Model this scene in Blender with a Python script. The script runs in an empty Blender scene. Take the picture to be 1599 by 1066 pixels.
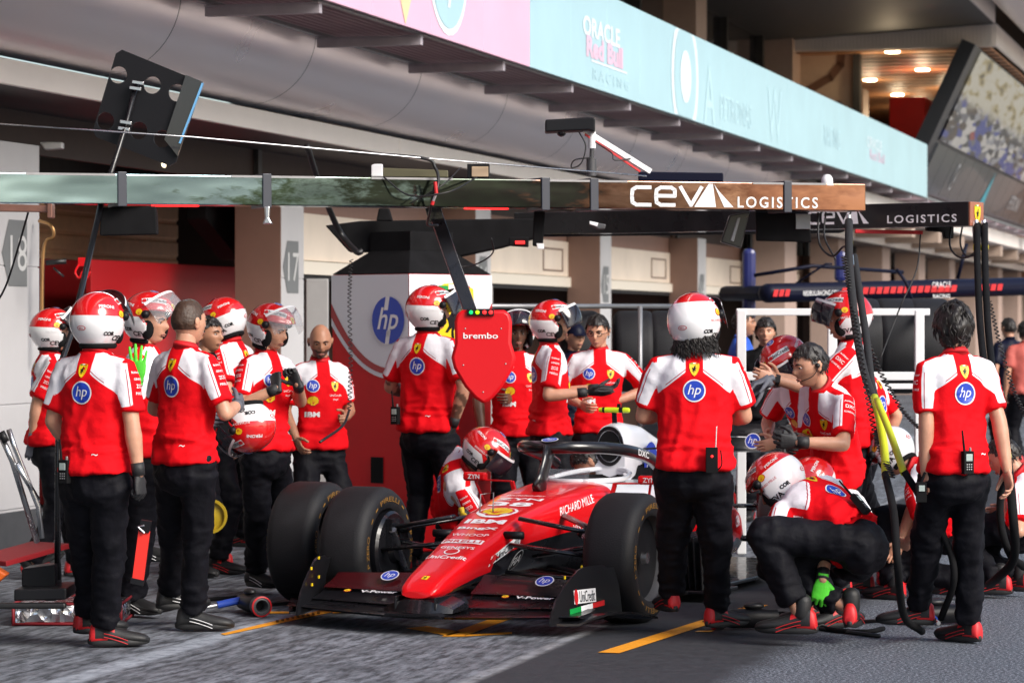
import bpy, bmesh, math, random
import numpy as np
from mathutils import Vector, Matrix, noise
from mathutils.bvhtree import BVHTree
from math import sin, cos, pi, radians, sqrt, atan2
random.seed(7); np.random.seed(7)
C = bpy.context.scene
COL = C.collection
# ---------------------------------------------------------------- camera
F = 4600.0; HZ = 505.0; CH = 1.64          # focal length, horizon and eye height in photo pixels / metres
cam_data = bpy.data.cameras.new('camera'); cam = bpy.data.objects.new('camera', cam_data); COL.objects.link(cam)
cam_data.sensor_width = 36; cam_data.lens = F / 1599 * 36
cam_data.shift_y = -(533 - HZ) / 1599 ; cam_data.clip_start = 0.5; cam_data.clip_end = 2000
cam.location = (0, 0, CH); cam.rotation_euler = (radians(90), 0, 0)
C.camera = cam
cam_data.dof.use_dof = True; cam_data.dof.focus_distance = 15.2; cam_data.dof.aperture_fstop = 5.0
# ---------------------------------------------------------------- world, sun, exposure
SUN_EL, SUN_AZ = radians(34), radians(132)       # azimuth measured from +Y towards +X: veiled sun high behind the camera's right shoulder
w = bpy.data.worlds.new("World"); C.world = w; w.use_nodes = True
nt = w.node_tree; nt.nodes.clear()
sky = nt.nodes.new('ShaderNodeTexSky'); sky.sky_type = 'NISHITA'; sky.sun_disc = False
sky.sun_elevation = SUN_EL; sky.sun_rotation = SUN_AZ; sky.dust_density = 2.0; sky.ozone_density = 1.0
bg = nt.nodes.new('ShaderNodeBackground'); bg.inputs[1].default_value = 0.075
out = nt.nodes.new('ShaderNodeOutputWorld')
nt.links.new(sky.outputs[0], bg.inputs[0]); nt.links.new(bg.outputs[0], out.inputs[0])
sd = bpy.data.lights.new('sun', 'SUN'); sd.energy = 1.7; sd.angle = radians(30); sd.color = (1, .95, .88)
sun = bpy.data.objects.new('sun', sd); COL.objects.link(sun)
_sv = Vector((sin(SUN_AZ) * cos(SUN_EL), cos(SUN_AZ) * cos(SUN_EL), sin(SUN_EL)))
sun.rotation_euler = _sv.to_track_quat('Z', 'Y').to_euler()
vs = C.view_settings; vs.view_transform = 'Standard'; vs.look = 'None'; vs.gamma = 1; vs.use_curve_mapping = False
vs.exposure = 1.3
C.render.engine = 'CYCLES'
C.cycles.max_bounces = 6; C.cycles.diffuse_bounces = 3; C.cycles.glossy_bounces = 4; C.cycles.transparent_max_bounces = 8
C.cycles.caustics_reflective = False; C.cycles.caustics_refractive = False
try: C.cycles.use_denoising = True
except Exception: pass
# ---------------------------------------------------------------- pixel helpers (photo pixel + depth -> metres)
def P(px, py, Z): return np.array([(px - 800) / F * Z, Z, CH + (HZ - py) / F * Z])
def GZ(py): return F * CH / (py - HZ)             # depth of a ground point seen at pixel row py
TH = math.atan(1245 / F)                            # the pit building runs off at this angle
BD = np.array([sin(TH), cos(TH)]); BN = np.array([cos(TH), -sin(TH)])
B0 = np.array([(62 - 800) / F * 21.75, 21.75])
def B(t, n, z=0):                                   # t along the building, n out from its face, z up
    p = B0 + t * BD + n * BN; return np.array([p[0], p[1], z])
def Bat(px, n, py=None):                            # the t (and height) on the plane n that shows at px, py
    k = (px - 800) / F; bx, by = B0 + n * BN
    t = (k * by - bx) / (BD[0] - k * BD[1]); Z = by + t * BD[1]
    return (t, CH + (HZ - py) / F * Z) if py is not None else t
# ---------------------------------------------------------------- materials
MATS = {}
def principled(name):
    m = bpy.data.materials.new(name); m.use_nodes = True
    return m, m.node_tree, m.node_tree.nodes['Principled BSDF']
def col4(c): return (c[0], c[1], c[2], 1)
def mat(name, c, rough=.5, metal=0, var=0, vscale=8, bump=0, bscale=200, coat=0, spec=.5, emit=None, estr=0, alpha=1, sheen=0, trans=0, stretch=None, rvar=0):
    if name in MATS: return MATS[name]
    m, t, b = principled(name); N = t.nodes; L = t.links
    b.inputs['Base Color'].default_value = col4(c); b.inputs['Roughness'].default_value = rough; b.inputs['Metallic'].default_value = metal
    b.inputs['Coat Weight'].default_value = coat; b.inputs['Coat Roughness'].default_value = .04
    b.inputs['Specular IOR Level'].default_value = spec; b.inputs['Sheen Weight'].default_value = sheen
    b.inputs['Alpha'].default_value = alpha; b.inputs['Transmission Weight'].default_value = trans
    if emit: b.inputs['Emission Color'].default_value = col4(emit); b.inputs['Emission Strength'].default_value = estr
    if var or bump or rvar:
        tc = N.new('ShaderNodeTexCoord'); src = tc.outputs['Object']
        if stretch:
            mp = N.new('ShaderNodeMapping'); mp.inputs['Scale'].default_value = stretch; L.new(src, mp.inputs[0]); src = mp.outputs[0]
    if var or rvar:
        n = N.new('ShaderNodeTexNoise'); n.inputs['Scale'].default_value = vscale; n.inputs['Detail'].default_value = 6; n.inputs['Roughness'].default_value = .6; L.new(src, n.inputs['Vector'])
        if var:
            r = N.new('ShaderNodeMapRange'); r.inputs[1].default_value = .3; r.inputs[2].default_value = .7; r.inputs[3].default_value = 1 - var; r.inputs[4].default_value = 1 + var; L.new(n.outputs[0], r.inputs[0])
            mx = N.new('ShaderNodeVectorMath'); mx.operation = 'SCALE'; mx.inputs[0].default_value = c[:3]; L.new(r.outputs[0], mx.inputs['Scale']); L.new(mx.outputs[0], b.inputs['Base Color'])
        if rvar:
            r2 = N.new('ShaderNodeMapRange'); r2.inputs[1].default_value = .3; r2.inputs[2].default_value = .7; r2.inputs[3].default_value = max(.02, rough - rvar); r2.inputs[4].default_value = rough + rvar; L.new(n.outputs[0], r2.inputs[0]); L.new(r2.outputs[0], b.inputs['Roughness'])
    if bump:
        n2 = N.new('ShaderNodeTexNoise'); n2.inputs['Scale'].default_value = bscale; n2.inputs['Detail'].default_value = 4; L.new(src, n2.inputs['Vector'])
        bp = N.new('ShaderNodeBump'); bp.inputs['Strength'].default_value = 1; bp.inputs['Distance'].default_value = bump; L.new(n2.outputs[0], bp.inputs['Height']); L.new(bp.outputs[0], b.inputs['Normal'])
    MATS[name] = m; return m
RED = (.66, .005, .010)
m_red = mat('red_paint', RED, .25, coat=.4, rvar=.05, vscale=3)
m_endp = mat('endplate_black', (.008, .008, .010), .36, spec=.3, coat=.25)
m_redm = mat('red_matt', (.58, .004, .008), .5, var=.06, vscale=3, spec=.25)
m_white = mat('white_print', (.8, .8, .82), .5)
m_whitep = mat('white_paint', (.8, .8, .82), .3, var=.03)
m_blue = mat('blue_print', (.012, .05, .45), .45)
m_yel = mat('yellow_print', (.8, .55, .01), .45)
m_black = mat('black_satin', (.008, .008, .010), .42, spec=.22, rvar=.08, vscale=4)
m_carbon = mat('carbon', (.007, .007, .009), .3, coat=.35, spec=.4, rvar=.08, vscale=5)
m_blackm = mat('black_matt', (.008, .008, .009), .8, spec=.12, var=.3, vscale=6)
m_rubber = mat('rubber', (.010, .010, .012), .62, spec=.35, var=.35, vscale=5, bump=.0012, bscale=120, rvar=.1)
m_grey = mat('grey_metal', (.25, .25, .26), .4, metal=.6, var=.12)
m_alu = mat('aluminium', (.62, .63, .65), .28, metal=1, rvar=.1)
m_dgrey = mat('dark_grey', (.06, .06, .065), .5, var=.15)
m_green = mat('green_print', (.0, .28, .05), .5)
m_redp = mat('red_print', (.55, .01, .015), .5)
m_redled = mat('red_led', (.3, .0, .0), .4, emit=(1, .02, .02), estr=1.2)
m_greenled = mat('green_led', (.0, .3, .05), .4, emit=(.0, 1, .3), estr=.35)
m_lamp = mat('lamp', (.9, .8, .5), .4, emit=(1, .85, .55), estr=1.6)
m_orange = mat('orange_plastic', (.75, .13, .01), .4)
m_cable = mat('cable', (.01, .01, .011), .45)
# ---------------------------------------------------------------- mesh container
class M:
    def __init__(s): s.v = []; s.f = []; s.m = []
    def add(s, vs, fs, mi=0):
        o = len(s.v); s.v.extend([tuple(map(float, p)) for p in vs]); s.f.extend([tuple(i + o for i in f) for f in fs])
        s.m.extend([mi] * len(fs) if isinstance(mi, int) else mi); return s
    def join(s, o, mi=None, T=None):
        vs = o.v
        if T is not None:
            a = np.array(o.v); a = np.c_[a, np.ones(len(a))] @ np.array(T).T; vs = a[:, :3]
        return s.add(vs, o.f, mi if mi is not None else list(o.m))
    def box(s, c, d, mi=0, T=None, rz=0):
        c = np.array(c, float); hx, hy, hz = d[0] / 2, d[1] / 2, d[2] / 2
        v = np.array([(x, y, z) for z in (-hz, hz) for x, y in ((-hx, -hy), (hx, -hy), (hx, hy), (-hx, hy))])
        if rz: v = v @ np.array([[cos(rz), sin(rz), 0], [-sin(rz), cos(rz), 0], [0, 0, 1]])
        if T is not None: v = v @ np.array(T).T
        return s.add(v + c, [(3, 2, 1, 0), (4, 5, 6, 7), (0, 1, 5, 4), (1, 2, 6, 5), (2, 3, 7, 6), (3, 0, 4, 7)], mi)
    def beam(s, p, q, w, h, mi=0, up=(0, 0, 1)):          # a box from p to q
        p, q = np.array(p, float), np.array(q, float); d = q - p; L = np.linalg.norm(d); y = d / L
        up = (0, 1, 0) if abs(np.dot(y, up)) > .995 else up
        x = np.cross(y, up); x /= np.linalg.norm(x); z = np.cross(x, y)
        return s.box((p + q) / 2, (w, L, h), mi, T=np.array([x, y, z]).T)
    def tube(s, pts, r, seg=10, mi=0, cap=True, up=None):
        pts = np.array(pts, float); n = len(pts)
        if np.isscalar(r): r = [r] * n
        tan = np.gradient(pts, axis=0); tan /= np.maximum(np.linalg.norm(tan, axis=1)[:, None], 1e-9)
        u = np.array(up if up is not None else ((0, 0, 1) if abs(tan[0][2]) < .9 else (1, 0, 0)), float)
        rings = []
        for i in range(n):
            x = np.cross(tan[i], u); x /= max(np.linalg.norm(x), 1e-9); u = np.cross(x, tan[i])
            ra, rb = (r[i] if hasattr(r[i], '__len__') else (r[i], r[i]))
            rings.append([pts[i] + x * cos(a) * ra + u * sin(a) * rb for a in np.arange(seg) * 2 * pi / seg])
        return s.loft(rings, mi, cap)
    def loft(s, rings, mi=0, cap=True, closed=True):
        n, k = len(rings), len(rings[0]); fs = []
        kk = k if closed else k - 1
        for i in range(n - 1):
            for j in range(kk):
                a, b = i * k + j, i * k + (j + 1) % k; fs.append((a, b, b + k, a + k))
        if cap and closed: fs.append(tuple(range(k))[::-1]); fs.append(tuple(range((n - 1) * k, n * k)))
        return s.add([p for r in rings for p in r], fs, mi)
    def prism(s, poly, z0, z1, mi=0, T=None):            # polygon in x,y pushed from z0 to z1
        k = len(poly); v = np.array([(x, y, z0) for x, y in poly] + [(x, y, z1) for x, y in poly], float)
        if T is not None: v = (np.c_[v, np.ones(len(v))] @ np.array(T).T)[:, :3]
        return s.add(v, [tuple(range(k))[::-1], tuple(range(k, 2 * k))] + [(j, (j + 1) % k, (j + 1) % k + k, j + k) for j in range(k)], mi)
    def lathe(s, prof, c=(0, 0, 0), axis='z', seg=32, mi=0, cap=False):
        rings = []
        for r, h in prof:
            ring = []
            for a in np.arange(seg) * 2 * pi / seg:
                x, y = r * cos(a), r * sin(a)
                ring.append({'z': (c[0] + x, c[1] + y, c[2] + h), 'x': (c[0] + h, c[1] + x, c[2] + y), 'y': (c[0] + y, c[1] + h, c[2] + x)}[axis])
            rings.append(ring)
        return s.loft(rings, mi, cap)
    def ball(s, c, r, seg=14, rin=9, mi=0, T=None):
        r = (r, r, r) if np.isscalar(r) else r; rings = []
        for i in range(rin):
            a = -pi / 2 + pi * (i + .02) / (rin - .96)
            ring = np.array([(r[0] * cos(a) * cos(b), r[1] * cos(a) * sin(b), r[2] * sin(a)) for b in np.arange(seg) * 2 * pi / seg])
            if T is not None: ring = ring @ np.array(T).T
            rings.append(ring + np.array(c))
        return s.loft(rings, mi)
def subtract_base(parent):
    b = np.zeros(3); p = parent
    while p is not None:
        if p.get('_w'): b += np.array(p['_w'])
        p = p.parent
    return b
def obj(name, mb, mats, parent=None, smooth=False, bevel=0, sub=0, solid=0, mod=None):
    me = bpy.data.meshes.new(name); v = np.array(mb.v)
    if parent is not None: v = v - subtract_base(parent)
    me.from_pydata(v.tolist(), [], mb.f)
    for m in (mats if isinstance(mats, (list, tuple)) else [mats]): me.materials.append(m)
    if any(mb.m): me.polygons.foreach_set('material_index', mb.m)
    o = bpy.data.objects.new(name, me); COL.objects.link(o)
    if parent is not None: o.parent = parent
    if solid: q = o.modifiers.new('solid', 'SOLIDIFY'); q.thickness = solid; q.offset = 0
    if bevel: q = o.modifiers.new('bevel', 'BEVEL'); q.width = bevel; q.segments = 2; q.limit_method = 'ANGLE'; q.angle_limit = radians(40)
    if sub: q = o.modifiers.new('sub', 'SUBSURF'); q.levels = sub; q.render_levels = sub
    if smooth is True: me.polygons.foreach_set('use_smooth', [True] * len(me.polygons))
    elif smooth: 
        me.polygons.foreach_set('use_smooth', [True] * len(me.polygons)); me.set_sharp_from_angle(angle=radians(smooth))
    me.update(); return o
def tag(o, label=None, cat=None, group=None, kind=None):
    if label: o['label'] = label
    if cat: o['category'] = cat
    if group: o['group'] = group
    if kind: o['kind'] = kind
    return o
def thing(name, label, cat, loc=(0, 0, 0), rz=0, group=None, world=True):
    o = bpy.data.objects.new(name, None); COL.objects.link(o); o.location = tuple(float(x) for x in loc); o.rotation_euler = (0, 0, rz)
    o.empty_display_size = .1
    if world: o['_w'] = [float(x) for x in loc]
    return tag(o, label, cat, group)
def struct(name, mb, mats, **k): return tag(obj(name, mb, mats, **k), kind='structure')
def copy_tree(o, parent=None):
    c = o.copy(); COL.objects.link(c); c.parent = parent
    for ch in list(o.children): copy_tree(ch, c)
    return c
# ---------------------------------------------------------------- lettering
_TX = {}
def text2d(s, bold=0., shear=0., space=1., wide=1.):
    k = (s, bold, shear, space)
    if k not in _TX:
        cu = bpy.data.curves.new('t', 'FONT'); cu.body = s; cu.offset = bold; cu.shear = shear; cu.space_character = space; cu.resolution_u = 3; cu.fill_mode = 'BOTH'
        o = bpy.data.objects.new('t', cu); COL.objects.link(o)
        me = bpy.data.meshes.new_from_object(o.evaluated_get(bpy.context.evaluated_depsgraph_get()))
        v = np.array([x.co[:2] for x in me.vertices]); f = [tuple(p.vertices) for p in me.polygons]
        bpy.data.objects.remove(o); bpy.data.curves.remove(cu); bpy.data.meshes.remove(me)
        v -= (v.min(0) + v.max(0)) / 2; v /= (v[:, 1].max() - v[:, 1].min()); _TX[k] = (v, f)
    v, f = _TX[k]; v = v.copy(); v[:, 0] *= wide
    return v, f
class D2:                                              # flat artwork: layers of (verts2d, faces, material, layer)
    def __init__(s): s.L = []
    def poly(s, pts, mi, lay=0):
        s.L.append((np.array(pts, float), [tuple(range(len(pts)))], mi, lay)); return s
    def rect(s, x, y, w, h, mi, lay=0, n=1):
        v = []; f = []
        for i in range(n + 1): v += [(x - w / 2 + w * i / n, y - h / 2), (x - w / 2 + w * i / n, y + h / 2)]
        for i in range(n): f.append((2 * i, 2 * i + 2, 2 * i + 3, 2 * i + 1))
        s.L.append((np.array(v, float), f, mi, lay)); return s
    def disc(s, x, y, r, mi, lay=0, r2=None, seg=28):
        r2 = r2 or r; v = [(x, y)]; f = []; rr = (.34, .67, 1)
        for q in rr: v += [(x + r * q * cos(a), y + r2 * q * sin(a)) for a in np.arange(seg) * 2 * pi / seg]
        for j in range(seg): f.append((0, 1 + j, 1 + (j + 1) % seg))
        for k in range(2):
            for j in range(seg): a, b = 1 + k * seg + j, 1 + k * seg + (j + 1) % seg; f.append((a, a + seg, b + seg, b))
        s.L.append((np.array(v, float), f, mi, lay)); return s
    def text(s, t, x, y, h, mi, lay=1, w=None, **k):
        v, f = text2d(t, **k); v = v * h
        if w: v[:, 0] *= w / (v[:, 0].max() - v[:, 0].min())
        s.L.append((v + np.array([x, y]), f, mi, lay)); return s
    def join(s, o, x=0, y=0, sc=1, lay=0):
        for v, f, mi, l in o.L: s.L.append((v * sc + np.array([x, y]), f, mi, l + lay))
        return s
    def to(s, mb, c, right, up, bvh=None, off=.002, step=.0012, ray=None, reach=.25, fn=None):
        c, right, up = (np.array(q, float) for q in (c, right, up)); nrm = np.cross(right, up); nrm /= np.linalg.norm(nrm)
        for v, f, mi, lay in s.L:
            o = off + lay * step
            if fn is not None: vs = [fn(x, y, o) for x, y in v]
            else:
                pts = c + v[:, :1] * right + v[:, 1:] * up
                if bvh is None: vs = pts + nrm * o
                else:
                    d = Vector(ray if ray is not None else -nrm); vs = []; last = None
                    for p in pts:
                        hit = bvh.ray_cast(Vector(p) - d * reach, d, reach * 2)
                        if hit[0] is None:
                            hit = bvh.find_nearest(Vector(p)); 
                        q = np.array(hit[0]) - np.array(d) * o; vs.append(q)
            mb.add(vs, f, mi)
        return mb
DM = [m_white, m_blue, m_yel, m_black, m_redp, m_green]     # 0 white 1 blue 2 yellow 3 black 4 red 5 green
def hp(): return D2().disc(0, 0, 1, 0, 0).disc(0, 0, .88, 1, 1).text('hp', .0, -.03, 1.15, 0, 2, shear=.28, wide=.95)
_horse = [(-.1, -.62), (.02, -.6), (-.02, -.3), (.12, -.12), (.3, -.3), (.34, -.22), (.2, .02), (.2, .16), (.42, .1), (.44, .2), (.2, .32), (.22, .5), (.3, .6), (.16, .72), (.02, .62), (-.06, .4), (-.2, .2), (-.34, .34), (-.44, .24), (-.3, .04), (-.24, -.12), (-.42, -.34), (-.3, -.36), (-.12, -.2), (-.14, -.4)]
def shield():
    pts = [(-.72, .85), (-.36, .98), (0, 1), (.36, .98), (.72, .85), (.76, .3), (.6, -.3), (.3, -.8), (0, -1.05), (-.3, -.8), (-.6, -.3), (-.76, .3)]
    return D2().poly(pts, 2, 0).poly([(x * .8, y * .85 - .03) for x, y in _horse], 3, 1).rect(-.4, .86, .36, .14, 5, 1).rect(0, .9, .4, .14, 0, 1).rect(.4, .86, .36, .14, 4, 1)
def shell():
    o = []; i2 = []
    for k in range(15):
        a = radians(-20 + 220 * k / 14); r = 1 - .07 * (k % 2); o.append((r * cos(a), r * sin(a) * .95)); i2.append((.85 * r * cos(a), .83 * r * sin(a) * .95 + .02))
    d = D2().poly(o + [(-.45, -.6), (-.38, -.75), (.38, -.75), (.45, -.6)], 4, 0).poly(i2 + [(-.33, -.52), (-.3, -.62), (.3, -.62), (.33, -.52)], 2, 1)
    for k in range(1, 7):
        a = radians(-5 + 190 * k / 7); d.poly([(-.03 * sin(a), -.45 + .03 * cos(a)), (.03 * sin(a), -.45 - .03 * cos(a)), (.8 * cos(a), .78 * sin(a) + .0)], 4, 2)
    return d
# ================================================================ THE PLACE
def sheetmat(name, setup):
    m, t, b = principled(name); setup(t.nodes, t.links, b); return m
def _ground(N, L, b):
    tc = N.new('ShaderNodeTexCoord'); g = N.new('ShaderNodeNewGeometry')
    def vm(op, a, bb=None, sc=None):
        n = N.new('ShaderNodeVectorMath'); n.operation = op
        L.new(a, n.inputs[0]) if not isinstance(a, tuple) else setattr(n.inputs[0], 'default_value', a)
        if bb is not None: L.new(bb, n.inputs[1]) if not isinstance(bb, tuple) else setattr(n.inputs[1], 'default_value', bb)
        return n.outputs['Value'] if op == 'DOT_PRODUCT' else n.outputs[0]
    def ma(op, a, bb=None, c=None):
        n = N.new('ShaderNodeMath'); n.operation = op
        for i, q in enumerate((a, bb, c)):
            if q is None: continue
            if isinstance(q, (int, float)): n.inputs[i].default_value = q
            else: L.new(q, n.inputs[i])
        return n.outputs[0]
    def noi(scale, vec, det=8, rough=.6, st=None):
        if st: mp = N.new('ShaderNodeMapping'); mp.inputs['Scale'].default_value = st; L.new(vec, mp.inputs[0]); vec = mp.outputs[0]
        n = N.new('ShaderNodeTexNoise'); n.inputs['Scale'].default_value = scale; n.inputs['Detail'].default_value = det; n.inputs['Roughness'].default_value = rough; L.new(vec, n.inputs['Vector']); return n.outputs[0]
    def mr(a, i0, i1, o0, o1):
        n = N.new('ShaderNodeMapRange'); n.clamp = True
        for i, q in enumerate((i0, i1, o0, o1)): n.inputs[i + 1].default_value = q
        L.new(a, n.inputs[0]); return n.outputs[0]
    pos = g.outputs['Position']
    n_ = ma('SUBTRACT', vm('DOT_PRODUCT', pos, (BN[0], BN[1], 0)), float(B0 @ BN))      # metres out from the building
    t_ = ma('SUBTRACT', vm('DOT_PRODUCT', pos, (BD[0], BD[1], 0)), float(B0 @ BD))
    cb = N.new('ShaderNodeCombineXYZ'); L.new(t_, cb.inputs[0]); L.new(n_, cb.inputs[1]); bt = cb.outputs[0]
    sc1 = noi(.9, pos, 8, .7); streak = noi(9, bt, 9, .65, (.5, 2.2, 1)); fine = noi(140, pos, 3, .7); fine3 = noi(60, pos, 4, .8); fine2 = noi(22, bt, 7, .75, (.22, 1, 1)); mid = noi(14, pos, 6, .7)
    tyre = noi(1.4, bt, 4, .6, (.08, 4, 1))
    # zones by distance from the building
    e1 = Eapron; e2 = Elane
    apron = mr(n_, e1 - .01, e1 + .01, 1, 0); nz_ = ma('ADD', n_, ma('MULTIPLY', noi(3, pos, 6, .7), .35)); lane = mr(nz_, e2 + .08, e2 + .30, 0, 1)
    def mixc(fac, a, bb):
        n = N.new('ShaderNodeMix'); n.data_type = 'RGBA'; L.new(fac, n.inputs[0])
        for i, q in ((6, a), (7, bb)):
            if isinstance(q, tuple): n.inputs[i].default_value = q
            else: L.new(q, n.inputs[i])
        return n.outputs[2]
    scuff = mr(streak, .40, .60, 0, 1); scuff2 = mr(sc1, .30, .55, .25, 1)
    con = mixc(ma('MULTIPLY', scuff, scuff2), (.045, .050, .060, 1), (.24, .26, .30, 1))
    con = mixc(mr(tyre, .5, .75, 0, .6), con, (.07, .07, .075, 1))
    con = mixc(mr(fine2, .53, .68, 0, .22), con, (.30, .32, .36, 1)); con = mixc(mr(fine2, .34, .46, .2, 0), con, (.035, .038, .045, 1)); con = mixc(mr(mid, .55, .75, 0, .55), con, (.13, .14, .155, 1))
    asp = mixc(mr(mid, .35, .7, 0, 1), (.028, .030, .036, 1), (.048, .051, .060, 1))
    asp = mixc(mr(sc1, .5, .75, 0, .5), asp, (.025, .026, .03, 1))
    road = mixc(mr(mid, .35, .7, 0, 1), (.038, .044, .058, 1), (.058, .066, .082, 1))
    road = mixc(mr(fine3, .50, .60, 0, 1), road, (.34, .38, .44, 1)); 
    c = mixc(apron, asp, con); c = mixc(lane, c, road)
    # slab joints and the pale painted edge of the apron
    def line(v, at, w, soft=.006): return mr(ma('ABSOLUTE', ma('SUBTRACT', v, at)), w, w + soft, 1, 0)
    joints = ma('MAXIMUM', line(ma('MODULO', ma('ADD', t_, 200.35), 5.0), 2.5, .008), line(n_, Ejoint, .008))
    c = mixc(ma('MULTIPLY', ma('MULTIPLY', joints, apron), .75), c, (.02, .02, .022, 1))
    worn = mr(noi(9, pos, 6, .7), .4, .6, .35, 1)
    c = mixc(ma('MULTIPLY', line(n_, e1 - .02, .025, .03), ma('MULTIPLY', worn, .45)), c, (.42, .43, .45, 1))
    c = mixc(ma('MULTIPLY', line(n_, Epale, .05, .05), ma('MULTIPLY', worn, .9)), c, (.40, .44, .50, 1))
    L.new(c, b.inputs['Base Color'])
    L.new(mr(mid, .3, .7, .6, .85), b.inputs['Roughness']); b.inputs['Specular IOR Level'].default_value = .3
    bp = N.new('ShaderNodeBump'); bp.inputs['Distance'].default_value = .004; bp.inputs['Strength'].default_value = .8
    L.new(ma('ADD', ma('MULTIPLY', fine, .9), mid), bp.inputs['Height']); L.new(bp.outputs[0], b.inputs['Normal'])
def n_of(px, py):
    Z = GZ(py); X = (px - 800) / F * Z; return float((np.array([X, Z]) - B0) @ BN)
Eapron = n_of(853, 1015); Elane = n_of(1170, 1045); Ejoint = n_of(160, 1040) - 1.2; Epale = n_of(230, 1026)
m_ground = sheetmat('pit_ground', _ground)
g = M(); g.add([B(-60, -12), B(-60, 60), B(400, 60), B(400, -12)], [(0, 1, 2, 3)]); struct('ground', g, m_ground)
g = M(); g.add([(-900, -300, -.03), (900, -300, -.03), (900, 1500, -.03), (-900, 1500, -.03)], [(0, 1, 2, 3)])
struct('terrain', g, mat('far_ground', (.12, .11, .07), .9, var=.3, vscale=.1))
g = M(); g.add([B(-60, 11.5, .004), B(-60, 58, .004), B(300, 58, .004), B(300, 11.5, .004)], [(3, 2, 1, 0)]); struct('bounce_sheet', g, mat('bounce_pale', (.56, .48, .41), .9, var=.1, vscale=.5))  # unseen pale sheet added to bounce warm light onto the building and crew
# painted yellow lines of the pit box
m_yline = mat('yellow_line', (.85, .34, .015), .6, var=.15, vscale=30, bump=.001, bscale=100)
def gp(px, py, z=.004): Z = GZ(py); return np.array([(px - 800) / F * Z, Z, z])
def gstrip(pts, w, name='painted_line'):
    mb = M(); pts = [gp(*p) for p in pts]
    for a, b_ in zip(pts[:-1], pts[1:]):
        d = b_ - a; d /= np.linalg.norm(d); s_ = np.array([-d[1], d[0], 0]) * w / 2
        mb.add([a - s_, b_ - s_, b_ + s_, a + s_], [(0, 1, 2, 3)])
    return mb
mk = M()
def quad(*p): mk.add([gp(*q) for q in p], [(0, 1, 2, 3)])
quad((934, 1019), (968, 1020), (1200, 945), (1174, 944)); quad((345, 990), (352, 992), (528, 954), (505, 952)); quad((420, 955), (418, 958), (462, 958), (470, 955))
quad((634, 981), (700, 993), (722, 987), (668, 978)); quad((690, 994), (724, 994), (800, 966), (770, 965)); quad((728, 991), (724, 994), (800, 990), (800, 987))
quad((520, 958), (850, 935), (850, 931), (520, 954)); quad((1090, 985), (1085, 987), (1110, 987), (1116, 985))
struct('painted_lines', mk, m_yline)
mk = M()
for k in range(9):
    for q in range(2):
        x = 1098 + k * 7.5; y = 967.5 - (x - 1098) * .295 + q * 3.6; quad((x, y), (x - 1.2, y + 1.4), (x + 3.3, y + 1.3), (x + 4.4, y - .1))
        x = 432 + k * 8; y = 969.5 - (x - 432) * .205 + q * 2.2; quad((x, y), (x - 1.0, y + 1.0), (x + 3.5, y + .9), (x + 4.5, y - .1))
for v_ in range(len(mk.v)): mk.v[v_] = (mk.v[v_][0], mk.v[v_][1], .008)
struct('painted_dashes', mk, m_blackm)
# ---- the pit building
m_facade = mat('facade_panel', (.50, .49, .50), .55, var=.06, vscale=1.5)
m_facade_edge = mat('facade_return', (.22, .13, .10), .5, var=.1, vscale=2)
m_strip = mat('fascia_white', (.90, .83, .79), .4, var=.04, vscale=2)
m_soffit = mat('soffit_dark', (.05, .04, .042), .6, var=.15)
m_door = mat('shutter', (.93, .80, .67), .5, var=.08, vscale=1.2)
m_doorend = mat('shutter_rail', (.92, .84, .72), .4)
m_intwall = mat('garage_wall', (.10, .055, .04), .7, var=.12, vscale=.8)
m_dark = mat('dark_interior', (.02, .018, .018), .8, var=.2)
def bb(mb, t0, t1, n0, n1, z0, z1, mi=0):                # a box in building axes
    v = [B(t, n, z) for z in (z0, z1) for t, n in ((t0, n0), (t0, n1), (t1, n1), (t1, n0))]
    return mb.add(v, [(3, 2, 1, 0), (4, 5, 6, 7), (0, 1, 5, 4), (1, 2, 6, 5), (2, 3, 7, 6), (3, 0, 4, 7)], mi)
def corr(mb, t0, t1, n, z0, z1, pitch, depth, mi=0, vertical=False):
    rings = []
    k = int((z1 - z0) / pitch)
    for i in range(k + 1):
        for dz, dn in ((0, 0), (.7, 0), (.78, -depth), (.92, -depth)):
            z = z0 + (i + dz) * pitch
            if z <= z1: rings.append([B(t0, n + dn, z), B(t1, n + dn, z)])
    return mb.loft(rings, mi, closed=False)
PT = [Bat(x, 0) for x in (62, 475, 767, 955, 1103)]      # right edges of the numbered pillars
pitch = 6.2
ptx = [-2 * pitch, -pitch] + PT + [PT[4] + pitch * i for i in range(1, 8)]
bld = thing('pit_building', 'long pit lane building with a big metal pipe cornice and numbered garage bays', 'building', B(0, 0))
FN = .60; ZS0, ZS1 = Bat(533, FN, 227)[1], Bat(533, FN, 199)[1]
W = M()
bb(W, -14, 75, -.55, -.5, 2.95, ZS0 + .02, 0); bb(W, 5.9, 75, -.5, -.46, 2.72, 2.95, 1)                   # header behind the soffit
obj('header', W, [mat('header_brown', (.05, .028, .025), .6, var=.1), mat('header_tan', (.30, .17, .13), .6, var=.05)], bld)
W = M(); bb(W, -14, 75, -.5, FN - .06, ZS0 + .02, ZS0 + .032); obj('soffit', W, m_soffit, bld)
W = M(); 
for i in range(-3, 15): bb(W, i * 6 + 1, i * 6 + 6.99, FN - .05, FN, ZS0, ZS1 + .01)
obj('fascia', W, m_strip, bld, bevel=.004)
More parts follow.
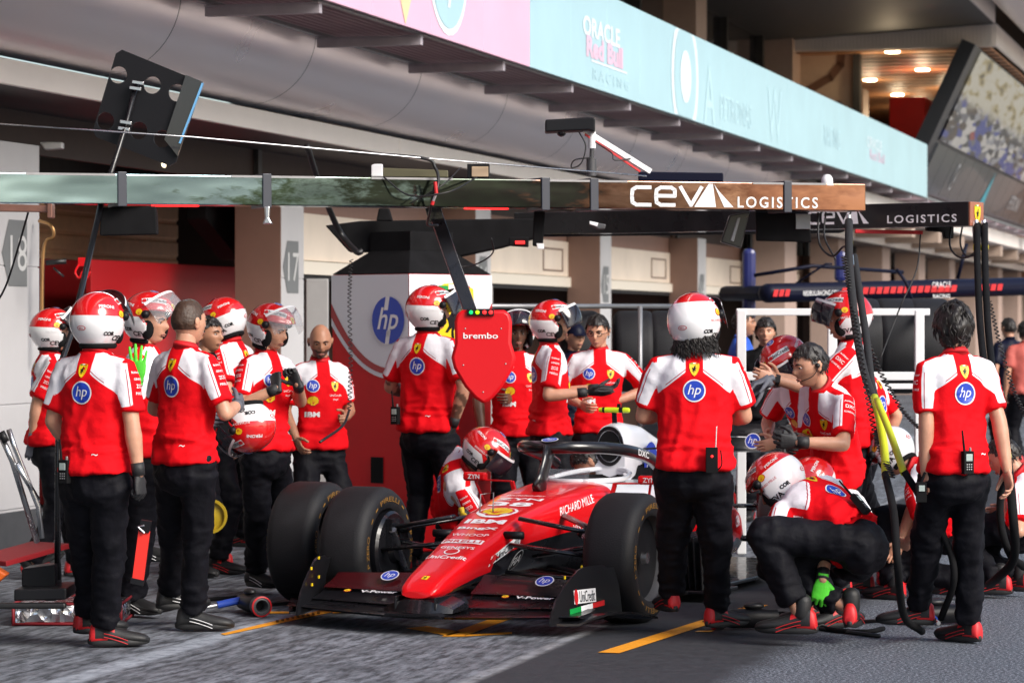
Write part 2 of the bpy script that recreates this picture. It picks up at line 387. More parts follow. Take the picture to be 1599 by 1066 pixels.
# pipe cornice
pc_n, pc_z, pc_r = .52, 4.06, .60
pm = sheetmat('pipe_metal', lambda N, L, b: None); pb = pm.node_tree.nodes['Principled BSDF']
pb.inputs['Base Color'].default_value = (.97, .88, .89, 1); pb.inputs['Metallic'].default_value = .75; pb.inputs['Roughness'].default_value = .34
def _pipe(N, L, b):
    tc = N.new('ShaderNodeTexCoord'); n = N.new('ShaderNodeTexNoise'); n.inputs['Scale'].default_value = 1.1; n.inputs['Detail'].default_value = 2.5; L.new(tc.outputs['Object'], n.inputs['Vector'])
    r = N.new('ShaderNodeMapRange'); r.inputs[1].default_value = .3; r.inputs[2].default_value = .7; r.inputs[3].default_value = .26; r.inputs[4].default_value = .38; L.new(n.outputs[0], r.inputs[0]); L.new(r.outputs[0], b.inputs['Roughness'])
    bp = N.new('ShaderNodeBump'); bp.inputs['Distance'].default_value = .004; bp.inputs['Strength'].default_value = .12; L.new(n.outputs[0], bp.inputs['Height']); L.new(bp.outputs[0], b.inputs['Normal'])
_pipe(pm.node_tree.nodes, pm.node_tree.links, pb)
W = M(); seg = 3.02
for i in range(-6, 26):
    rings = []
    for t in (i * seg + .006, i * seg + seg - .006):
        rings.append([B(t, pc_n - pc_r * cos(a), pc_z + pc_r * sin(a)) for a in np.linspace(.4, 1.5 * pi + .4, 44)])
    W.loft(rings, 0, closed=False)
obj('pipe_cornice', W, pm, bld, smooth=True)
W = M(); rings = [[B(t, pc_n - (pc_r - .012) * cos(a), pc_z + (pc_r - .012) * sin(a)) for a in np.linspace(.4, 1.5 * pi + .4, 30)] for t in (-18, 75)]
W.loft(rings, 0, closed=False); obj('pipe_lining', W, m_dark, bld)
W = M()
for i in range(-22, 92): W.ball(B(i * .8, pc_n + .17, pc_z - pc_r + .04), .014, 6, 4)
obj('rivets', W, m_grey, bld)
# pillars with their numbers
for i, t1 in enumerate(ptx):
    W = M(); wd = .62 if i != 2 else .75
    t0 = t1 - wd
    for (za, zb) in ((.30, 1.05), (1.058, 2.05), (2.058, 2.95)): bb(W, t0, t1, -.45, .0, za, zb, 0)
    bb(W, t0 + .01, t1 - .01, -.44, -.008, .0, 2.94, 0); bb(W, t0 - .012, t1 + .012, -.46, .012, 0, .28, 1)
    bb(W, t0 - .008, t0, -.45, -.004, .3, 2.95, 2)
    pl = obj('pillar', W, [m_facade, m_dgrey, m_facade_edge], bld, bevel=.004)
    num = 20 - i
    if 11 <= num <= 20:
        c = (t0 + t1) / 2 - .02; z = 2.16 if i != 2 else 2.15; hw, hh = .17, .24
        S = M(); art = D2().poly([(-hw - .09, 0), (-hw + .03, -hh), (hw, -hh), (hw, hh), (-hw + .03, hh)], 0).text(str(num), .02, 0, .26, 1, 1, bold=.0)
        art.to(S, B(c, 0, z), (BD[0], BD[1], 0), (0, 0, 1), off=-.004)
        # the face looks out along +n: mirror-safe because right = +t and up = z give the normal -n, so build by hand
        S = M()
        for v, f, mi, lay in art.L: S.add([B(c + x, .004 + lay * .003, z + y) for x, y in v], f, mi)
        obj('bay_number', S, [mat('sign_grey', (.16, .165, .17), .5), mat('sign_text', (.55, .55, .55), .5)], pl)
# shutters of the far bays and the open bay
for i in range(0, len(ptx) - 1):
    a, b_ = ptx[i] + .0, ptx[i + 1] - .62
    if i in (1, 2): continue
    zb = 2.12
    W = M(); bb(W, a, b_, -.50, -.44, zb + .14, 2.72, 0); bb(W, a, b_, -.51, -.40, zb, zb + .13, 1); bb(W, a + .05, b_ - .05, -.49, -.43, zb - .05, zb - .003, 2)
    bb(W, b_ - 1.35, b_ - 1.33, -.44, -.425, zb + .22, 2.6, 3); bb(W, b_ - .35, b_ - .33, -.44, -.425, zb + .22, 2.6, 3); bb(W, b_ - 1.35, b_ - .33, -.44, -.425, zb + .2, zb + .22, 3); bb(W, b_ - 1.35, b_ - .33, -.44, -.425, 2.6, 2.62, 3)
    obj('shutter', W, [m_door, m_doorend, m_dark, m_facade_edge], bld, bevel=.004)
    W = M(); bb(W, a - .0, a + .10, -.62, -.45, 0, 3.36, 0); obj('door_rail', W, m_dgrey, bld)
# garage interiors: floor-to-ceiling boxes
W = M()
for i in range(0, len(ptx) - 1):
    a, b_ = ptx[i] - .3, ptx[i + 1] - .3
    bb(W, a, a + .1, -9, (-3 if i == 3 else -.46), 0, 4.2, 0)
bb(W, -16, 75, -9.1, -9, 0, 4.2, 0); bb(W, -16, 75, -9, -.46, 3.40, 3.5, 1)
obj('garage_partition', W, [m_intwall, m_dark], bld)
W = M(); corr(W, ptx[1], ptx[3] + 3.4, -2.6, 1.6, 3.4, .19, .02); obj('slatted_wall', W, mat('tan_slats', (.85, .52, .32), .55, var=.08), bld)
W = M(); bb(W, ptx[2] - .75 - 6, ptx[4], -1.6, -1.55, 2.86, 3.4); obj('bulkhead', W, m_dark, bld)
# left wall panel near pillar 18 is faced with corrugated sheet
W = M(); corr(W, ptx[2] - 3.4, ptx[2] - .77, .0, .32, 3.0, .035, .012); bb(W, ptx[2] - 3.4, ptx[2] - .77, -.3, .02, 0, .3, 1)
obj('wall_cladding', W, [m_facade, mat('plinth', (.45, .45, .46), .6)], bld)
# walkway: grating, rails, brackets
wn0, wn1 = 1.30, 2.05
def zof(px, py, n): return Bat(px, n, py)
tt, zw = Bat(1066, wn1, 186); 
zwk = zw
W = M()
gm = sheetmat('grating', lambda N, L, b: None); N_, L_, b__ = gm.node_tree.nodes, gm.node_tree.links, gm.node_tree.nodes['Principled BSDF']
b__.inputs['Base Color'].default_value = (.42, .30, .33, 1); b__.inputs['Metallic'].default_value = .5; b__.inputs['Roughness'].default_value = .5
for n in np.arange(wn0, wn1, .075): bb(W, -16, 70, n, n + .012, zwk, zwk + .02)
obj('grating_bar', W, gm, bld)
W = M()
for t in np.arange(-16, 60, .11): bb(W, t, t + .016, wn0, wn1, zwk + .021, zwk + .030)
obj('grating_cross_bar', W, gm, bld)
W = M(); bb(W, -16, 72, wn1, wn1 + .05, zwk - .02, zwk + .03); bb(W, -16, 72, wn0 - .06, wn0, zwk - .03, zwk + .03); obj('walkway_rail', W, m_grey, bld, bevel=.004)
tb0 = Bat(630, wn1 - .1)
tb1 = Bat(870, wn1 - .1)
tb2 = Bat(735, wn1 - .1)
bp_ = (tb1 - tb0) / 2
for k in range(-5, 22):
    W = M(); t = tb0 + bp_ * k; bb(W, t - .03, t + .03, 1.22, wn1 + .06, zwk - .11, zwk - .04); bb(W, t - .05, t + .05, 1.22, wn1 + .06, zwk - .04, zwk - .03)
    obj('bracket', W, mat('bracket_steel', (.42, .38, .42), .5, metal=.2, var=.1), bld, bevel=.004)
# banner
bn = wn1 + .12
_, zb0 = Bat(1066, bn, 183); _, zb1 = Bat(1066, bn, 47)
m_ban_pink = mat('banner_pink', (.80, .45, .62), .35, var=.05, vscale=1, coat=.3)
m_ban_blue = mat('banner_blue', (.40, .62, .70), .35, var=.05, vscale=1, coat=.3)
m_ban_pale = mat('banner_print', (.72, .82, .88), .4)
m_ban_rose = mat('banner_rose', (.70, .48, .62), .4)
tA = Bat(828, bn)
def ban(t0, t1, mm, lab):
    W = M(); k = max(2, int((t1 - t0) / 1.5))
    for i in range(k): 
        a, c = t0 + (t1 - t0) * i / k, t0 + (t1 - t0) * (i + 1) / k
        bb(W, a + .003, c - .003, bn - .03, bn, zb0, zb1)
    o = obj('banner', W, mm, None, bevel=.003); return tag(o, lab, 'banner')
b1 = ban(-16, tA, m_ban_pink, 'pink length of the long banner along the upper walkway with round logos')
b2 = ban(tA + .01, 35.0, m_ban_blue, 'pale blue length of the long banner along the upper walkway')
def banart(parent, art, t, z, mats, nm='banner_print'):
    S = M()
    for v, f, mi, lay in art.L: S.add([B(t + x, bn + .004 + lay * .004, clipz(z + y)) for x, y in v], f, mi)
    return obj(nm, S, mats, parent)
bh = zb1 - zb0; zm = (zb0 + zb1) / 2
def clipz(v): return min(max(v, zb0 + .01), zb1 - .01)
banart(b1, D2().disc(0, 0, .58, 0).disc(0, 0, .52, 1, 1).text('hp', 0, 0, .7, 0, 2, shear=.28), Bat(700, bn), (zb0 + zb1) / 2 + .12, [m_ban_pale, m_ban_blue])
banart(b1, D2().poly([(-.55, .8), (.55, .8), (.5, -.1), (0, -.85), (-.5, -.1)], 0), Bat(633, bn), (zb0 + zb1) / 2 + .3, [mat('banner_yellow', (.75, .62, .35), .4)])
t_, z_ = Bat(940, bn, 50); banart(b2, D2().text('ORACLE', 0, 0, .20, 0, 0, w=1.6, bold=.03), t_, z_, [m_ban_pale])
t_, z_ = Bat(945, bn, 82); banart(b2, D2().text('Red Bull', 0, 0, .22, 0, 0, w=1.6, bold=.05), t_, z_, [m_ban_rose])
t_, z_ = Bat(952, bn, 105); banart(b2, D2().rect(0, 0, 1.6, .02, 0), t_, z_, [m_ban_pale])
t_, z_ = Bat(955, bn, 125); banart(b2, D2().text('RACING', 0, 0, .11, 0, 0, w=1.6, space=1.5), t_, z_, [mat('banner_faint', (.46, .68, .76), .4)])
t_, z_ = Bat(1070, bn, 120); banart(b2, D2().disc(0, 0, .75, 0).disc(0, 0, .62, 1, 1).disc(.0, 0, .3, 0, 2), t_, z_, [m_ban_pale, m_ban_blue])
for px, py, s_ in ((1108, 150, 'A'), (1150, 175, 'PETRONAS'), (1210, 180, 'W'), (1300, 215, 'RACING')):
    t_, z_ = Bat(px, bn, py); banart(b2, D2().text(s_, 0, 0, .3 if len(s_) > 2 else .7, 0, 0), t_, z_, [mat('banner_faint', (.46, .68, .76), .4)])
t_, z_ = Bat(1366, bn, 225); banart(b2, D2().text('ORACLE', 0, 0, .18, 0, 0, w=1.7), t_, z_, [m_ban_pale])
t_, z_ = Bat(1370, bn, 245); banart(b2, D2().text('Red Bull', 0, 0, .16, 0, 0, w=1.7), t_, z_, [m_ban_rose])
# upper storey: set back glazing, piers, big soffit
m_glass = mat('dark_glass', (.02, .02, .025), .08, coat=.5)
m_pier = mat('pier_tan', (.42, .30, .25), .6, var=.05)
W = M(); bb(W, -16, 46, -1.3, -1.25, 4.3, 9.2); gl = obj('upper_glazing', W, m_glass, bld)
for k in range(4, 12): W = M(); bb(W, k * 3.6, k * 3.6 + .12, -1.25, -1.12, 4.3, 9.2); obj('mullion', W, m_dark, bld)
tp = Bat(1050, -1.1)
for k in range(-3, 3):
    W = M(); bb(W, tp + k * 9.4, tp + .9 + k * 9.4, -1.25, -.7, 4.3, 9.2); obj('upper_pier', W, m_pier, bld)
tE = Bat(1195, -1.3)
W = M(); W.add([B(-20, -1.3, 7.18), B(-20, 3.18, 7.42), B(tE, 3.18, 7.42), B(tE, -1.3, 7.18), B(-20, -8, 9.0), B(-20, 3.18, 9.0), B(tE + 40, 3.18, 9.0), B(tE + 40, -8, 9)], [(0, 3, 2, 1), (4, 5, 6, 7)])
W.add([B(-25, 3, 8.6), B(-25, 3, 15), B(120, 3, 15), B(120, 3, 8.6), B(-25, -8, 15), B(120, -8, 15)], [(0, 3, 2, 1), (1, 2, 5, 4)])  # unseen upper block over the roof, added to cast longer shade
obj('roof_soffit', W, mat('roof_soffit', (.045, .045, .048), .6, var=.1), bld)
W = M(); bb(W, -20, tE, 3.1, 3.2, 7.43, 8.6)
W.add([B(tE, -1.3, 7.0), B(tE, 3.18, 7.0), B(tE, 3.18, 7.43), B(tE, -1.3, 7.2)], [(0, 1, 2, 3)], 0)
W.add([B(tE, 3.18, 7.0), B(tE + 40, 3.18, 7.0), B(tE + 40, 3.18, 7.43), B(tE, 3.18, 7.43)], [(0, 1, 2, 3)], 0)
for i in range(60):
    n = -1.25 + i * .075
    if n < 3.16: bb(W, tE - .04, tE - .002, n, n + .05, 7.01, 7.16 + .055 * (n + 1.3), 0)
for i in range(120): bb(W, tE + i * .15, tE + i * .15 + .1, 3.185, 3.22, 7.01, 7.42, 0)
bb(W, tE - .06, tE, -1.3, 3.2, 6.97, 7.0, 0)
obj('ribbed_fascia', W, m_strip, bld)
W = M(); W.loft([[B(t, 4.0 - .85 * cos(a), 8.2 + .85 * sin(a)) for a in np.arange(32) * 2 * pi / 32] for t in (-20, tE + 40)], 0); obj('roof_pipe', W, pm, bld, smooth=True)
# end bay of the upper storey: terrace under a timber ceiling
m_wood = mat('timber_ceiling', (.55, .25, .11), .5, var=.15, vscale=2)
W = M(); bb(W, tE + .1, tE + 45, -5, 3.1, 6.96, 6.99, 0)
for i in range(30): bb(W, tE + .1 + i * .8, tE + .13 + i * .8, -1.3, 3.1, 6.945, 6.96, 1)
obj('timber_ceiling', W, [m_wood, m_dark], bld)
W = M(); bb(W, tE + .1, tE + 40, -5, -4.9, 4, 7, 0); bb(W, tE + 36, tE + 36.1, -5, 4, 3, 7, 0); bb(W, tE - .9, tE + 46, -1.3, 1.6, 3.92, 3.98, 0); obj('terrace_wall', W, mat('terrace_brown', (.25, .12, .06), .6), bld)
W = M(); bb(W, tE + .6, tE + .7, -1.3, .38, 4, 6.95, 0); bb(W, tE + .5, tE + .75, .36, .5, 4, 6.95, 1); 
gw = obj('track_wall', W, [mat('wall_cream', (.50, .37, .27), .6, var=.05), m_dark], bld)
S = M()
def trk(pts, w, mi=0):
    pts = [np.array(p) for p in pts]
    for a, b_ in zip(pts[:-1], pts[1:]):
        d = (b_ - a) / np.linalg.norm(b_ - a); q = np.array([-d[1], d[0]]) * w / 2
        S.add([list(B(tE + .59, x, z)) for x, z in (a - q - d * w * .3, b_ - q + d * w * .3, b_ + q + d * w * .3, a + q - d * w * .3)], [(0, 1, 2, 3)], mi)
trk([(-1.3 + .35, 6.1), (-.55, 6.25), (-.1, 6.5), (.1, 6.75), (.12, 6.95)], .16); trk([(-1.3 + .35, 6.1), (-1.3 + .3, 5.6)], .2)
trk([(-.3, 5.2), (-.3, 5.75), (-.15, 5.95), (.05, 5.95), (.15, 5.8), (.15, 5.2)], .18)
obj('track_graphic', S, mat('track_brown', (.16, .08, .05), .5), gw)
W = M(); bb(W, tE + 4, tE + 5.5, .6, 1.35, 4, 6.35); tag(obj('red_cabinet', W, m_redm, bevel=.02), 'bright red panel standing on the upper terrace under the timber ceiling', 'panel')
W = M(); bb(W, tE + 20, tE + 20.5, 2.3, 3.0, 4, 6.2); obj('terrace_column', W, m_pier, bld)
for (px, py) in ((1394, 82), (1441, 110), (1359, 126), (1479, 139), (1402, 149), (1438, 167)):
    Z = (6.94 - CH) * F / (HZ - py); p = P(px, py, Z)
    W = M(); W.lathe([(.005, 0), (.13, 0), (.15, .02)], (p[0], p[1], 6.935), 'z', 20, 0)
    ld = bpy.data.lights.new('downlight_glow', 'POINT'); ld.energy = 14; ld.shadow_soft_size = .12; ld.color = (1, .78, .5); lo_ = bpy.data.objects.new('downlight_glow', ld); COL.objects.link(lo_); lo_.location = (p[0], p[1], 6.45)
    tag(obj('downlight', W, mat('downlight_glow', (.9, .8, .6), .4, emit=(1, .82, .5), estr=14)), 'round recessed ceiling light in the timber terrace ceiling', 'ceiling light', 'ceiling lights of the terrace')
# leaning video screen wall at the end
sc = thing('video_screen', 'huge leaning outdoor screen with a dark frame showing a crowd of spectators', 'screen', B(tE, 2.2, 4.2))
ts0 = 36.2
def SP(t, v, o=0): 
    n0, z0, n1, z1 = 1.66, 4.23, 2.93, 6.93; dn, dz = n1 - n0, z1 - z0; L_ = sqrt(dn * dn + dz * dz)
    return B(t, n0 + dn * v + o * dz / L_, z0 + dz * v - o * dn / L_)
def slab(mb, t0, t1, v0, v1, o0, o1, mi=0):
    v = [SP(t, vv, o) for vv in (v0, v1) for t, o in ((t0, o0), (t0, o1), (t1, o1), (t1, o0))]
    return mb.add(v, [(3, 2, 1, 0), (4, 5, 6, 7), (0, 1, 5, 4), (1, 2, 6, 5), (2, 3, 7, 6), (3, 0, 4, 7)], mi)
W = M(); slab(W, ts0 - .0, 90, -.02, 1.0, -.28, 0); obj('frame', W, mat('screen_frame', (.02, .022, .026), .4), sc)
m_pan = mat('lower_panel', (.055, .06, .07), .3, coat=.3, var=.1)
W = M()
for i in range(24): slab(W, ts0 + .9 + i * 1.6, ts0 + 2.47 + i * 1.6, .0, .335, .0, .05)
lp = obj('lower_panel', W, m_pan, sc)
def _scr(N, L, b):
    tc = N.new('ShaderNodeTexCoord'); mp = N.new('ShaderNodeMapping'); L.new(tc.outputs['UV'], mp.inputs[0])
    sp = N.new('ShaderNodeSeparateXYZ'); L.new(mp.outputs[0], sp.inputs[0])
    mp.inputs['Scale'].default_value = (46, 9, 1)
    v = N.new('ShaderNodeTexVoronoi'); v.inputs['Scale'].default_value = 1.6; L.new(mp.outputs[0], v.inputs['Vector'])
    n = N.new('ShaderNodeTexNoise'); n.inputs['Scale'].default_value = .9; n.inputs['Detail'].default_value = 5; L.new(mp.outputs[0], n.inputs['Vector'])
    su = N.new('ShaderNodeSeparateXYZ'); L.new(tc.outputs['UV'], su.inputs[0])
    cr = N.new('ShaderNodeValToRGB'); e = cr.color_ramp; e.interpolation = 'CONSTANT'
    e.elements[0].color = (.01, .015, .05, 1); e.elements[1].position = .28; e.elements[1].color = (.06, .03, .03, 1)
    for p_, c_ in ((.36, (.02, .06, .45, 1)), (.5, (.5, .5, .55, 1)), (.62, (.9, .85, .8, 1)), (.7, (.2, .2, .25, 1)), (.78, (.95, .9, .85, 1)), (.92, (.5, .05, .06, 1))): k = e.elements.new(p_); k.color = c_
    L.new(v.outputs['Color'], cr.inputs[0])
    cr2 = N.new('ShaderNodeValToRGB'); e = cr2.color_ramp; e.elements[0].position = .3; e.elements[0].color = (.02, .02, .02, 1); e.elements[1].position = .5; e.elements[1].color = (.95, .88, .7, 1); k = e.elements.new(.42); k.color = (.6, .45, .15, 1); L.new(n.outputs[0], cr2.inputs[0])
    mr = N.new('ShaderNodeMapRange'); mr.inputs[1].default_value = .42; mr.inputs[2].default_value = .56; ad = N.new('ShaderNodeMath'); ad.operation = 'MULTIPLY_ADD'; ad.inputs[1].default_value = .25; L.new(n.outputs[0], ad.inputs[0]); L.new(su.outputs[1], ad.inputs[2]); sb = N.new('ShaderNodeMath'); sb.operation = 'SUBTRACT'; sb.inputs[1].default_value = .12; L.new(ad.outputs[0], sb.inputs[0]); L.new(sb.outputs[0], mr.inputs[0])
    mx = N.new('ShaderNodeMix'); mx.data_type = 'RGBA'; L.new(mr.outputs[0], mx.inputs[0]); L.new(cr.outputs[0], mx.inputs[6]); L.new(cr2.outputs[0], mx.inputs[7])
    b.inputs['Base Color'].default_value = (.02, .02, .02, 1); L.new(mx.outputs[2], b.inputs['Emission Color']); b.inputs['Emission Strength'].default_value = .13; b.inputs['Roughness'].default_value = .25
W = M(); W.add([SP(ts0 + .9, .36, .04), SP(90, .36, .04), SP(90, .985, .04), SP(ts0 + .9, .985, .04)], [(0, 1, 2, 3)])
so = obj('display', W, sheetmat('crowd_picture', _scr), sc); uv = so.data.uv_layers.new(name='UVMap')
for k, c_ in enumerate(((0, 0), (1, 0), (1, 1), (0, 1))): uv.data[k].uv = c_
S = M()
for txt, t_, v_, h in (('Mercedes', 44, .17, .1), ('PETRONAS', 60, .17, .3), ('Crypto', 50, .2, .22)): pass
art = D2().disc(0, 0, .3, 0).disc(0, 0, .24, 1, 1).poly([(0, .24), (.03, 0), (-.03, 0)], 0, 2).poly([(-.2, -.14), (.0, .03), (.02, -.03)], 0, 2).poly([(.2, -.14), (.0, .03), (-.02, -.03)], 0, 2)
art.join(D2().poly([(0, .5), (.5, -.4), (-.5, -.4)], 2), 6.5, 0, .9).join(D2().text('PETRONAS', 0, 0, .35, 0), 13, -.05).join(D2().text('RACING TEAM', 0, 0, .3, 0), 20, 0)
for v, f, mi, lay in art.L: S.add([SP(ts0 + 5.2 + x * 1.0, .175 + y / 3, .06 + lay * .01) for x, y in v], f, mi)
obj('panel_lettering', S, [mat('lettering_grey', (.4, .42, .45), .4), m_pan, mat('lettering_teal', (.05, .35, .45), .4)], sc)
W = M(); bb(W, 27, 90, 1.0, 1.75, 3.58, 3.9, 0); obj('white_ledge', W, m_strip, bld, bevel=.02)
for k in range(9): W = M(); bb(W, 28 + k * 4.2, 28.5 + k * 4.2, -.4, 1.7, 3.3, 3.56, 0); obj('canopy_beam', W, mat('beam_tan', (.4, .3, .24), .6), bld)
def _stand(N, L, b):
    tc = N.new('ShaderNodeTexCoord'); n = N.new('ShaderNodeTexNoise'); n.inputs['Scale'].default_value = .35; n.inputs['Detail'].default_value = 7; n.inputs['Roughness'].default_value = .7; L.new(tc.outputs['Object'], n.inputs['Vector'])
    cr = N.new('ShaderNodeValToRGB'); e = cr.color_ramp; e.elements[0].position = .38; e.elements[0].color = (.03, .06, .02, 1); e.elements[1].position = .62; e.elements[1].color = (.85, .7, .6, 1)
    for p_, c_ in ((.45, (.10, .14, .05, 1)), (.5, (.30, .14, .08, 1)), (.55, (.45, .30, .2, 1))): k = e.elements.new(p_); k.color = c_
    L.new(n.outputs[0], cr.inputs[0]); L.new(cr.outputs[0], b.inputs['Base Color']); b.inputs['Roughness'].default_value = .85
# low unseen trees and brick-coloured block behind the camera, shaped for the beam's reflection
W = M(); ca = radians(-40); cx0, cy0 = 105 * cos(ca), 105 * sin(ca)
for k in range(12): W.box((cx0, cy0, .5 + k * .45), (14 - k * .8, 26, 1.0 + k * .9), 0, rz=ca)
tag(obj('reflection_block', W, sheetmat('stand_mottle', _stand)), 'unseen stepped block added for its reflection in the beam', 'reflection_block')
W = M(); rr = np.random.RandomState(3)
for k in range(70):
    a = radians(-53.5 + 15 * rr.rand() ** 1.6) if k < 34 else radians(-120 + 200 * rr.rand()); h_ = 3 + rr.rand() * 7 if k < 34 else 2 + rr.rand() * 3
    W.ball((130 * cos(a), 130 * sin(a), h_ * .5), (3.5, 3.5, h_), 10, 7)
tag(obj('distant_woods', W, mat('woods', (.035, .06, .015), .9, var=.4, vscale=.3), smooth=True), kind='stuff')

W = M(); bb(W, 78, 79, -9, 6, 0, 3.2, 0); tag(obj('end_wall', W, mat('end_tan', (.35, .27, .22), .7, var=.3, vscale=.7)), 'dim tan wall closing the far end of the pit lane', 'wall')
for k in range(8):
    W = M(); bb(W, 30 + k * 6, 31.2 + k * 6, -.2, .35, 0, 3.3, 0); tag(obj('lane_column', W, m_pier, bld), None)
# ================================================================ GANTRIES, BOOTH, EQUIPMENT
def _beam(N, L, b):
    tc = N.new('ShaderNodeTexCoord'); n = N.new('ShaderNodeTexNoise'); n.inputs['Scale'].default_value = 1.6; n.inputs['Detail'].default_value = 2.5; n.inputs['Roughness'].default_value = .55
    mp = N.new('ShaderNodeMapping'); mp.inputs['Scale'].default_value = (.5, .5, 1.3); L.new(tc.outputs['Object'], mp.inputs[0]); L.new(mp.outputs[0], n.inputs['Vector'])
    b.inputs['Base Color'].default_value = (.20, .165, .15, 1); b.inputs['Metallic'].default_value = 1; b.inputs['Roughness'].default_value = .13
    bp = N.new('ShaderNodeBump'); bp.inputs['Distance'].default_value = .005; bp.inputs['Strength'].default_value = 1; L.new(n.outputs[0], bp.inputs['Height']); L.new(bp.outputs[0], b.inputs['Normal'])
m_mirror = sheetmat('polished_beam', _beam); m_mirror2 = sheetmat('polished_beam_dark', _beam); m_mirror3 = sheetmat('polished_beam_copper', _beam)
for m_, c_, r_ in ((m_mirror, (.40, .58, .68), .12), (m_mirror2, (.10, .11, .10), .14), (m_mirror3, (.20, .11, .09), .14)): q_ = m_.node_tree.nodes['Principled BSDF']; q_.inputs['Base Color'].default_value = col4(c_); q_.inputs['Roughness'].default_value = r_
m_navy = mat('navy_gloss', (.004, .005, .018), .45, spec=.15)
def pix_poly(pts, Z): return [P(x, y, Z) for x, y in pts]
def slab_px(mb, pts, Z, th, mi=0):                      # an upright panel outlined in photo pixels at depth Z with real thickness th
    a = [P(x, y, Z) for x, y in pts]; b_ = [q + np.array([0, th, 0]) for q in a]; k = len(pts)
    return mb.add(a + b_, [tuple(range(k)), tuple(range(k, 2 * k))[::-1]] + [(j, j + k, (j + 1) % k + k, (j + 1) % k) for j in range(k)], mi)
def cable(mb, pts, r=.006, n=8, mi=0, sub=6):           # smooth hanging line through points
    pts = [np.array(p, float) for p in pts]; q = []
    ext = [2 * pts[0] - pts[1]] + pts + [2 * pts[-1] - pts[-2]]
    for i in range(1, len(ext) - 2):
        p0, p1, p2, p3 = ext[i - 1:i + 3]
        for u in np.arange(sub) / sub: q.append(.5 * (2 * p1 + (p2 - p0) * u + (2 * p0 - 5 * p1 + 4 * p2 - p3) * u * u + (3 * p1 - p0 - 3 * p2 + p3) * u ** 3))
    q.append(pts[-1]); return mb.tube(q, r, n, mi)
def coil(mb, pts, R, r, turns, mi=0):
    pts = [np.array(p, float) for p in pts]; ns = int(turns * 8); tot = np.linspace(0, len(pts) - 1, ns); q = []
    ext = [2 * pts[0] - pts[1]] + pts + [2 * pts[-1] - pts[-2]]
    for k, s_ in enumerate(tot):
        i = min(int(s_), len(pts) - 2); u = s_ - i; p0, p1, p2, p3 = ext[i:i + 4]
        c = .5 * (2 * p1 + (p2 - p0) * u + (2 * p0 - 5 * p1 + 4 * p2 - p3) * u * u + (3 * p1 - p0 - 3 * p2 + p3) * u ** 3)
        a = k * 2 * pi / 8; q.append(c + np.array([cos(a) * R, sin(a) * R, 0]))
    return mb.tube(q, r, 5, mi)
def _reflection_tint(N, L, b):                                     # reflections painted into the colour: pale blue-grey, dark olive, brown at the lettered end
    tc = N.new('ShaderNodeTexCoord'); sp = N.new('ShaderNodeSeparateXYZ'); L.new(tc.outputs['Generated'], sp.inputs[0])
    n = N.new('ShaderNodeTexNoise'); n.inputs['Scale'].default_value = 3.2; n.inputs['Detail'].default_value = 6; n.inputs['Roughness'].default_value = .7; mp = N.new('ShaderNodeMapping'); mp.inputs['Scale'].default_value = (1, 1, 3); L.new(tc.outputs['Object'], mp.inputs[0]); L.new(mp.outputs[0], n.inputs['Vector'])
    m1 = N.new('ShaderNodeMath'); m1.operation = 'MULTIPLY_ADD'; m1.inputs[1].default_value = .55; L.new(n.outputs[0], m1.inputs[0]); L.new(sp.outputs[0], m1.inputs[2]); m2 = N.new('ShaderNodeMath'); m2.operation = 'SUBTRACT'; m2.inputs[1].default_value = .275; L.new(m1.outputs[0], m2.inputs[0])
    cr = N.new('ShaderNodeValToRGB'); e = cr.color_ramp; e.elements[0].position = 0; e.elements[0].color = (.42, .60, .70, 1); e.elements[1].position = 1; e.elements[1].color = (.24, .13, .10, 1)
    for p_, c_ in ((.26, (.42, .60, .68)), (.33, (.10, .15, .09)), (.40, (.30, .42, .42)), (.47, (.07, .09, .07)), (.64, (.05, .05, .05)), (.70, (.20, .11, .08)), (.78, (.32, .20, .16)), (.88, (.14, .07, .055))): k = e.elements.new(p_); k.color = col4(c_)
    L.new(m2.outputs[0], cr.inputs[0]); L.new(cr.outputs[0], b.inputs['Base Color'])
_reflection_tint(m_mirror.node_tree.nodes, m_mirror.node_tree.links, m_mirror.node_tree.nodes['Principled BSDF'])
# front gantry beam
A0, A1 = P(-60, 295, 15.9), P(1340, 310, 18.0); A0[2] = 2.45 - .08; A1[2] = 2.405
ga = thing('gantry_beam', 'long polished pit gantry beam across the picture with white logistics lettering', 'gantry', A0)
W = M()
def onb(px): k = (px - 800) / F; q = (k * A0[1] - A0[0]) / ((A1 - A0)[0] - k * (A1 - A0)[1]); return A0 + (A1 - A0) * q
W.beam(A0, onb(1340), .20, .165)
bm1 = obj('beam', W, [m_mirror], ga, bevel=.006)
W = M(); d1 = (A1 - A0) / np.linalg.norm(A1 - A0); s1 = np.array([d1[1], -d1[0], 0])
for q in (.06, .27, .42, .62, .86): 
    a = A0 + (A1 - A0) * q + s1 * .102 + np.array([0, 0, .078]); W.beam(a, a + (A1 - A0) * .09, .006, .012)
obj('seam_strip', W, m_grey, ga)
def on1(px):                                             # point of the front face centreline that shows at px
    k = (px - 800) / F; q = (k * (A0 + s1 * .1)[1] - (A0 + s1 * .1)[0]) / ((A1 - A0)[0] - k * (A1 - A0)[1]); return A0 + (A1 - A0) * q
for px in (191, 417, 852, 928, 1230):
    W = M(); c = on1(px); W.beam(c - d1 * .026, c + d1 * .026, .222, .19); obj('clamp', W, mat('clamp_blue', (.03, .035, .05), .4), ga, bevel=.004)
S = M(); art = D2().text('ceva', -.54, .0, .085, 0, 0, bold=.02, wide=1.9, w=.50).text('LOGISTICS', .21, -.025, .062, 0, 0, bold=.01, space=1.25, w=.56)
art = D2()
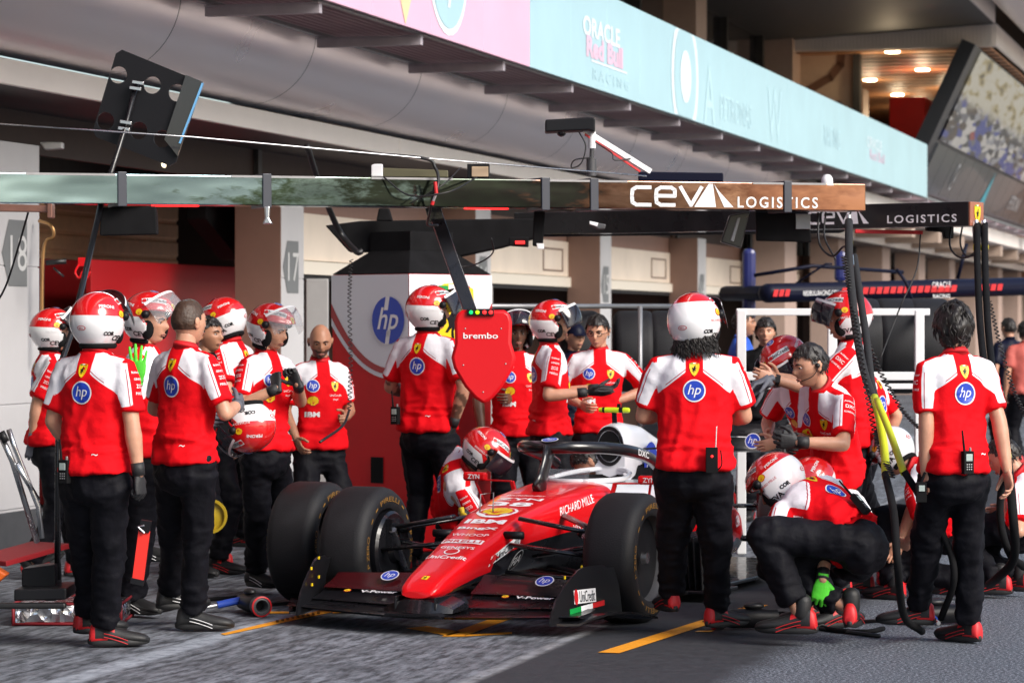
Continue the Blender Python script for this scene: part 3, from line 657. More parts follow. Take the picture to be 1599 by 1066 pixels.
def stroke(d, pts, w, mi=0, lay=0):
    pts = [np.array(p, float) for p in pts]
    for i, (a, b_) in enumerate(zip(pts[:-1], pts[1:])):
        dd = (b_ - a) / np.linalg.norm(b_ - a); q = np.array([-dd[1], dd[0]]) * w / 2; e = dd * w * .30
        d.poly([a - q - e, b_ - q + e, b_ + q + e, a + q - e], mi, lay)
def ceva(h):                                             # rounded CEVA letters of height h, returned with width about 4.6h
    d = D2(); w_ = .17
    stroke(d, [(.95, .92), (.3, .92), (.1, .8), (.08, .5), (.1, .2), (.3, .08), (.95, .08)], w_)
    stroke(d, [(2.1, .08), (1.45, .08), (1.25, .2), (1.22, .5), (1.25, .8), (1.45, .92), (1.95, .92), (2.12, .8), (2.12, .52), (1.28, .52)], w_)
    stroke(d, [(2.4, .95), (2.9, .08), (3.4, .95)], w_)
    d.poly([(3.75, 1.12), (3.95, 1.12), (4.1, 0), (3.05, 0)], 0); d.poly([(4.0, 1.12), (4.22, .8), (4.95, 0), (4.5, 0)], 0)
    return D2().join(d, 0, -.5 * h, h)
cv = ceva(.122); cv.L = [(v * np.array([1.12, 1]), f, mi, l) for v, f, mi, l in cv.L]
art = D2().join(cv, -.615, -.006).text('LOGISTICS', .36, -.036, .066, 0, 0, bold=.012, space=1.3, w=.54)
cc = on1(1131) + s1 * .102
art.to(S, cc, d1, (0, 0, 1), off=.001); obj('lettering', S, DM, ga)
W = M()
for px, hh in ((770, .03), (282, .02)): c = on1(px); W.beam(c - d1 * .13 + np.array([0, 0, -.086]), c + d1 * .13 + np.array([0, 0, -.086]), .05, .006)
obj('red_light_strip', W, m_redled, ga)
# second gantry with its booth
C0, C1 = P(1238, 332, 19.9), P(1523, 330, 19.15); C0[2] = C1[2] = 2.35
gb = thing('gantry_beam', 'black gantry beam behind the first with white logistics lettering and a yellow shield on its end', 'gantry', C0)
W = M(); d2 = (C1 - C0) / np.linalg.norm(C1 - C0); s2 = np.array([d2[1], -d2[0], 0]); W.beam(C0 - d2 * 2.2, C1, .2, .158); obj('beam', W, m_carbon, gb, bevel=.004)
W = M(); e0 = C1 + d2 * .003; W.beam(e0 - d2 * .002, e0 + d2 * .012, .2, .158); obj('end_cap', W, mat('copper_gloss', (.35, .12, .07), .25, coat=.4), gb, bevel=.003)
S = M(); D2().join(shield(), sc=.055).to(S, e0 + d2 * .0125, -np.array([s2[0], s2[1], 0]) * -1 * -1, (0, 0, 1), off=.002)
S = M(); sdir = np.cross((0, 0, 1), d2); D2().join(shield(), sc=.062).to(S, e0 + d2 * .0125, sdir, (0, 0, 1), off=.003); obj('shield_badge', S, DM, gb)
S = M(); D2().join(ceva(.092), -.68, -.004).text('LOGISTICS', .16, -.026, .052, 0, 0, bold=.012, space=1.25, w=.50).to(S, (C0 + C1) / 2 + s2 * .1015 + d2 * .18, d2, (0, 0, 1), off=.001); obj('lettering', S, DM, gb)
W = M(); slab_px(W, [(508, 352), (563, 345), (690, 343), (1320, 333), (1320, 362), (850, 368), (785, 386), (692, 406), (652, 406), (590, 393), (545, 393)], 20.9, .30); slab_px(W, [(588, 345), (592, 325), (608, 325), (614, 345)], 20.7, .1)
obj('boom', W, m_blackm, gb, bevel=.01)
# hp booth
cz = 1.985
bc = P(639, 430, 20.3); bw = .80; ang = radians(45)
o1 = np.array([-cos(ang), sin(ang), 0]); o2 = np.array([cos(ang), sin(ang), 0]); fc = np.array([bc[0], bc[1], 0])
K0, K1, K3 = fc, fc + o2 * bw, fc + o1 * bw; K2 = fc + (o1 + o2) * bw
bo = thing('gantry_booth', 'tall red and white equipment booth with blue round logo and black sloping roof', 'booth', fc)
W = M(); W.add([K0 + (0, 0, .06), K1 + (0, 0, .06), K2 + (0, 0, .06), K3 + (0, 0, .06)] + [k + np.array([0, 0, cz]) for k in (K0, K1, K2, K3)], [(3, 2, 1, 0), (4, 5, 6, 7), (0, 1, 5, 4), (1, 2, 6, 5), (2, 3, 7, 6), (3, 0, 4, 7)])
obj('body', W, m_redm, bo, bevel=.012)
W = M(); cm = (K0 + K2) / 2
top = [cm + (k - cm) * .52 + np.array([0, 0, cz + .165]) for k in (K0, K1, K2, K3)]
W.add([k + np.array([0, 0, cz + .001]) for k in (K0, K1, K2, K3)] + top, [(3, 2, 1, 0), (4, 5, 6, 7), (0, 1, 5, 4), (1, 2, 6, 5), (2, 3, 7, 6), (3, 0, 4, 7)])
t2 = [cm + (k - cm) * .52 + np.array([0, 0, cz + .30]) for k in (K0, K1, K2, K3)]; W.add(top + t2, [(0, 1, 5, 4), (1, 2, 6, 5), (2, 3, 7, 6), (3, 0, 4, 7)])
obj('roof', W, m_blackm, bo, bevel=.005)
W = M(); W.box(cm + np.array([0, 0, .03]), (.9, .9, .06), rz=ang); obj('plinth', W, m_blackm, bo, bevel=.01)
hface = lambda y: 1.64 + (505 - y) / 226.0
def arc(y0, y1, y2, dy=0):                              # boundary of the white area across the left face, x from 0 (outer edge) to bw
    xs = np.linspace(0, bw, 15); u = xs / bw; return [(x, hface(y0 + (y1 - y0) * (1 - (1 - min(1, q / .8)) ** 2.2) + (y2 - y1) * q * .5 + dy)) for x, q in zip(xs, u)]
a1 = arc(472, 574, 578); a2 = arc(489, 580, 583); a3 = arc(495, 584, 587); a4 = arc(508, 591, 594)
def facepanel(oref, dirv, pts, mi, lay, S, mirror=False):
    nr = np.cross(dirv, (0, 0, 1)); S.add([oref + dirv * x + np.array([0, 0, z]) + nr * (.004 + .003 * lay) for x, z in pts], [tuple(range(len(pts)))], mi)
S = M(); lf = -o1                                        # left face, from K3 towards the front corner K0
facepanel(K3, lf, a4 + [(bw, cz - .005), (0, cz - .005)], 0, 0, S); facepanel(K3, lf, [(p[0], p[1]) for p in a3] + [p for p in a1[::-1]], 4, 1, S)
facepanel(K0, o2, [(0, hface(594)), (.55, hface(585)), (bw, hface(500)), (bw, cz - .005), (0, cz - .005)], 0, 0, S)
facepanel(K0, o2, [(0, hface(587)), (.5, hface(578)), (bw, hface(485)), (bw, hface(472)), (.5, hface(568)), (0, hface(578))], 4, 1, S)
obj('printed_panel', S, [mat('booth_white', (.72, .73, .78), .45), m_blue, m_yel, m_black, mat('dark_red', (.35, .005, .01), .4), m_green], bo)
S = M(); D2().disc(0, 0, .165, 1, 0).text('hp', .0, -.01, .2, 0, 2, shear=.28, bold=.01).poly([(-.02, .165), (.02, .165), (-.0, .07), (-.04, .07)], 0, 2).poly([(-.03, -.165), (.01, -.165), (.03, -.07), (-.01, -.07)], 0, 2).to(S, K3 + lf * .60 + np.array([0, 0, hface(500)]), lf, (0, 0, 1), off=.012); 
D2().join(shield(), sc=.26).to(S, K0 + o2 * .42 + np.array([0, 0, hface(500)]), o2, (0, 0, 1), off=.012); obj('logo', S, DM, bo)
W = M(); c = K3 + lf * .48 + np.array([0, 0, .62]); nr = np.cross(lf, (0, 0, 1)); W.beam(c - np.array([0, 0, .09]) + nr * .004, c + np.array([0, 0, .09]) + nr * .004, .12, .012, up=nr); obj('socket', W, m_blackm, bo)
# hanging board with traffic lights
bz = 17.0
br = thing('signal_board', 'red shield-shaped board with four small lights hanging on a black arm', 'signal board', P(755, 560, bz))
pts = [(722, 484), (788, 484), (797, 490), (800, 503), (799, 535), (806, 558), (802, 575), (785, 604), (770, 622), (756, 631), (742, 622), (726, 604), (709, 575), (705, 558), (711, 535), (710, 503), (713, 490)]
W = M(); slab_px(W, pts, bz, .05); obj('board', W, mat('board_red', (.64, .006, .012), .42, coat=.1, spec=.3), br, bevel=.018, smooth=35)
S = M(); D2().text('brembo', 0, 0, .034, 0, 0, bold=.012, w=.20).to(S, P(751, 524, bz), (1, 0, 0), (0, 0, 1), off=.004); obj('lettering', S, DM, br)
W = M(); 
for x, y in ((727, 513), (783, 513), (724, 570), (790, 568), (755, 612)): W.ball(P(x, y, bz), (.005, .004, .005), 8, 5)
obj('screw', W, m_grey, br)
W = M(); slab_px(W, [(730, 482), (772, 482), (772, 493), (730, 493)], bz - .02, .06); lp_ = obj('light_panel', W, m_black, br, bevel=.004)
for x, mm in ((736, m_greenled), (746, mat('lime_led', (.2, .4, .0), .4, emit=(.5, 1, 0), estr=.6)), (757, m_redled), (767, m_redled)):
    W = M(); W.lathe([(.0005, -.006), (.010, -.004), (.012, 0)], P(x, 487.5, bz - .022), 'y', 12); obj('lamp', W, mm, lp_)
W = M(); W.beam(P(735, 486, 17.04), P(682, 338, 17.25), .045, .075, up=(1, 0, 0)); W.beam(P(682, 345, 17.25), P(676, 322, 17.25), .06, .09, up=(1, 0, 0)); obj('arm', W, m_carbon, br, bevel=.004)
# tilted black plate with round holes on a pole
pl = thing('light_plate', 'big tilted black plate with six round holes on a pole above the beam', 'plate', P(230, 170, 16.9))
cx_, cy_ = 230, 170
def rot(x, y, a=14): return (cx_ + x * cos(radians(a)) - y * sin(radians(a)), cy_ + x * sin(radians(a)) + y * cos(radians(a)))
bmh = bmesh.new()
outer = [rot(x, y) for x, y in ((-68, -72), (-60, -80), (64, -62), (74, -52), (64, 70), (56, 78), (-66, 62), (-74, 54))]
W = M(); slab_px(W, outer, 16.9, .03); o_pl = obj('plate', W, m_black, pl)
holes = [(185, 117), (238, 133), (277, 145), (165, 189), (217, 204), (254, 217)]
for k, (hx, hy) in enumerate(holes):
    W = M(); W.lathe([(.0, -.2), (.05, -.2), (.05, .2), (.0, .2)], P(hx, hy, 16.9), 'y', 24)
    ct = obj('cut', W, m_black); b2_ = o_pl.modifiers.new('b', 'BOOLEAN'); b2_.object = ct; b2_.operation = 'DIFFERENCE'; b2_.solver = 'EXACT'
dg = bpy.context.evaluated_depsgraph_get(); me2 = bpy.data.meshes.new_from_object(o_pl.evaluated_get(dg)); o_pl.modifiers.clear(); o_pl.data = me2; me2.name = 'plate'
for o in [o for o in bpy.data.objects if o.name.startswith('cut')]: bpy.data.objects.remove(o)
W = M(); slab_px(W, [rot(x, y) for x, y in ((46, -66), (74, -62), (64, 60), (38, 40))], 16.87, .03); obj('side_glass', W, m_glass, pl)
W = M(); slab_px(W, [rot(x, y) for x, y in ((73, -60), (76, -60), (64, 40), (61, 40))], 16.86, .03); obj('edge_light', W, mat('edge_blue', (.15, .4, .7), .3), pl)
W = M(); W.tube([P(214, 128, 16.86), P(196, 200, 16.86), P(172, 275, 16.4)], .016, 10); obj('pole', W, m_carbon, pl, smooth=True)
W = M()
for x, y in ((216, 128), (212, 137), (197, 190), (194, 200)): W.beam(P(x - 9, y, 16.84), P(x + 9, y + 3, 16.84), .03, .02)
obj('pole_clamp', W, m_alu, pl, bevel=.003)
# camera unit on a strut
cu_ = thing('camera_unit', 'flat black camera unit on a post with a white diagonal strut above the beam', 'camera', P(925, 270, 17.3))
W = M(); slab_px(W, [(852, 187), (920, 183), (930, 184), (930, 207), (920, 203), (852, 206)], 17.2, .2); obj('housing', W, m_black, cu_, bevel=.008)
W = M(); W.ball(P(877, 206, 17.3), .03, 14, 8); obj('lens_dome', W, m_glass, cu_, smooth=True)
W = M(); W.tube([P(925, 205, 17.3), P(925, 232, 17.3)], .022, 12, 0); W.tube([P(925, 232, 17.3), P(924, 250, 17.3)], .014, 10, 1); W.tube([P(924, 248, 17.3), P(924, 275, 17.3)], .03, 12, 1); obj('post', W, [m_whitep, m_dgrey], cu_, smooth=40)
W = M(); W.beam(P(912, 203, 17.3), P(1016, 268, 17.4), .03, .03, 0); W.beam(P(914, 210, 17.28), P(1000, 268, 17.38), .012, .012, 1); obj('strut', W, [m_whitep, m_redp], cu_)
W = M(); cable(W, [P(905, 207, 17.25), P(915, 228, 17.25), P(908, 255, 17.25), P(893, 262, 17.25), P(898, 250, 17.2), P(925, 246, 17.2)], .004); cable(W, [P(930, 222, 17.2), P(955, 238, 17.3), P(960, 250, 17.3), P(985, 248, 17.35)], .004); obj('cable', W, m_cable, cu_, smooth=True)
W = M(); slab_px(W, [(998, 268), (1130, 270), (1130, 284), (998, 282)], 17.9, .12); tag(obj('cable_tray', W, m_navy, bevel=.006), 'dark navy tray lying on top of the lettered beam end', 'tray')
W = M(); W.lathe([(.0, .035), (.02, .03), (.033, .012), (.036, -.005), (.036, -.025), (.045, -.028), (.045, -.035)], P(1292, 281, 17.85), 'z', 20); tag(obj('dome_antenna', W, m_whitep, smooth=40), 'small white dome sitting on the right end of the beam', 'antenna')
W = M(); slab_px(W, [(580, 258), (585, 256), (598, 256), (598, 276), (580, 276)], 16.8, .06); tag(obj('small_camera', W, m_whitep, bevel=.006), 'small white box standing on the beam left of its centre', 'device')
W = M(); slab_px(W, [(598, 262), (700, 266), (700, 277), (598, 276)], 16.9, .06); tag(obj('beam_rail', W, mat('olive', (.12, .11, .06), .5), bevel=.004), 'dull olive rail lying along the top of the beam', 'rail')
W = M(); slab_px(W, [(730, 256), (765, 256), (765, 278), (730, 278)], 17.0, .1, 0); slab_px(W, [(737, 260), (763, 260), (763, 276), (737, 276)], 16.99, .005, 1); tag(obj('speaker_box', W, [m_black, mat('tan_mesh', (.45, .33, .22), .6)], bevel=.003), 'small black box with a tan front standing on the beam', 'device')
# gear under the beams
def under(nm, lab, cat, pts, Z, th, m_, extra=None, lens=None):
    r = thing(nm, lab, cat, P(*pts[0], Z)); W = M(); slab_px(W, pts, Z, th); obj('housing', W, m_, r, bevel=.008)
    if extra:
        for (e, mm, n2) in extra: W = M(); slab_px(W, e, Z - .012, .02); obj(n2, W, mm, r, bevel=.003)
    return r
under('timing_screen', 'black monitor hanging under the right end of the beam', 'monitor', [(1180, 330), (1262, 332), (1268, 378), (1182, 376)], 18.0, .06, m_blackm, [([(1243, 334), (1266, 334), (1266, 358), (1243, 358)], m_grey, 'junction_box')])
under('work_light', 'tilted dark work light hanging under the beam beside the monitor', 'light', [(1140, 336), (1172, 330), (1158, 388), (1126, 378)], 17.9, .08, m_carbon, [([(1152, 340), (1157, 340), (1146, 378), (1141, 376)], m_grey, 'tube')])
under('floodlight', 'square dark floodlight hanging under the left part of the beam', 'light', [(158, 324), (244, 322), (246, 366), (156, 368)], 16.2, .08, m_blackm)
under('clip_camera', 'tiny white and black clip camera under the second clamp', 'camera', [(921, 346), (947, 350), (945, 358), (935, 358), (921, 352)], 17.2, .04, m_dgrey, [([(921, 345), (935, 348), (933, 354), (921, 350)], m_whitep, 'arm')])
under('clip_lamp', 'slim black lamp hanging on a stem under the beam', 'lamp', [(834, 330), (852, 330), (848, 386), (832, 384)], 17.3, .04, m_blackm, [([(838, 380), (850, 380), (850, 389), (840, 389)], m_whitep, 'plug')])
under('red_display', 'small box with glowing red digits hanging under the beam', 'display', [(795, 370), (826, 370), (826, 386), (795, 384)], 18.5, .04, m_blackm, [([(805, 376), (820, 376), (820, 381), (805, 381)], m_redled, 'digits')])
under('gas_fitting', 'metal swivel fitting under the clamp on the left of the beam', 'fitting', [(413, 322), (422, 322), (421, 340), (426, 350), (410, 350), (414, 340)], 16.4, .04, m_alu)
under('hose_carrier', 'black box under the far beam above the hoses', 'carrier', [(1448, 349), (1490, 349), (1490, 372), (1476, 373), (1474, 362), (1448, 360)], 19.4, .1, m_blackm)
W = M(); slab_px(W, [(1336, 358), (1442, 360), (1442, 366), (1336, 364)], 19.5, .04); tag(obj('red_bar', W, m_redp, bevel=.004), 'thin red bar hanging level below the far beam', 'bar')
W = M(); slab_px(W, [(-10, 318), (80, 321), (80, 331), (-10, 330)], 15.6, .08, 0); slab_px(W, [(74, 318), (82, 318), (82, 340), (74, 340)], 15.58, .1, 0); tag(obj('steel_arm', W, mat('rusty_arm', (.25, .12, .09), .4, metal=.5, var=.2), bevel=.004), 'short brown steel arm sticking in under the left end of the beam', 'arm')
# cables strung between things
W = M(); W.tube([P(-20, 192, 16.0), P(300, 214, 16.3), P(660, 247, 16.8), P(1010, 275, 17.3)], .005, 6); tag(obj('guy_wire', W, m_alu, smooth=True), 'thin steel wire stretched above the beam from the left edge', 'wire')
W = M(); cable(W, [P(545, 238, 16.8), P(660, 247, 16.8), P(680, 262, 16.8), P(685, 285, 16.75), P(676, 318, 16.7)], .009); cable(W, [P(680, 285, 16.7), P(672, 330, 16.8), P(668, 350, 17), P(684, 352, 17.1)], .008); tag(obj('air_cable', W, m_cable, smooth=True), 'black cable looping over the middle of the beam down to the hanging arm', 'cable')
W = M(); W.tube([P(680, 284, 16.66), P(682, 302, 16.66)], .010, 8, 0); W.tube([P(682, 302, 16.66), P(677, 314, 16.66)], .008, 8, 1); W.tube([P(677, 314, 16.66), P(675, 320, 16.66)], .010, 8, 0); tag(obj('cable_coupling', W, [m_redp, m_alu], smooth=40), 'red and silver coupling on the black cable in front of the beam', 'coupling')
W = M(); cable(W, [P(600, 277, 16.7), P(640, 305, 16.65), P(700, 300, 16.65), P(745, 277, 16.9)], .005); cable(W, [P(640, 318, 16.7), P(690, 290, 16.7), P(720, 262, 16.9)], .004); tag(obj('loose_wire', W, m_cable, smooth=True), 'loose thin black wires draped across the face of the beam', 'wire')
W = M(); cable(W, [P(480, 228, 19.5), P(500, 290, 20), P(530, 360, 20.6), P(556, 392, 20.4), P(566, 392, 20.4)], .022); tag(obj('ducting_hose', W, m_cable, smooth=True), 'thick black hose running down behind the beam to the booth roof', 'hose')
W = M(); cable(W, [P(45, 330, 15.9), P(25, 400, 16.2), P(8, 450, 16.4), P(-10, 480, 16.5)], .006); tag(obj('hanging_wire', W, m_cable, smooth=True), 'thin black wire curving down across the pillar numbered 18', 'wire')
W = M(); cable(W, [P(768, 372, 18.5), P(770, 395, 18.6), P(745, 412, 18.7), P(715, 418, 18.7)], .005); tag(obj('sagging_wire', W, m_cable, smooth=True), 'thin black wire with a small plug sagging beside the booth roof', 'wire')
W = M(); W.tube([P(158, 320, 16.2), P(112, 520, 15.6), P(98, 560, 15.5), P(92, 640, 15.3), P(90, 905, 15.2)], .017, 10); tag(obj('lollipop_pole', W, m_carbon, smooth=True), 'slim black pole leaning down from the beam behind the leftmost crew', 'pole')
W = M(); coil(W, [P(549, 405, 20.1), P(546, 470, 19.8), P(548, 560, 18.6), P(546, 640, 18.0)], .012, .0035, 34); cable(W, [P(546, 640, 18.0), P(535, 665, 17.8), P(500, 690, 17.5)], .008); tag(obj('coiled_cable', W, m_cable, smooth=True), 'black coiled cable hanging from the booth roof to the hand of the bald man', 'cable')
# hose bundle hanging at the right end of the first beam
hb = thing('hose_bundle', 'bundle of black air hoses with a yellow lower section hanging from the first beam', 'hoses', P(1328, 345, 17.6))
W = M(); cable(W, [P(1326, 345, 17.6), P(1328, 430, 17.2), P(1345, 560, 16.6), P(1370, 640, 16.2)], .024, 12); cable(W, [P(1334, 400, 17.5), P(1352, 520, 16.9), P(1362, 600, 16.5), P(1374, 640, 16.3)], .022, 12); obj('sleeve', W, mat('hose_sleeve', (.012, .012, .014), .8, bump=.003, bscale=60), hb, smooth=True)
W = M(); cable(W, [P(1366, 620, 16.2), P(1380, 690, 15.6), P(1384, 745, 15.2)], .022, 12); cable(W, [P(1370, 625, 16.0), P(1392, 680, 15.4), P(1412, 738, 14.9)], .019, 12); obj('yellow_sleeve', W, mat('hose_yellow', (.60, .65, .02), .55, bump=.002, bscale=80), hb, smooth=True)
W = M(); cable(W, [P(1383, 740, 15.2), P(1396, 800, 14.6), P(1402, 880, 14.4), P(1412, 960, 14.9), P(1440, 985, 15.4)], .020, 12); cable(W, [P(1412, 735, 14.9), P(1440, 780, 14.9), P(1480, 850, 15.0), P(1490, 905, 15.0), P(1470, 965, 15.2)], .018, 12); obj('lower_hose', W, m_blackm, hb, smooth=True)
W = M(); W.tube([P(1326, 335, 17.6), P(1326, 360, 17.6), P(1327, 380, 17.5)], [.014, .019, .014], 12, 0); W.tube([P(1327, 374, 17.48), P(1327, 380, 17.46)], .021, 12, 1); W.tube([P(1328, 400, 17.35), P(1329, 415, 17.3)], .021, 12, 0); obj('coupling', W, [m_alu, mat('tape_yellow', (.7, .6, .02), .5)], hb, smooth=40)
W = M(); cable(W, [P(1278, 332, 17.9), P(1280, 380, 17.8), P(1300, 400, 17.7), P(1318, 385, 17.6), P(1325, 395, 17.5)], .007); cable(W, [P(1290, 332, 17.9), P(1288, 370, 17.8), P(1305, 405, 17.7)], .006); obj('feed_wire', W, m_cable, hb, smooth=True)
W = M(); coil(W, [P(1318, 400, 17.2), P(1330, 470, 17.0), P(1345, 560, 16.4), P(1368, 680, 15.8), P(1395, 745, 15.0)], .014, .0045, 60); obj('coil', W, m_cable, hb, smooth=True)
W = M(); coil(W, [P(1350, 520, 17.2), P(1375, 580, 17.0), P(1410, 640, 16.8), P(1444, 676, 16.6)], .014, .0045, 28); tag(obj('coiled_cable', W, m_cable, smooth=True), 'black coiled cable stretching down to the right from the hose bundle', 'cable')
W = M(); cable(W, [P(1438, 366, 19.4), P(1432, 420, 19.3), P(1410, 470, 19.2), P(1398, 500, 19.2), P(1375, 560, 19.0)], .005); tag(obj('thin_wire', W, m_cable, smooth=True), 'thin black wire hanging from the level red bar', 'wire')
hb2 = thing('hose_bundle', 'pair of black hoses with silver couplings hanging from the far beam behind the dark-haired man', 'hoses', P(1530, 350, 19.1))
for dx, k in ((0, 0), (12, 1)):
    W = M(); cable(W, [P(1526 + dx, 350, 19.1), P(1527 + dx, 420, 18.6), P(1532 + dx, 520, 18), P(1545 + dx, 620, 17), P(1562 + dx, 680, 16.4)], .022, 12); obj('hose', W, m_blackm, hb2, smooth=True)
    W = M(); W.tube([P(1524 + dx, 345, 19.1), P(1525 + dx, 360, 19.08), P(1525 + dx, 384, 18.9)], [.02, .026, .018], 12, 0); W.tube([P(1526 + dx, 384, 18.88), P(1526 + dx, 389, 18.84)], .026, 12, 1); obj('coupling', W, [m_alu, MATS['tape_yellow']], hb2, smooth=40)
W = M(); cable(W, [P(1564, 655, 16.2), P(1572, 700, 15.8), P(1574, 722, 15.6)], .022, 12); obj('yellow_sleeve', W, MATS['hose_yellow'], hb2, smooth=True)
W = M(); cable(W, [P(1574, 718, 15.6), P(1582, 800, 15.2), P(1584, 870, 15.4), P(1560, 900, 15.8), P(1545, 912, 16.6)], .024, 12); cable(W, [P(1570, 718, 15.6), P(1562, 800, 15.4), P(1575, 860, 15.4), P(1599, 885, 15.6)], .02, 12); obj('lower_hose', W, m_blackm, hb2, smooth=True)
W = M(); cable(W, [P(1486, 349, 19.3), P(1484, 385, 19.2), P(1500, 402, 19.1), P(1524, 398, 19)], .007); cable(W, [P(1504, 349, 19.3), P(1500, 380, 19.2), P(1510, 400, 19.1), P(1526, 392, 19)], .006); obj('feed_wire', W, m_cable, hb2, smooth=True)
W = M(); coil(W, [P(1546, 470, 18.4), P(1560, 530, 18), P(1580, 600, 17.6), P(1602, 650, 17.4)], .012, .004, 30); obj('coil', W, m_cable, hb2, smooth=True)
# rival team's gantry further along
rg = thing('navy_gantry', 'long navy pit gantry further down the lane with a row of red dashes', 'gantry', P(1300, 455, 31))
G0, G1 = P(1190, 458, 30.5), P(1640, 446, 33)
W = M(); W.beam(G0, G1, .22, .20); W.beam(P(1134, 458, 32), P(1200, 458, 30.6), .22, .16); obj('beam', W, m_navy, rg, bevel=.08, smooth=40)
dg_ = (G1 - G0) / np.linalg.norm(G1 - G0); sg = np.array([dg_[1], -dg_[0], 0]); S = M(); art = D2()
for k in range(8): art.poly([(.0 + k * .0, 0)] * 0 + [(.05 + k * .08, -.035), (.11 + k * .08, -.035), (.13 + k * .08, .035), (.07 + k * .08, .035)], 4) if k < 3 else None
for k in range(24):
    x = 1.0 + k * .1; art.poly([(x, -.035), (x + .075, -.035), (x + .095, .035), (x + .02, .035)], 4) if not 17 <= k <= 19 else None
art.text('REDBULLRACING.COM', .72, -.01, .05, 0, 0, w=.5).text('ORACLE', 2.46, .045, .06, 0, 0, w=.28).text('Red Bull', 2.46, -.015, .05, 4, 0, w=.28).text('RACING', 2.46, -.08, .04, 0, 0, w=.25)
art.to(S, G0 + sg * .112, dg_, (0, 0, 1), off=.006); obj('lettering', S, DM, rg)
for mx_, y0_, y1_, Z_ in ((1170, 388, 500, 31.2), (1313, 392, 440, 33)): W = M(); W.beam(P(mx_, y0_, Z_), P(mx_, y1_, Z_), .14, .14, 0); obj('mast', W, mat('mast_blue', (.015, .02, .12), .3), rg, bevel=.05)
W = M(); W.tube([P(1178, 430, 31), P(1270, 415, 31), P(1410, 425, 32)], .02, 8); W.tube([P(1240, 445, 31), P(1290, 412, 31), P(1300, 412, 31)], .012, 8); W.tube([P(1400, 420, 31), P(1415, 440, 31), P(1432, 490, 31)], .018, 8); W.tube([P(1510, 380, 32), P(1496, 435, 32)], .02, 8, 0); obj('stay', W, m_navy, rg, smooth=True)
# tyre racks
def tyre_mesh(R=.355, w=.30, mi=0, seg=64, r_in=.235):
    h = w / 2; pr = [(r_in, -h + .012), (r_in + .02, -h), (R - .055, -h - .004), (R - .022, -h + .012), (R - .006, -h + .035), (R, -h + .06), (R, h - .06), (R - .006, h - .035), (R - .022, h - .012), (R - .055, h + .004), (r_in + .02, h), (r_in, h - .012)]
    return M().lathe(pr, (0, 0, 0), 'x', seg, mi)
def rack_tyre(px, py, Z, lab, cat='tyre', grp='tyres on the racks', rz=0, w=.33):
    t = thing('race_tyre', lab, cat, P(px, py, Z), rz=rz, group=grp, world=False)
    obj('tread', tyre_mesh(.355, w), m_rubber, t, smooth=40)
    m_ = M(); m_.lathe([(.235, -w / 2 + .02), (.2, -w / 2 + .05), (.06, -w / 2 + .06), (.0, -w / 2 + .06)], (0, 0, 0), 'x', 32); m_.lathe([(.235, w / 2 - .02), (.2, w / 2 - .05), (.06, w / 2 - .06), (.0, w / 2 - .06)], (0, 0, 0), 'x', 32); obj('rim', m_, m_black, t, smooth=40); return t
rk = thing('tyre_rack', 'black tube tyre rack behind the crew in the middle', 'rack', P(900, 800, 23.5))
W = M(); W.tube([P(655, 478, 22.5), P(1080, 478, 25)], .02, 8); W.tube([P(780, 618, 23), P(1070, 614, 24.5)], .02, 8)
for px in (730, 860, 1000): W.tube([P(px, 478, 23.3), P(px, 700, 23.3)], .02, 8)
obj('rail', W, m_grey, rk, smooth=True)
for px, lb in ((990, 'slick tyre on the middle rack beside the man with glasses'), (1045, 'slick tyre on the middle rack half hidden by the helmet of the long-haired man'), (905, 'slick tyre on the middle rack behind the man with glasses, leftmost of three')): rack_tyre(px, 552, 24.3, lb)
rk2 = thing('tyre_rack', 'white framed tyre rack standing in the pit lane at right', 'rack', P(1350, 760, 22))
W = M()
for px, Z in ((1158, 21), (1300, 21), (1436, 21), (1450, 23)): W.beam(P(px, 484, Z), P(px, 505 + F * 1.64 / Z, Z), .065, .065)
W.beam(P(1150, 487, 21), P(1452, 487, 21), .05, .05); W.beam(P(1150, 587, 21), P(1440, 587, 21), .05, .06); W.beam(P(1150, 603, 21), P(1440, 603, 21), .05, .04); W.beam(P(1436, 487, 21), P(1452, 487, 23), .05, .05)
obj('frame', W, mat('frame_white', (.75, .76, .78), .35), rk2, bevel=.006)
for px, lb in ((1340, 'slick tyre on the white rack behind the hose bundle'), (1398, 'slick tyre in the middle of the white framed rack'), (1448, 'slick tyre at the right end of the white rack')): rack_tyre(px, 540, 22, lb, rz=.05)
# garage furniture inside the open bay
def redwall(px0, px1, n, ztop, lab, m_):
    W = M(); t0, t1 = Bat(px0, n), Bat(px1, n); bb(W, t0, t1, n - .05, n, 0.02, ztop); return tag(obj('partition_panel', W, m_, bevel=.006), lab, 'partition')
redwall(143, 383, -1.2, Bat(200, -1.2, 408)[1], 'wide glossy red partition standing in the open garage bay', mat('panel_red', (.62, .012, .018), .42, coat=.1))
redwall(66, 148, -1.9, Bat(100, -1.9, 405)[1], 'dark red cabinet at the left of the open garage bay', mat('cabinet_red', (.28, .01, .012), .4))
W = M(); t0, t1 = Bat(323, -.7), Bat(422, -.7); z0, z1 = Bat(380, -.7, 405)[1], Bat(380, -.7, 320)[1]; W.add([B(t0, -.7, z1), B(t1, -.7, z1), B(t1, -.7, z0), B((t0 + t1) / 2, -.7, z0), B(t0, -.7, z0 + .35)] + [B(t0, -.9, z1), B(t1, -.9, z1), B(t1, -.9, z0), B((t0 + t1) / 2, -.9, z0), B(t0, -.9, z0 + .35)], [(0, 1, 2, 3, 4), (9, 8, 7, 6, 5)] + [(j, j + 5, (j + 1) % 5 + 5, (j + 1) % 5) for j in range(5)]); tag(obj('air_duct', W, m_blackm, bevel=.01), 'black angled duct above the red partition beside pillar 17', 'duct')
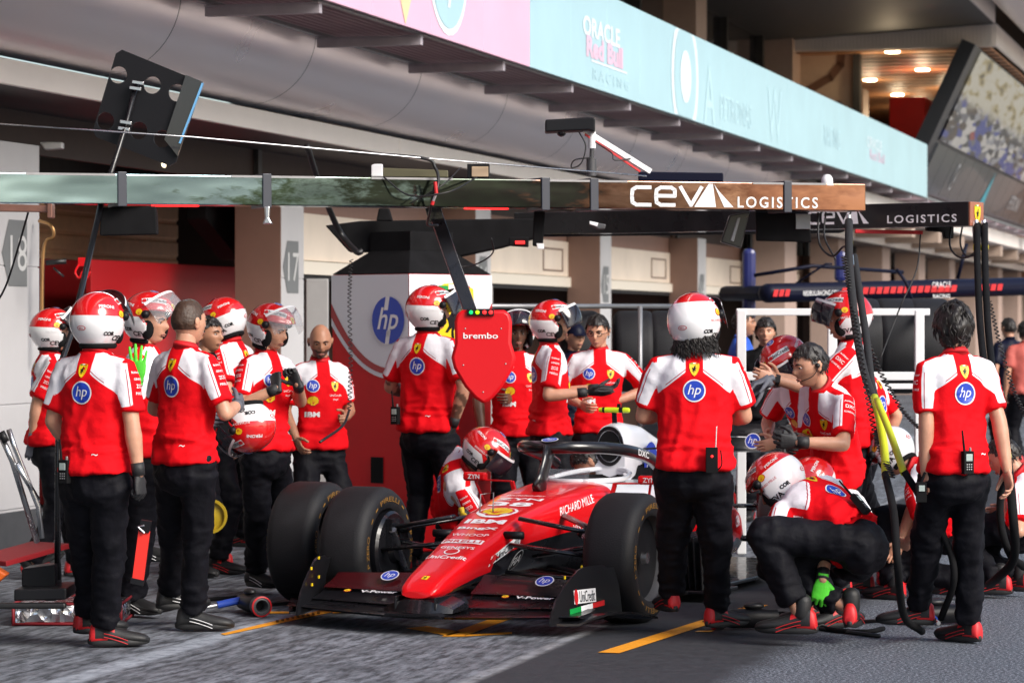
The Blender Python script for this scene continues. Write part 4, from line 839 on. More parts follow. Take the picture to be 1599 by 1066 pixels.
fl = thing('fluorescent_light', 'glowing strip light under the dark garage ceiling behind the beam', 'ceiling light', P(195, 250, 25))
W = M(); p0, p1 = P(138, 243, 24.5), P(250, 258, 25.5); W.beam(p0, p1, .14, .05); obj('tube', W, m_lamp, fl, bevel=.015)
W = M(); W.beam(p0 + (0, .0, .045), p1 + (0, 0, .045), .18, .04); obj('housing', W, m_dgrey, fl, bevel=.01)
W = M(); slab_px(W, [(62, 222), (98, 222), (98, 232), (70, 234)], 22.2, .1); tag(obj('wall_camera', W, m_whitep, bevel=.01), 'small white security camera at the top of the left pillar', 'camera')
W = M(); cable(W, [P(62, 345, 21.6), P(80, 352, 21.5), P(84, 370, 21.5), P(68, 395, 21.5), P(66, 560, 21.5)], .014); tag(obj('brass_pipe', W, mat('brass', (.5, .28, .12), .35, metal=1), smooth=True), 'bent brass pipe running down beside pillar 18', 'pipe')
W = M(); W.tube([P(72, 410, 21.2), P(104, 408, 21.2)], .02, 10, 0); W.tube([P(84, 418, 21.2), P(100, 432, 21.2)], .008, 8, 0); tag(obj('wall_hanger', W, m_cable, smooth=True), 'black handle fixed on the red cabinet edge', 'handle')
hk = thing('red_hook', 'red hook rack hanging on the garage cabinet', 'hook', P(128, 405, 21.4))
W = M(); slab_px(W, [(122, 402), (140, 402), (140, 416), (122, 416)], 21.4, .05); obj('bracket', W, m_redm, hk, bevel=.005)
for x in (124, 136): W = M(); cable(W, [P(x, 412, 21.38), P(x - 6, 425, 21.3), P(x, 434, 21.3), P(x + 5, 424, 21.3)], .008); obj('hook', W, m_redm, hk, smooth=True)
for (a, c_, t_, lb) in ((478, 513, 435, 'grey board standing just left of the tall booth'), (730, 770, 445, 'grey board standing behind the red hanging board')):
    W = M(); Z = 26 if a < 500 else 30; slab_px(W, [(a, t_), (c_, t_), (c_, 505 + F * 1.62 / Z), (a, 505 + F * 1.62 / Z)], Z, .08); tag(obj('board', W, mat('board_grey', (.32, .31, .31), .6, var=.05), bevel=.01), lb, 'board')
# ground clutter -------------------------------------------------
fb = thing('foil_case', 'flat silver foil case with dark red piping lying on the ground at left', 'case', gp(100, 975, 0))
W = M(); a, b_ = gp(20, 978), gp(190, 976); z_ = .115; yy = np.array([0, .5, 0])
pts = []
nx, nz = 26, 6
W.box((a + b_) / 2 + yy / 2 + np.array([0, 0, z_ / 2]), (np.linalg.norm(b_ - a), .5, z_), 0, rz=.03)
bmx = bmesh.new(); 
fo = obj('body', W, sheetmat('crumpled_foil', lambda N, L, b: None), fb, bevel=.02); bs = fo.data.materials[0].node_tree; pbf = bs.nodes['Principled BSDF']; pbf.inputs['Metallic'].default_value = 1; pbf.inputs['Base Color'].default_value = (.75, .75, .78, 1); pbf.inputs['Roughness'].default_value = .22
vn = bs.nodes.new('ShaderNodeTexVoronoi'); vn.inputs['Scale'].default_value = 16; vn.feature = 'F1'; tcn = bs.nodes.new('ShaderNodeTexCoord'); bs.links.new(tcn.outputs['Object'], vn.inputs['Vector']); bpn = bs.nodes.new('ShaderNodeBump'); bpn.inputs['Distance'].default_value = .05; bs.links.new(vn.outputs[0], bpn.inputs['Height']); bs.links.new(bpn.outputs[0], pbf.inputs['Normal'])
W = M(); L2 = np.linalg.norm(b_ - a) / 2; cc_ = (a + b_) / 2 + yy / 2
for z in (.008, z_): W.tube([cc_ + np.array([x, y, z]) for x, y in ((-L2, -.25), (L2, -.24), (L2 + .0, .26), (-L2, .25), (-L2, -.25))], .009, 8)
for x in (-L2, L2): W.tube([cc_ + np.array([x, -.25, 0]), cc_ + np.array([x, -.25, z_])], .009, 8)
obj('piping', W, mat('maroon_tape', (.22, .008, .015), .6), fb, smooth=True)
# front jack trolley at left
jk = thing('floor_jack', 'black wheeled jack base with a long red deck on the ground at left', 'jack', gp(60, 930, 0))
W = M(); J = lambda x, y: P(x, y, 15.0)
slab_px(W, [(34, 888), (86, 881), (88, 938), (70, 938), (60, 918), (34, 915)], 15.1, .22); slab_px(W, [(22, 920), (104, 918), (104, 936), (22, 938)], 14.9, .4); obj('base', W, m_black, jk, bevel=.008)
W = M(); W.beam(P(-20, 878, 16.2), P(80, 850, 16.6), .3, .03); obj('deck', W, mat('deck_red', (.30, .01, .015), .5), jk, bevel=.005)
W = M(); W.beam(P(-20, 945, 14.9), P(104, 945, 14.9), .05, .03); obj('handle', W, m_cable, jk, bevel=.01)
tr = thing('stretcher_trolley', 'silver tube trolley frame leaning at the left edge', 'trolley', gp(30, 860, 0))
W = M(); W.tube([P(2, 680, 15.5), P(20, 720, 15.5), P(58, 845, 15.8)], .016, 10, 0); W.tube([P(14, 670, 15.5), P(24, 700, 15.5), P(60, 790, 15.6), P(66, 840, 15.6)], .014, 10, 0); W.tube([P(2, 674, 15.48), P(10, 690, 15.48)], .02, 10, 1); W.tube([P(26, 724, 15.5), P(60, 780, 15.6)], .014, 8, 0); obj('tube_frame', W, [m_alu, m_cable], tr, smooth=True)
W = M(); slab_px(W, [(-6, 886), (4, 892), (12, 897), (-6, 912)], 15.0, .1); tag(obj('traffic_cone', W, m_orange, bevel=.01), 'tip of an orange cone on the ground at the left edge', 'cone')
# wheel guns
def wheel_gun(c, ang, lab, tilt=.05):
    t = thing('wheel_gun', lab, 'wheel gun', c, rz=ang, group=None, world=False)
    m_ = M(); m_.lathe([(.0, -.14), (.04, -.14), (.052, -.1), (.052, .04), (.045, .1), (.045, .15), (.0, .15)], (0, 0, .06), 'y', 24, 0); obj('body', m_, m_black, t, smooth=40)
    m_ = M(); m_.lathe([(.038, -.215), (.055, -.21), (.057, -.16), (.045, -.14), (.03, -.14), (.03, -.2), (.038, -.215)], (0, 0, .06), 'y', 28, 0); m_.lathe([(.05, -.218), (.058, -.214), (.058, -.206), (.05, -.204)], (0, 0, .06), 'y', 28, 1); obj('socket', m_, [m_dgrey, m_redp], t, smooth=40)
    m_ = M(); m_.tube([(0, .06, .06), (-.03, .1, .07), (-.16, .12, .045)], .022, 12, 0); m_.tube([(-.16, .12, .045), (-.22, .125, .035)], .012, 10, 1); obj('grip', m_, [mat('gun_blue', (.02, .06, .35), .35), m_alu], t, smooth=40)
    m_ = M(); m_.ball((0, .02, .125), (.035, .06, .02), 12, 8, 0); m_.tube([(-.02, .15, .06), (.03, .2, .03), (.2, .35, .012), (.6, .5, .012)], .011, 8, 0); obj('hose', m_, m_cable, t, smooth=True); return t
wheel_gun(gp(392, 958, 0), radians(22), 'wheel gun with a blue grip lying on the ground beside the yellow line at left')
wheel_gun(gp(1172, 982, 0), radians(-75), 'black wheel gun lying on the ground beside the crouching man')
wheel_gun(gp(1468, 975, 0), radians(110), 'wheel gun lying behind the feet of the dark-haired man')
def hosepile(pts, r, lab, nm='air_hose'):
    W = M(); cable(W, [gp(x, y, r + .002) for x, y in pts], r, 10); return tag(obj(nm, W, m_blackm, smooth=True), lab, 'hose')
hosepile([(195, 952), (240, 958), (320, 940), (372, 936)], .012, 'thin black hose running to the blue wheel gun')
hosepile([(1172, 968), (1230, 962), (1290, 985), (1350, 990), (1380, 985)], .013, 'black hose lying under the crouching man')
hosepile([(300, 880), (380, 890), (440, 882)], .014, 'black hose on the ground behind the left group')
# spanner-like red tool held by the leftmost man
W = M(); zc = 14.42; W.beam(P(226, 828, zc), P(216, 905, zc), .055, .03, 0, up=(0, 1, 0)); W.beam(P(229, 812, zc), P(226, 830, zc), .05, .05, 1, up=(0, 1, 0)); W.beam(P(216, 903, zc), P(214, 912, zc), .065, .04, 1, up=(0, 1, 0)); W.tube([P(226, 820, zc - .03), P(216, 822, zc - .03), P(226, 832, zc - .03)], .006, 8, 2)
tag(obj('red_lever', W, [mat('lever_red', (.8, .03, .02), .4), m_black, m_alu], bevel=.004), 'bright red lever tool held down in the glove of the leftmost man', 'tool')
# fuel bottle, small bits near the crouchers
W = M(); W.lathe([(.0, 0), (.1, 0), (.11, .02), (.11, .2), (.09, .24), (.0, .25)], gp(1396, 912, 0), 'z', 20); tag(obj('red_canister', W, m_red, smooth=40), 'red canister on the ground behind the standing dark-haired man', 'canister')
W = M(); W.lathe([(.0, 0), (.02, .0), (.03, .02), (.09, .03), (.095, 0), (.11, 0), (.11, .04), (.095, .04)], P(328, 806, 18.8), 'y', 24); tag(obj('yellow_wheel_rim', W, mat('rim_yellow', (.55, .38, .02), .4), smooth=40), 'yellow trolley wheel glimpsed between the legs at left', 'wheel')

W = M(); z0, z1 = P(770, 468, 40)[2], P(770, 452, 40)[2]; t0, t1 = Bat(775, -2.5), Bat(872, -2.5); bb(W, t0, t1, -2.6, -2.5, z0, z1, 0)
tag(obj('garage_screen', W, mat('screen_glow', (.02, .01, .03), .3, emit=(.35, .03, .12), estr=.5)), 'dim glowing screen strip inside the dark garage behind the profile man', 'screen')
# ================================================================ THE RACING CAR
PH = radians(23.1); CA = pi - PH
car = thing('racing_car', 'red and black open-wheel racing car with white cockpit parked in its pit box', 'racing car', (-.097, 16.52, 0), rz=CA, world=False)
m_carred = mat('car_red', (.68, .004, .008), .30, coat=.5, spec=.3)
m_carwhite = mat('car_white', (.75, .76, .80), .3, coat=.6)
def sring(y, hw, zt, zb, e=3.2, n=40, taper=1., xo=0):   # superellipse section; taper narrows the underside
    zc = (zt + zb) / 2; hz = (zt - zb) / 2; r = []
    for a in np.arange(n) * 2 * pi / n:
        c, s_ = cos(a), sin(a); x = math.copysign(abs(c) ** (2 / e), c) * hw; z = math.copysign(abs(s_) ** (2 / e), s_) * hz
        if z < 0: x *= 1 - (1 - taper) * (-z / hz)
        r.append((x + xo, y, zc + z))
    return r
def interp(rows, step=.04):
    rows = sorted(rows, key=lambda r: -r[0]); ys = [r[0] for r in rows]; out = []
    yy = np.arange(ys[0], ys[-1], -step).tolist() + [ys[-1]]; A = np.array(rows, float)
    from numpy import interp as ip
    for y in yy: out.append([y] + [float(ip(-y, -A[:, 0], A[:, k])) for k in range(1, A.shape[1])])
    return out
body_rows = [(1.04, .085, .225, .190, 2.6), (1.02, .105, .245, .18, 4.5), (.9, .118, .30, .175, 6), (.5, .142, .43, .22, 6.5), (.0, .195, .575, .25, 6.5), (-.5, .245, .655, .24, 6), (-1.0, .29, .70, .17, 4.5), (-1.3, .32, .70, .14, 4), (-1.9, .33, .68, .12, 4), (-2.4, .28, .62, .12, 3.5), (-3.0, .16, .5, .14, 3), (-3.6, .08, .36, .2, 2.5)]
W = M(); rows = interp(body_rows); rings = [sring(r[0], r[1], r[2], r[3], r[4], taper=.72) for r in rows]
W.loft(rings, 0); 
for k, f in enumerate(W.f[:-2]):
    c = np.mean([W.v[i] for i in f], axis=0); y, z = c[1], c[2]
    cut = float(np.interp(-y, [-1.0, -.9, 0, .5, .9, 1.2], [.17, .19, .40, .46, .49, .50]))
    mi = 0 if z > cut + .0 else 1
    if y < -1.12 and z > .52: mi = 2
    if y < -2.3: mi = 0 if z > .3 else 1
    W.m[k] = mi
obj('chassis', W, [m_carred, m_carbon, m_carwhite], car, smooth=50)
cb = bpy.data.objects['chassis']; car_bvh = BVHTree.FromPolygons([Vector(v) for v in W.v], W.f)
# cockpit opening
W = M(); rings = []
for q in range(2):
    rings.append([(.215 * cos(a) * (1 - .12 * q), -1.42 + .37 * sin(a) * (1 - .08 * q), .712 - .05 * q if abs(sin(a)) < 2 else 0) for a in np.arange(32) * 2 * pi / 32])
W.loft(rings[:1] + rings[1:], 0, cap=False); W.add(rings[1], [tuple(range(32))], 1); obj('cockpit', W, [m_blackm, m_blackm], car, smooth=60)
W = M(); W.tube([(.225 * cos(a), -1.42 + .385 * sin(a), .705 + .04 * max(0, -sin(a))) for a in np.arange(33) * 2 * pi / 32], .016, 10); obj('cockpit_rim', W, m_carwhite, car, smooth=True)
W = M(); W.add([(x, y, z) for y, z in ((-1.06, .70), (-1.10, .775)) for x in (-.14, -.07, 0, .07, .14)], [(j, j + 1, j + 6, j + 5) for j in range(4)]); obj('windscreen', W, mat('screen_clear', (.3, .35, .4), .1, alpha=.35), car)
# halo
W = M(); hl = [(-.335, -1.72, .775), (-.34, -1.55, .83), (-.33, -1.3, .875), (-.27, -1.05, .905), (-.15, -.86, .915), (0, -.80, .915), (.15, -.86, .915), (.27, -1.05, .905), (.33, -1.3, .875), (.34, -1.55, .83), (.335, -1.72, .775)]
q = []; cable(W, hl, (.037), 14); W.m = [0] * len(W.f)
W.tube([(0, -.80, .90), (0, -.76, .83), (0, -.70, .74), (0, -.64, .66)], [(.028, .07), (.022, .055), (.022, .06), (.03, .09)], 14)
obj('halo', W, mat('halo_black', (.010, .010, .012), .28, coat=.4), car, smooth=True)
# airbox and engine cover
W = M(); rows = interp([(-1.78, .100, 1.015, .62, 2.4), (-1.9, .118, 1.03, .55, 2.4), (-2.2, .115, 1.0, .5, 2.6), (-2.8, .075, .84, .45, 2.6), (-3.4, .04, .62, .4, 2.5), (-3.7, .02, .5, .4, 2.5)])
W.loft([sring(r[0], r[1], r[2], r[3], r[4]) for r in rows], 0); obj('engine_cover', W, m_carwhite, car, smooth=50)
W = M(); W.loft([[(.084 * cos(a) * s_, -1.79 + d, .885 + .110 * sin(a) * s_) for a in np.arange(28) * 2 * pi / 28] for s_, d in ((1.12, .0), (1.12, .02), (.92, .02), (.85, -.02))], 0, cap=False); W.add([(.072 * cos(a), -1.775, .885 + .094 * sin(a)) for a in np.arange(28) * 2 * pi / 28], [tuple(range(28))], 1); obj('air_intake', W, [m_carbon, m_blackm], car, smooth=60)
W = M(); W.add([(0.004, -2.3, .9), (.004, -3.5, .85), (.004, -3.6, .55), (.004, -2.4, .75), (-.004, -2.3, .9), (-.004, -3.5, .85), (-.004, -3.6, .55), (-.004, -2.4, .75)], [(0, 1, 2, 3), (7, 6, 5, 4), (0, 4, 5, 1), (1, 5, 6, 2)]); obj('fin', W, m_carwhite, car)
S = M(); art = D2().disc(0, 0, .12, 1, 0).text('hp', 0, 0, .14, 0, 1, shear=.28); art.to(S, (-.13, -2.15, .78), (0, -1, 0), (0, 0, 1), off=.004); obj('logo', S, DM, car)
W = M(); W.lathe([(.0, -.105), (.013, -.10), (.017, -.09), (.017, -.06)], (0, -1.86, 1.105), 'x', 14, 0); W.lathe([(.0175, -.06), (.0175, -.035)], (0, -1.86, 1.105), 'x', 14, 1); W.lathe([(.017, -.035), (.017, .06)], (0, -1.86, 1.105), 'x', 14, 0); W.lathe([(.0175, .06), (.0175, .075)], (0, -1.86, 1.105), 'x', 14, 1); W.lathe([(.017, .075), (.013, .10), (.0, .105)], (0, -1.86, 1.105), 'x', 14, 0); W.beam((0, -1.87, 1.0), (0, -1.86, 1.095), .03, .012, 1); W.beam((-.03, -1.86, 1.11), (-.03, -1.86, 1.145), .02, .01, 1)
obj('roll_hoop_camera', W, [mat('neon', (.62, .80, .02), .4), m_black], car, smooth=40)
W = M(); W.beam((.12, -2.05, .86), (.30, -2.08, .87), .05, .012); W.beam((-.12, -2.05, .86), (-.30, -2.08, .87), .05, .012); obj('winglet', W, m_carbon, car, bevel=.004)
# mirrors
for s_ in (-1, 1):
    W = M(); W.box((s_ * .56, -1.0, .725), (.15, .05, .052)); mo = obj('mirror', W, m_carred, car, bevel=.014)
    W = M(); W.beam((s_ * .5, -1.0, .705), (s_ * .33, -1.02, .70), .025, .01, up=(0, 0, 1)); W.beam((s_ * .33, -1.02, .70), (s_ * .31, -1.02, .63), .025, .02, up=(0, 1, 0)); W.beam((s_ * .56, -1.0, .70), (s_ * .52, -1.05, .56), .012, .02, up=(0, 1, 0)); obj('mirror_stay', W, m_carred, mo, bevel=.003)
    S = M(); D2().text('ZYN', 0, 0, .028, 0, 0, bold=.02).to(S, (s_ * .56, -.974, .726), (-1, 0, 0), (0, 0, 1), off=.003); obj('mirror_lettering', S, DM, mo)
# sidepods and floor
for s_ in (-1, 1):
    W = M(); rows = interp([(-1.55, .16, .60, .32, 4), (-1.7, .19, .615, .27, 3.6), (-2.2, .20, .58, .20, 3.4), (-2.7, .16, .48, .16, 3), (-3.15, .08, .34, .14, 3)])
    W.loft([sring(r[0], r[1], r[2], r[3], r[4], xo=s_ * (.50 - max(0, (-1.9 - r[0])) * .14), taper=.55) for r in rows], 0)
    W.m = [0 if np.mean([W.v[i][2] for i in f]) > .27 else 1 for f in W.f]; W.m[-2] = 2
    so_ = obj('sidepod', W, [m_carred, m_carbon, m_blackm], car, smooth=50)
    if s_ < 0:
        bv = BVHTree.FromPolygons([Vector(v) for v in W.v], W.f); S = M(); D2().text('CEVA', 0, 0, .07, 0, 0, bold=.02).to(S, (-.72, -2.45, .40), (0, -1, 0), (0, 0, 1), bvh=bv, off=.004, ray=(1, 0, 0)); obj('lettering', S, DM, so_)
W = M(); W.prism([(-.2, -.85), (-.68, -1.05), (-.76, -1.3), (-.78, -2.6), (-.6, -3.0), (-.55, -3.7), (.55, -3.7), (.6, -3.0), (.78, -2.6), (.76, -1.3), (.68, -1.05), (.2, -.85)], .045, .07); obj('floor', W, m_carbon, car, bevel=.006)
for s_ in (-1, 1):
    W = M()
    for k in range(5): W.add([(s_ * (.80 - .045 * k), -1.20 - .02 * k, .07), (s_ * (.84 - .045 * k), -1.55, .07), (s_ * (.83 - .045 * k), -1.56, .40), (s_ * (.78 - .045 * k), -1.22, .38)] + [(s_ * (.812 - .045 * k), -1.20 - .02 * k, .07), (s_ * (.852 - .045 * k), -1.55, .07), (s_ * (.842 - .045 * k), -1.56, .40), (s_ * (.792 - .045 * k), -1.22, .38)], [(0, 1, 2, 3), (7, 6, 5, 4), (0, 4, 5, 1), (1, 5, 6, 2), (2, 6, 7, 3), (3, 7, 4, 0)])
    W.box((s_ * .77, -1.40, .06), (.24, .42, .02)); obj('bargeboard', W, MATS['endplate_black'], car, bevel=.004)
# front wing -------------------------------------------------------
def wing(mb, secs, mi=0):                                # secs: (x, y_lead, z_lead, y_trail, z_trail, thick)
    rings = []
    for x, yl, zl, yt, zt, th in secs:
        c = []; n = 8
        for k in range(n): u = k / (n - 1); b_ = 4 * u * (1 - u) * .10; c.append((x, yl + (yt - yl) * u, zl + (zt - zl) * u + th * sin(pi * u ** .6) * .5 - b_ * abs(yt - yl) * .6))
        for k in range(n - 2, 0, -1): u = k / (n - 1); b_ = 4 * u * (1 - u) * .10; c.append((x, yl + (yt - yl) * u, zl + (zt - zl) * u - th * sin(pi * u ** .6) * .5 - b_ * abs(yt - yl) * .6))
        rings.append(c)
    return mb.loft(rings, mi)
W = M(); wing(W, [(x, 1.12 - .30 * abs(x) ** 1.4, .10 + .01 * abs(x), .82 - .22 * abs(x) ** 1.4, .115 + .02 * abs(x), .022) for x in np.linspace(-.86, .86, 25)]); fw = obj('front_wing', W, m_carbon, car, smooth=60)
for nm, y0, y1, z0, z1, zz0, zz1, xr in (('lower_flap', .84, .66, .13, .185, .13, .17, .80), ('upper_flap', .69, .50, .19, .285, .18, .24, .80)):
    for s_ in (-1, 1):
        W = M(); xs = np.linspace(.15, xr, 12); wing(W, [(s_ * x, y0 - .20 * x ** 1.4, z0 + (zz0 - z0) * x, y1 - .20 * x ** 1.4 + .0, z1 + (zz1 - z1) * x, .014) for x in (xs if s_ > 0 else xs)]); obj(nm, W, mat('flap_maroon', (.06, .004, .006), .25, coat=.6) if nm == 'upper_flap' and s_ > 0 else m_carbon, fw, smooth=60)
for s_ in (-1, 1):
    # endplate: a curved blade turning outwards
    W = M(); rings = []
    for u in np.linspace(0, 1, 12):
        y = .98 - .62 * u; x = s_ * (.74 + .16 * u ** 1.2); zt = .10 + .25 * min(1, u / .50) ** .6 if u < .9 else .33
        rings.append([(x - s_ * .006, y, .065), (x - s_ * .006 - s_ * .02 * u, y, zt * .7), (x - s_ * .006 - s_ * .05 * u, y, zt), (x + s_ * .006 - s_ * .05 * u, y, zt + .002), (x + s_ * .006 - s_ * .02 * u, y, zt * .7), (x + s_ * .006, y, .065)])
    W.loft(rings, 0); ep = obj('endplate', W, m_endp, fw, smooth=50)
    W = M()
    for u_, v_ in ((.30, .8), (.55, .95), (.55, .6), (.32, .5)):
        y = .98 - .62 * u_; x = s_ * (.74 + .16 * u_ ** 1.2) - s_ * .022 - s_ * .03 * u_; W.box((x, y, .065 + v_ * .30), (.006, .012, .016))
    obj('fastener', W, m_yel, ep)
    W = M(); rings = []
    for u in np.linspace(0, 1, 9): w_ = .10 + .10 * u; rings.append([(s_ * (.75 + .15 * u), .93 - .52 * u, .062 + .03 * sin(pi * u)), (s_ * (.75 + .15 * u + w_), .86 - .52 * u, .060 + .045 * sin(pi * u)), (s_ * (.75 + .15 * u + w_), .86 - .52 * u, .072 + .045 * sin(pi * u)), (s_ * (.75 + .15 * u), .93 - .52 * u, .076 + .03 * sin(pi * u))])
    W.loft(rings, 0); obj('footplate', W, m_carbon, fw, smooth=50)
    W = M(); W.box((s_ * .115, .93, .145), (.012, .26, .11)); W.box((s_ * .125, .99, .10), (.02, .16, .03)); obj('nose_pylon', W, m_carbon, fw, bevel=.005)
W = M(); rings = []
for u in np.linspace(0, 1, 8): rings.append([(x, 1.10 - .35 * u, z) for x, z in ((-.18, .09 + .05 * u), (.18, .09 + .05 * u), (.15, .11 + .07 * u), (-.15, .11 + .07 * u))])
W.loft(rings, 0); obj('nose_underside', W, m_black, fw, smooth=50)
W = M(); rings = []
for x in np.linspace(-.20, .20, 11): q_ = (x / .20) ** 2; rings.append([(x, 1.09 - .07 * q_, .115), (x, 1.06 - .05 * q_, .185 - .05 * q_), (x, .85, .21 - .05 * q_), (x, .78, .12)])
W.loft(rings, 0); obj('nose_mount', W, m_carbon, fw, smooth=40)
for s_ in (-1, 1):
    W = M(); W.loft([[(s_ * (.16 + .045 * k / 6 + .02), .80 + .28 * cos(a) * .5 + .12, .11 + .10 * k / 6) for a in (0,)] + [(s_ * (.15 + .015 * sin(k)), .8 + .02 * k, .1)] for k in range(1)] * 2, 0, closed=False, cap=False) if False else None
# suspension and wheels
def arm(mb, p, q, w=.026, h=.062): mb.tube([p, q], [(h * .5, w * .5), (h * .5, w * .5)], 12, up=(0, 0, 1))
for s_ in (-1, 1):
    W = M(); arm(W, (s_ * .20, .12, .56), (s_ * .68, .03, .47)); arm(W, (s_ * .23, -.45, .545), (s_ * .68, -.03, .46)); arm(W, (s_ * .16, .22, .27), (s_ * .68, .03, .22)); arm(W, (s_ * .2, -.35, .26), (s_ * .68, -.03, .22)); arm(W, (s_ * .18, .20, .42), (s_ * .68, .14, .36)); arm(W, (s_ * .22, -.06, .34), (s_ * .66, .0, .42)); obj('suspension_arm', W, m_carbon, car, smooth=True)
    W = M(); W.tube([(s_ * .27, .23, .475), (s_ * .16, .23, .475)], .022, 12); W.ball((s_ * .55, .02, .48), (.04, .05, .03), 10, 6); obj('arm_fairing', W, m_black, car, smooth=True)
def lettered(t, w, s_):
    S = M()
    for a0, txt in ((90, 'PIRELLI'), (270, 'PIRELLI'), (0, 'P ZERO'), (180, 'P ZERO')):
        art = D2().text(txt, 0, 0, .028, 0, 0, bold=.0, w=.25 if txt[1] == 'I' else .18)
        for v, f, mi, lay in art.L:
            vs = []
            for x, y in v: a = radians(a0) - x / .288 * (1 if s_ > 0 else -1) * -1 * -1; r = .288 + y; vs.append((s_ * (w / 2 + .0055), r * cos(a), r * sin(a)))
            S.add(vs, f, 0)
        for q in (-1, 1):
            aa = np.linspace(radians(a0 + q * 33), radians(a0 + q * 40), 5); ring = []
            S.add([(s_ * (w / 2 + .0055), r * cos(a), r * sin(a)) for r in (.283, .292) for a in aa], [(j, j + 1, j + 6, j + 5) for j in range(4)], 0)
    return obj('tyre_lettering', S, mat('tyre_gold', (.26, .13, .022), .55), t)
def wheel(x, y, w, R=.355, lab=None, parent=car, front=True):
    t = bpy.data.objects.new('wheel', None); COL.objects.link(t); t.parent = parent; t.location = (x, y, R)
    tw = obj('tyre', tyre_mesh(R, w, seg=96), m_rubber, t, smooth=40)
    for s2_ in (-1, 1): 
        # lettering counts as the tyre's own print
        o = lettered(t, w, s2_); o.parent = t
    s_ = 1 if x > 0 else -1
    W = M(); W.lathe([(.237, -w / 2 + .012), (.232, -w / 2 + .03), (.225, -w / 2 + .04), (.225, w / 2 - .04), (.232, w / 2 - .03), (.237, w / 2 - .012)], (0, 0, 0), 'x', 48, 0)
    o_ = s_ * (w / 2 - .06); W.lathe([(.228, o_), (.19, o_ - s_ * .02), (.06, o_ - s_ * .035), (.0, o_ - s_ * .03)], (0, 0, 0), 'x', 48, 1); W.lathe([(.035, o_ + s_ * .0), (.03, o_ + s_ * .03), (0, o_ + s_ * .03)], (0, 0, 0), 'x', 20, 2); obj('rim', W, [m_dgrey, m_black, m_alu], t, smooth=40)
    W = M(); i_ = -s_ * (w / 2); W.lathe([(.215, i_ + s_ * .05), (.22, i_ - s_ * .015), (.205, i_ - s_ * .03), (.08, i_ - s_ * .03), (.06, i_ - s_ * .06), (.0, i_ - s_ * .06)], (0, 0, 0), 'x', 40, 0)
    W.box((i_ - s_ * .05, .06, .10), (.04, .10, .16)); W.tube([(i_ - s_ * .07, .1, .12), (i_ - s_ * .06, .0, .0), (i_ - s_ * .05, -.1, -.12)], .022, 10, 1); obj('brake_duct', W, [m_carbon, m_alu], t, smooth=40); return t
for x in (-.80, .80): wheel(x, 0, .29)
for x in (-.76, .76): wheel(x, -3.25, .38)
W = M(); 
for s_ in (-1, 1): arm(W, (s_ * .15, -3.0, .45), (s_ * .6, -3.23, .45)); arm(W, (s_ * .12, -3.6, .42), (s_ * .6, -3.30, .45)); arm(W, (s_ * .15, -3.0, .25), (s_ * .6, -3.23, .22)); arm(W, (s_ * .12, -3.6, .22), (s_ * .6, -3.30, .22))
obj('rear_suspension', W, m_carbon, car, smooth=True)
# rear wing
W = M(); wing(W, [(x, -3.75, .78, -4.05, .86, .03) for x in np.linspace(-.5, .5, 5)]); rw = obj('rear_wing', W, m_carbon, car, smooth=60)
W = M(); wing(W, [(x, -3.98, .87, -4.15, .95, .02) for x in np.linspace(-.5, .5, 5)]); obj('wing_flap', W, m_carbon, rw, smooth=60)
for s_ in (-1, 1):
    W = M(); W.prism([(-3.68, .50), (-3.68, .92), (-3.75, .96), (-4.18, .96), (-4.18, .60), (-4.0, .42)], s_ * .5, s_ * .512, T=Matrix(((0, 0, 1, 0), (1, 0, 0, 0), (0, 1, 0, 0), (0, 0, 0, 1)))); obj('wing_endplate', W, MATS['endplate_black'], rw, bevel=.003)
W = M(); W.prism([(-.16, .35), (.16, .35), (.11, .80), (-.11, .80)], -3.72, -3.70, T=Matrix(((1, 0, 0, 0), (0, 0, 1, 0), (0, 1, 0, 0), (0, 0, 0, 1)))); obj('wing_pylon', W, m_carbon, rw, bevel=.003)
S = M(); art = D2().join(hp(), -.22, .0, .055, 0).join(hp(), .28, 0, .055, 0); art.to(S, (0, -3.74, .845), (-1, 0, 0), (0, -.27, .96), off=.02); art = D2().join(shield(), 0, 0, .055); art.to(S, (0, -3.69, .60), (-1, 0, 0), (0, 0, 1), off=.006); obj('logo', S, DM, rw)
# pitot frame in front of the cockpit
W = M(); W.tube([(.10, -.02, .57), (.10, -.03, .68), (.02, -.03, .69), (.02, -.02, .57)], .004, 6); obj('antenna_frame', W, m_grey, car, smooth=True)
# sponsor artwork on the nose
S = M(); bz_ = BVHTree.FromPolygons([Vector(v) for v in bpy.data.objects['chassis'].data.vertices and [v.co for v in bpy.data.objects['chassis'].data.vertices]], [tuple(p.vertices) for p in bpy.data.objects['chassis'].data.polygons])
def topart(art, y, off=.003): art.to(S, (0, y, .5), (-1, 0, 0), (0, -1, 0), bvh=bz_, off=off, ray=(0, 0, -1), reach=.6)
topart(D2().join(D2().poly([(-.7, -.4), (.6, -.6), (.8, .7), (-.5, .8)], 2).poly([(x * .7, y * .8) for x, y in _horse], 3, 1), sc=.028), .93)
topart(D2().text('UniCredit', 0, 0, .042, 0, 0, bold=.02, w=.24).disc(0, .075, .045, 0, 0, r2=.04).disc(0, .075, .036, 4, 1, r2=.032), .66)
topart(D2().text('GENESYS', .01, 0, .03, 0, 0, bold=.015, w=.20), .53)
topart(D2().rect(0, 0, .24, .055, 0, 0, n=6).text('PIRELLI', 0, 0, .035, 4, 1, bold=.02, w=.22), .44)
topart(D2().text('WHOOP', 0, 0, .038, 0, 0, bold=.0, w=.22), .34)
topart(D2().text('BingX', 0, 0, .046, 0, 0, bold=.03, w=.24), .24)
topart(D2().text('IBM', 0, 0, .065, 0, 0, bold=.04, w=.24), .13)
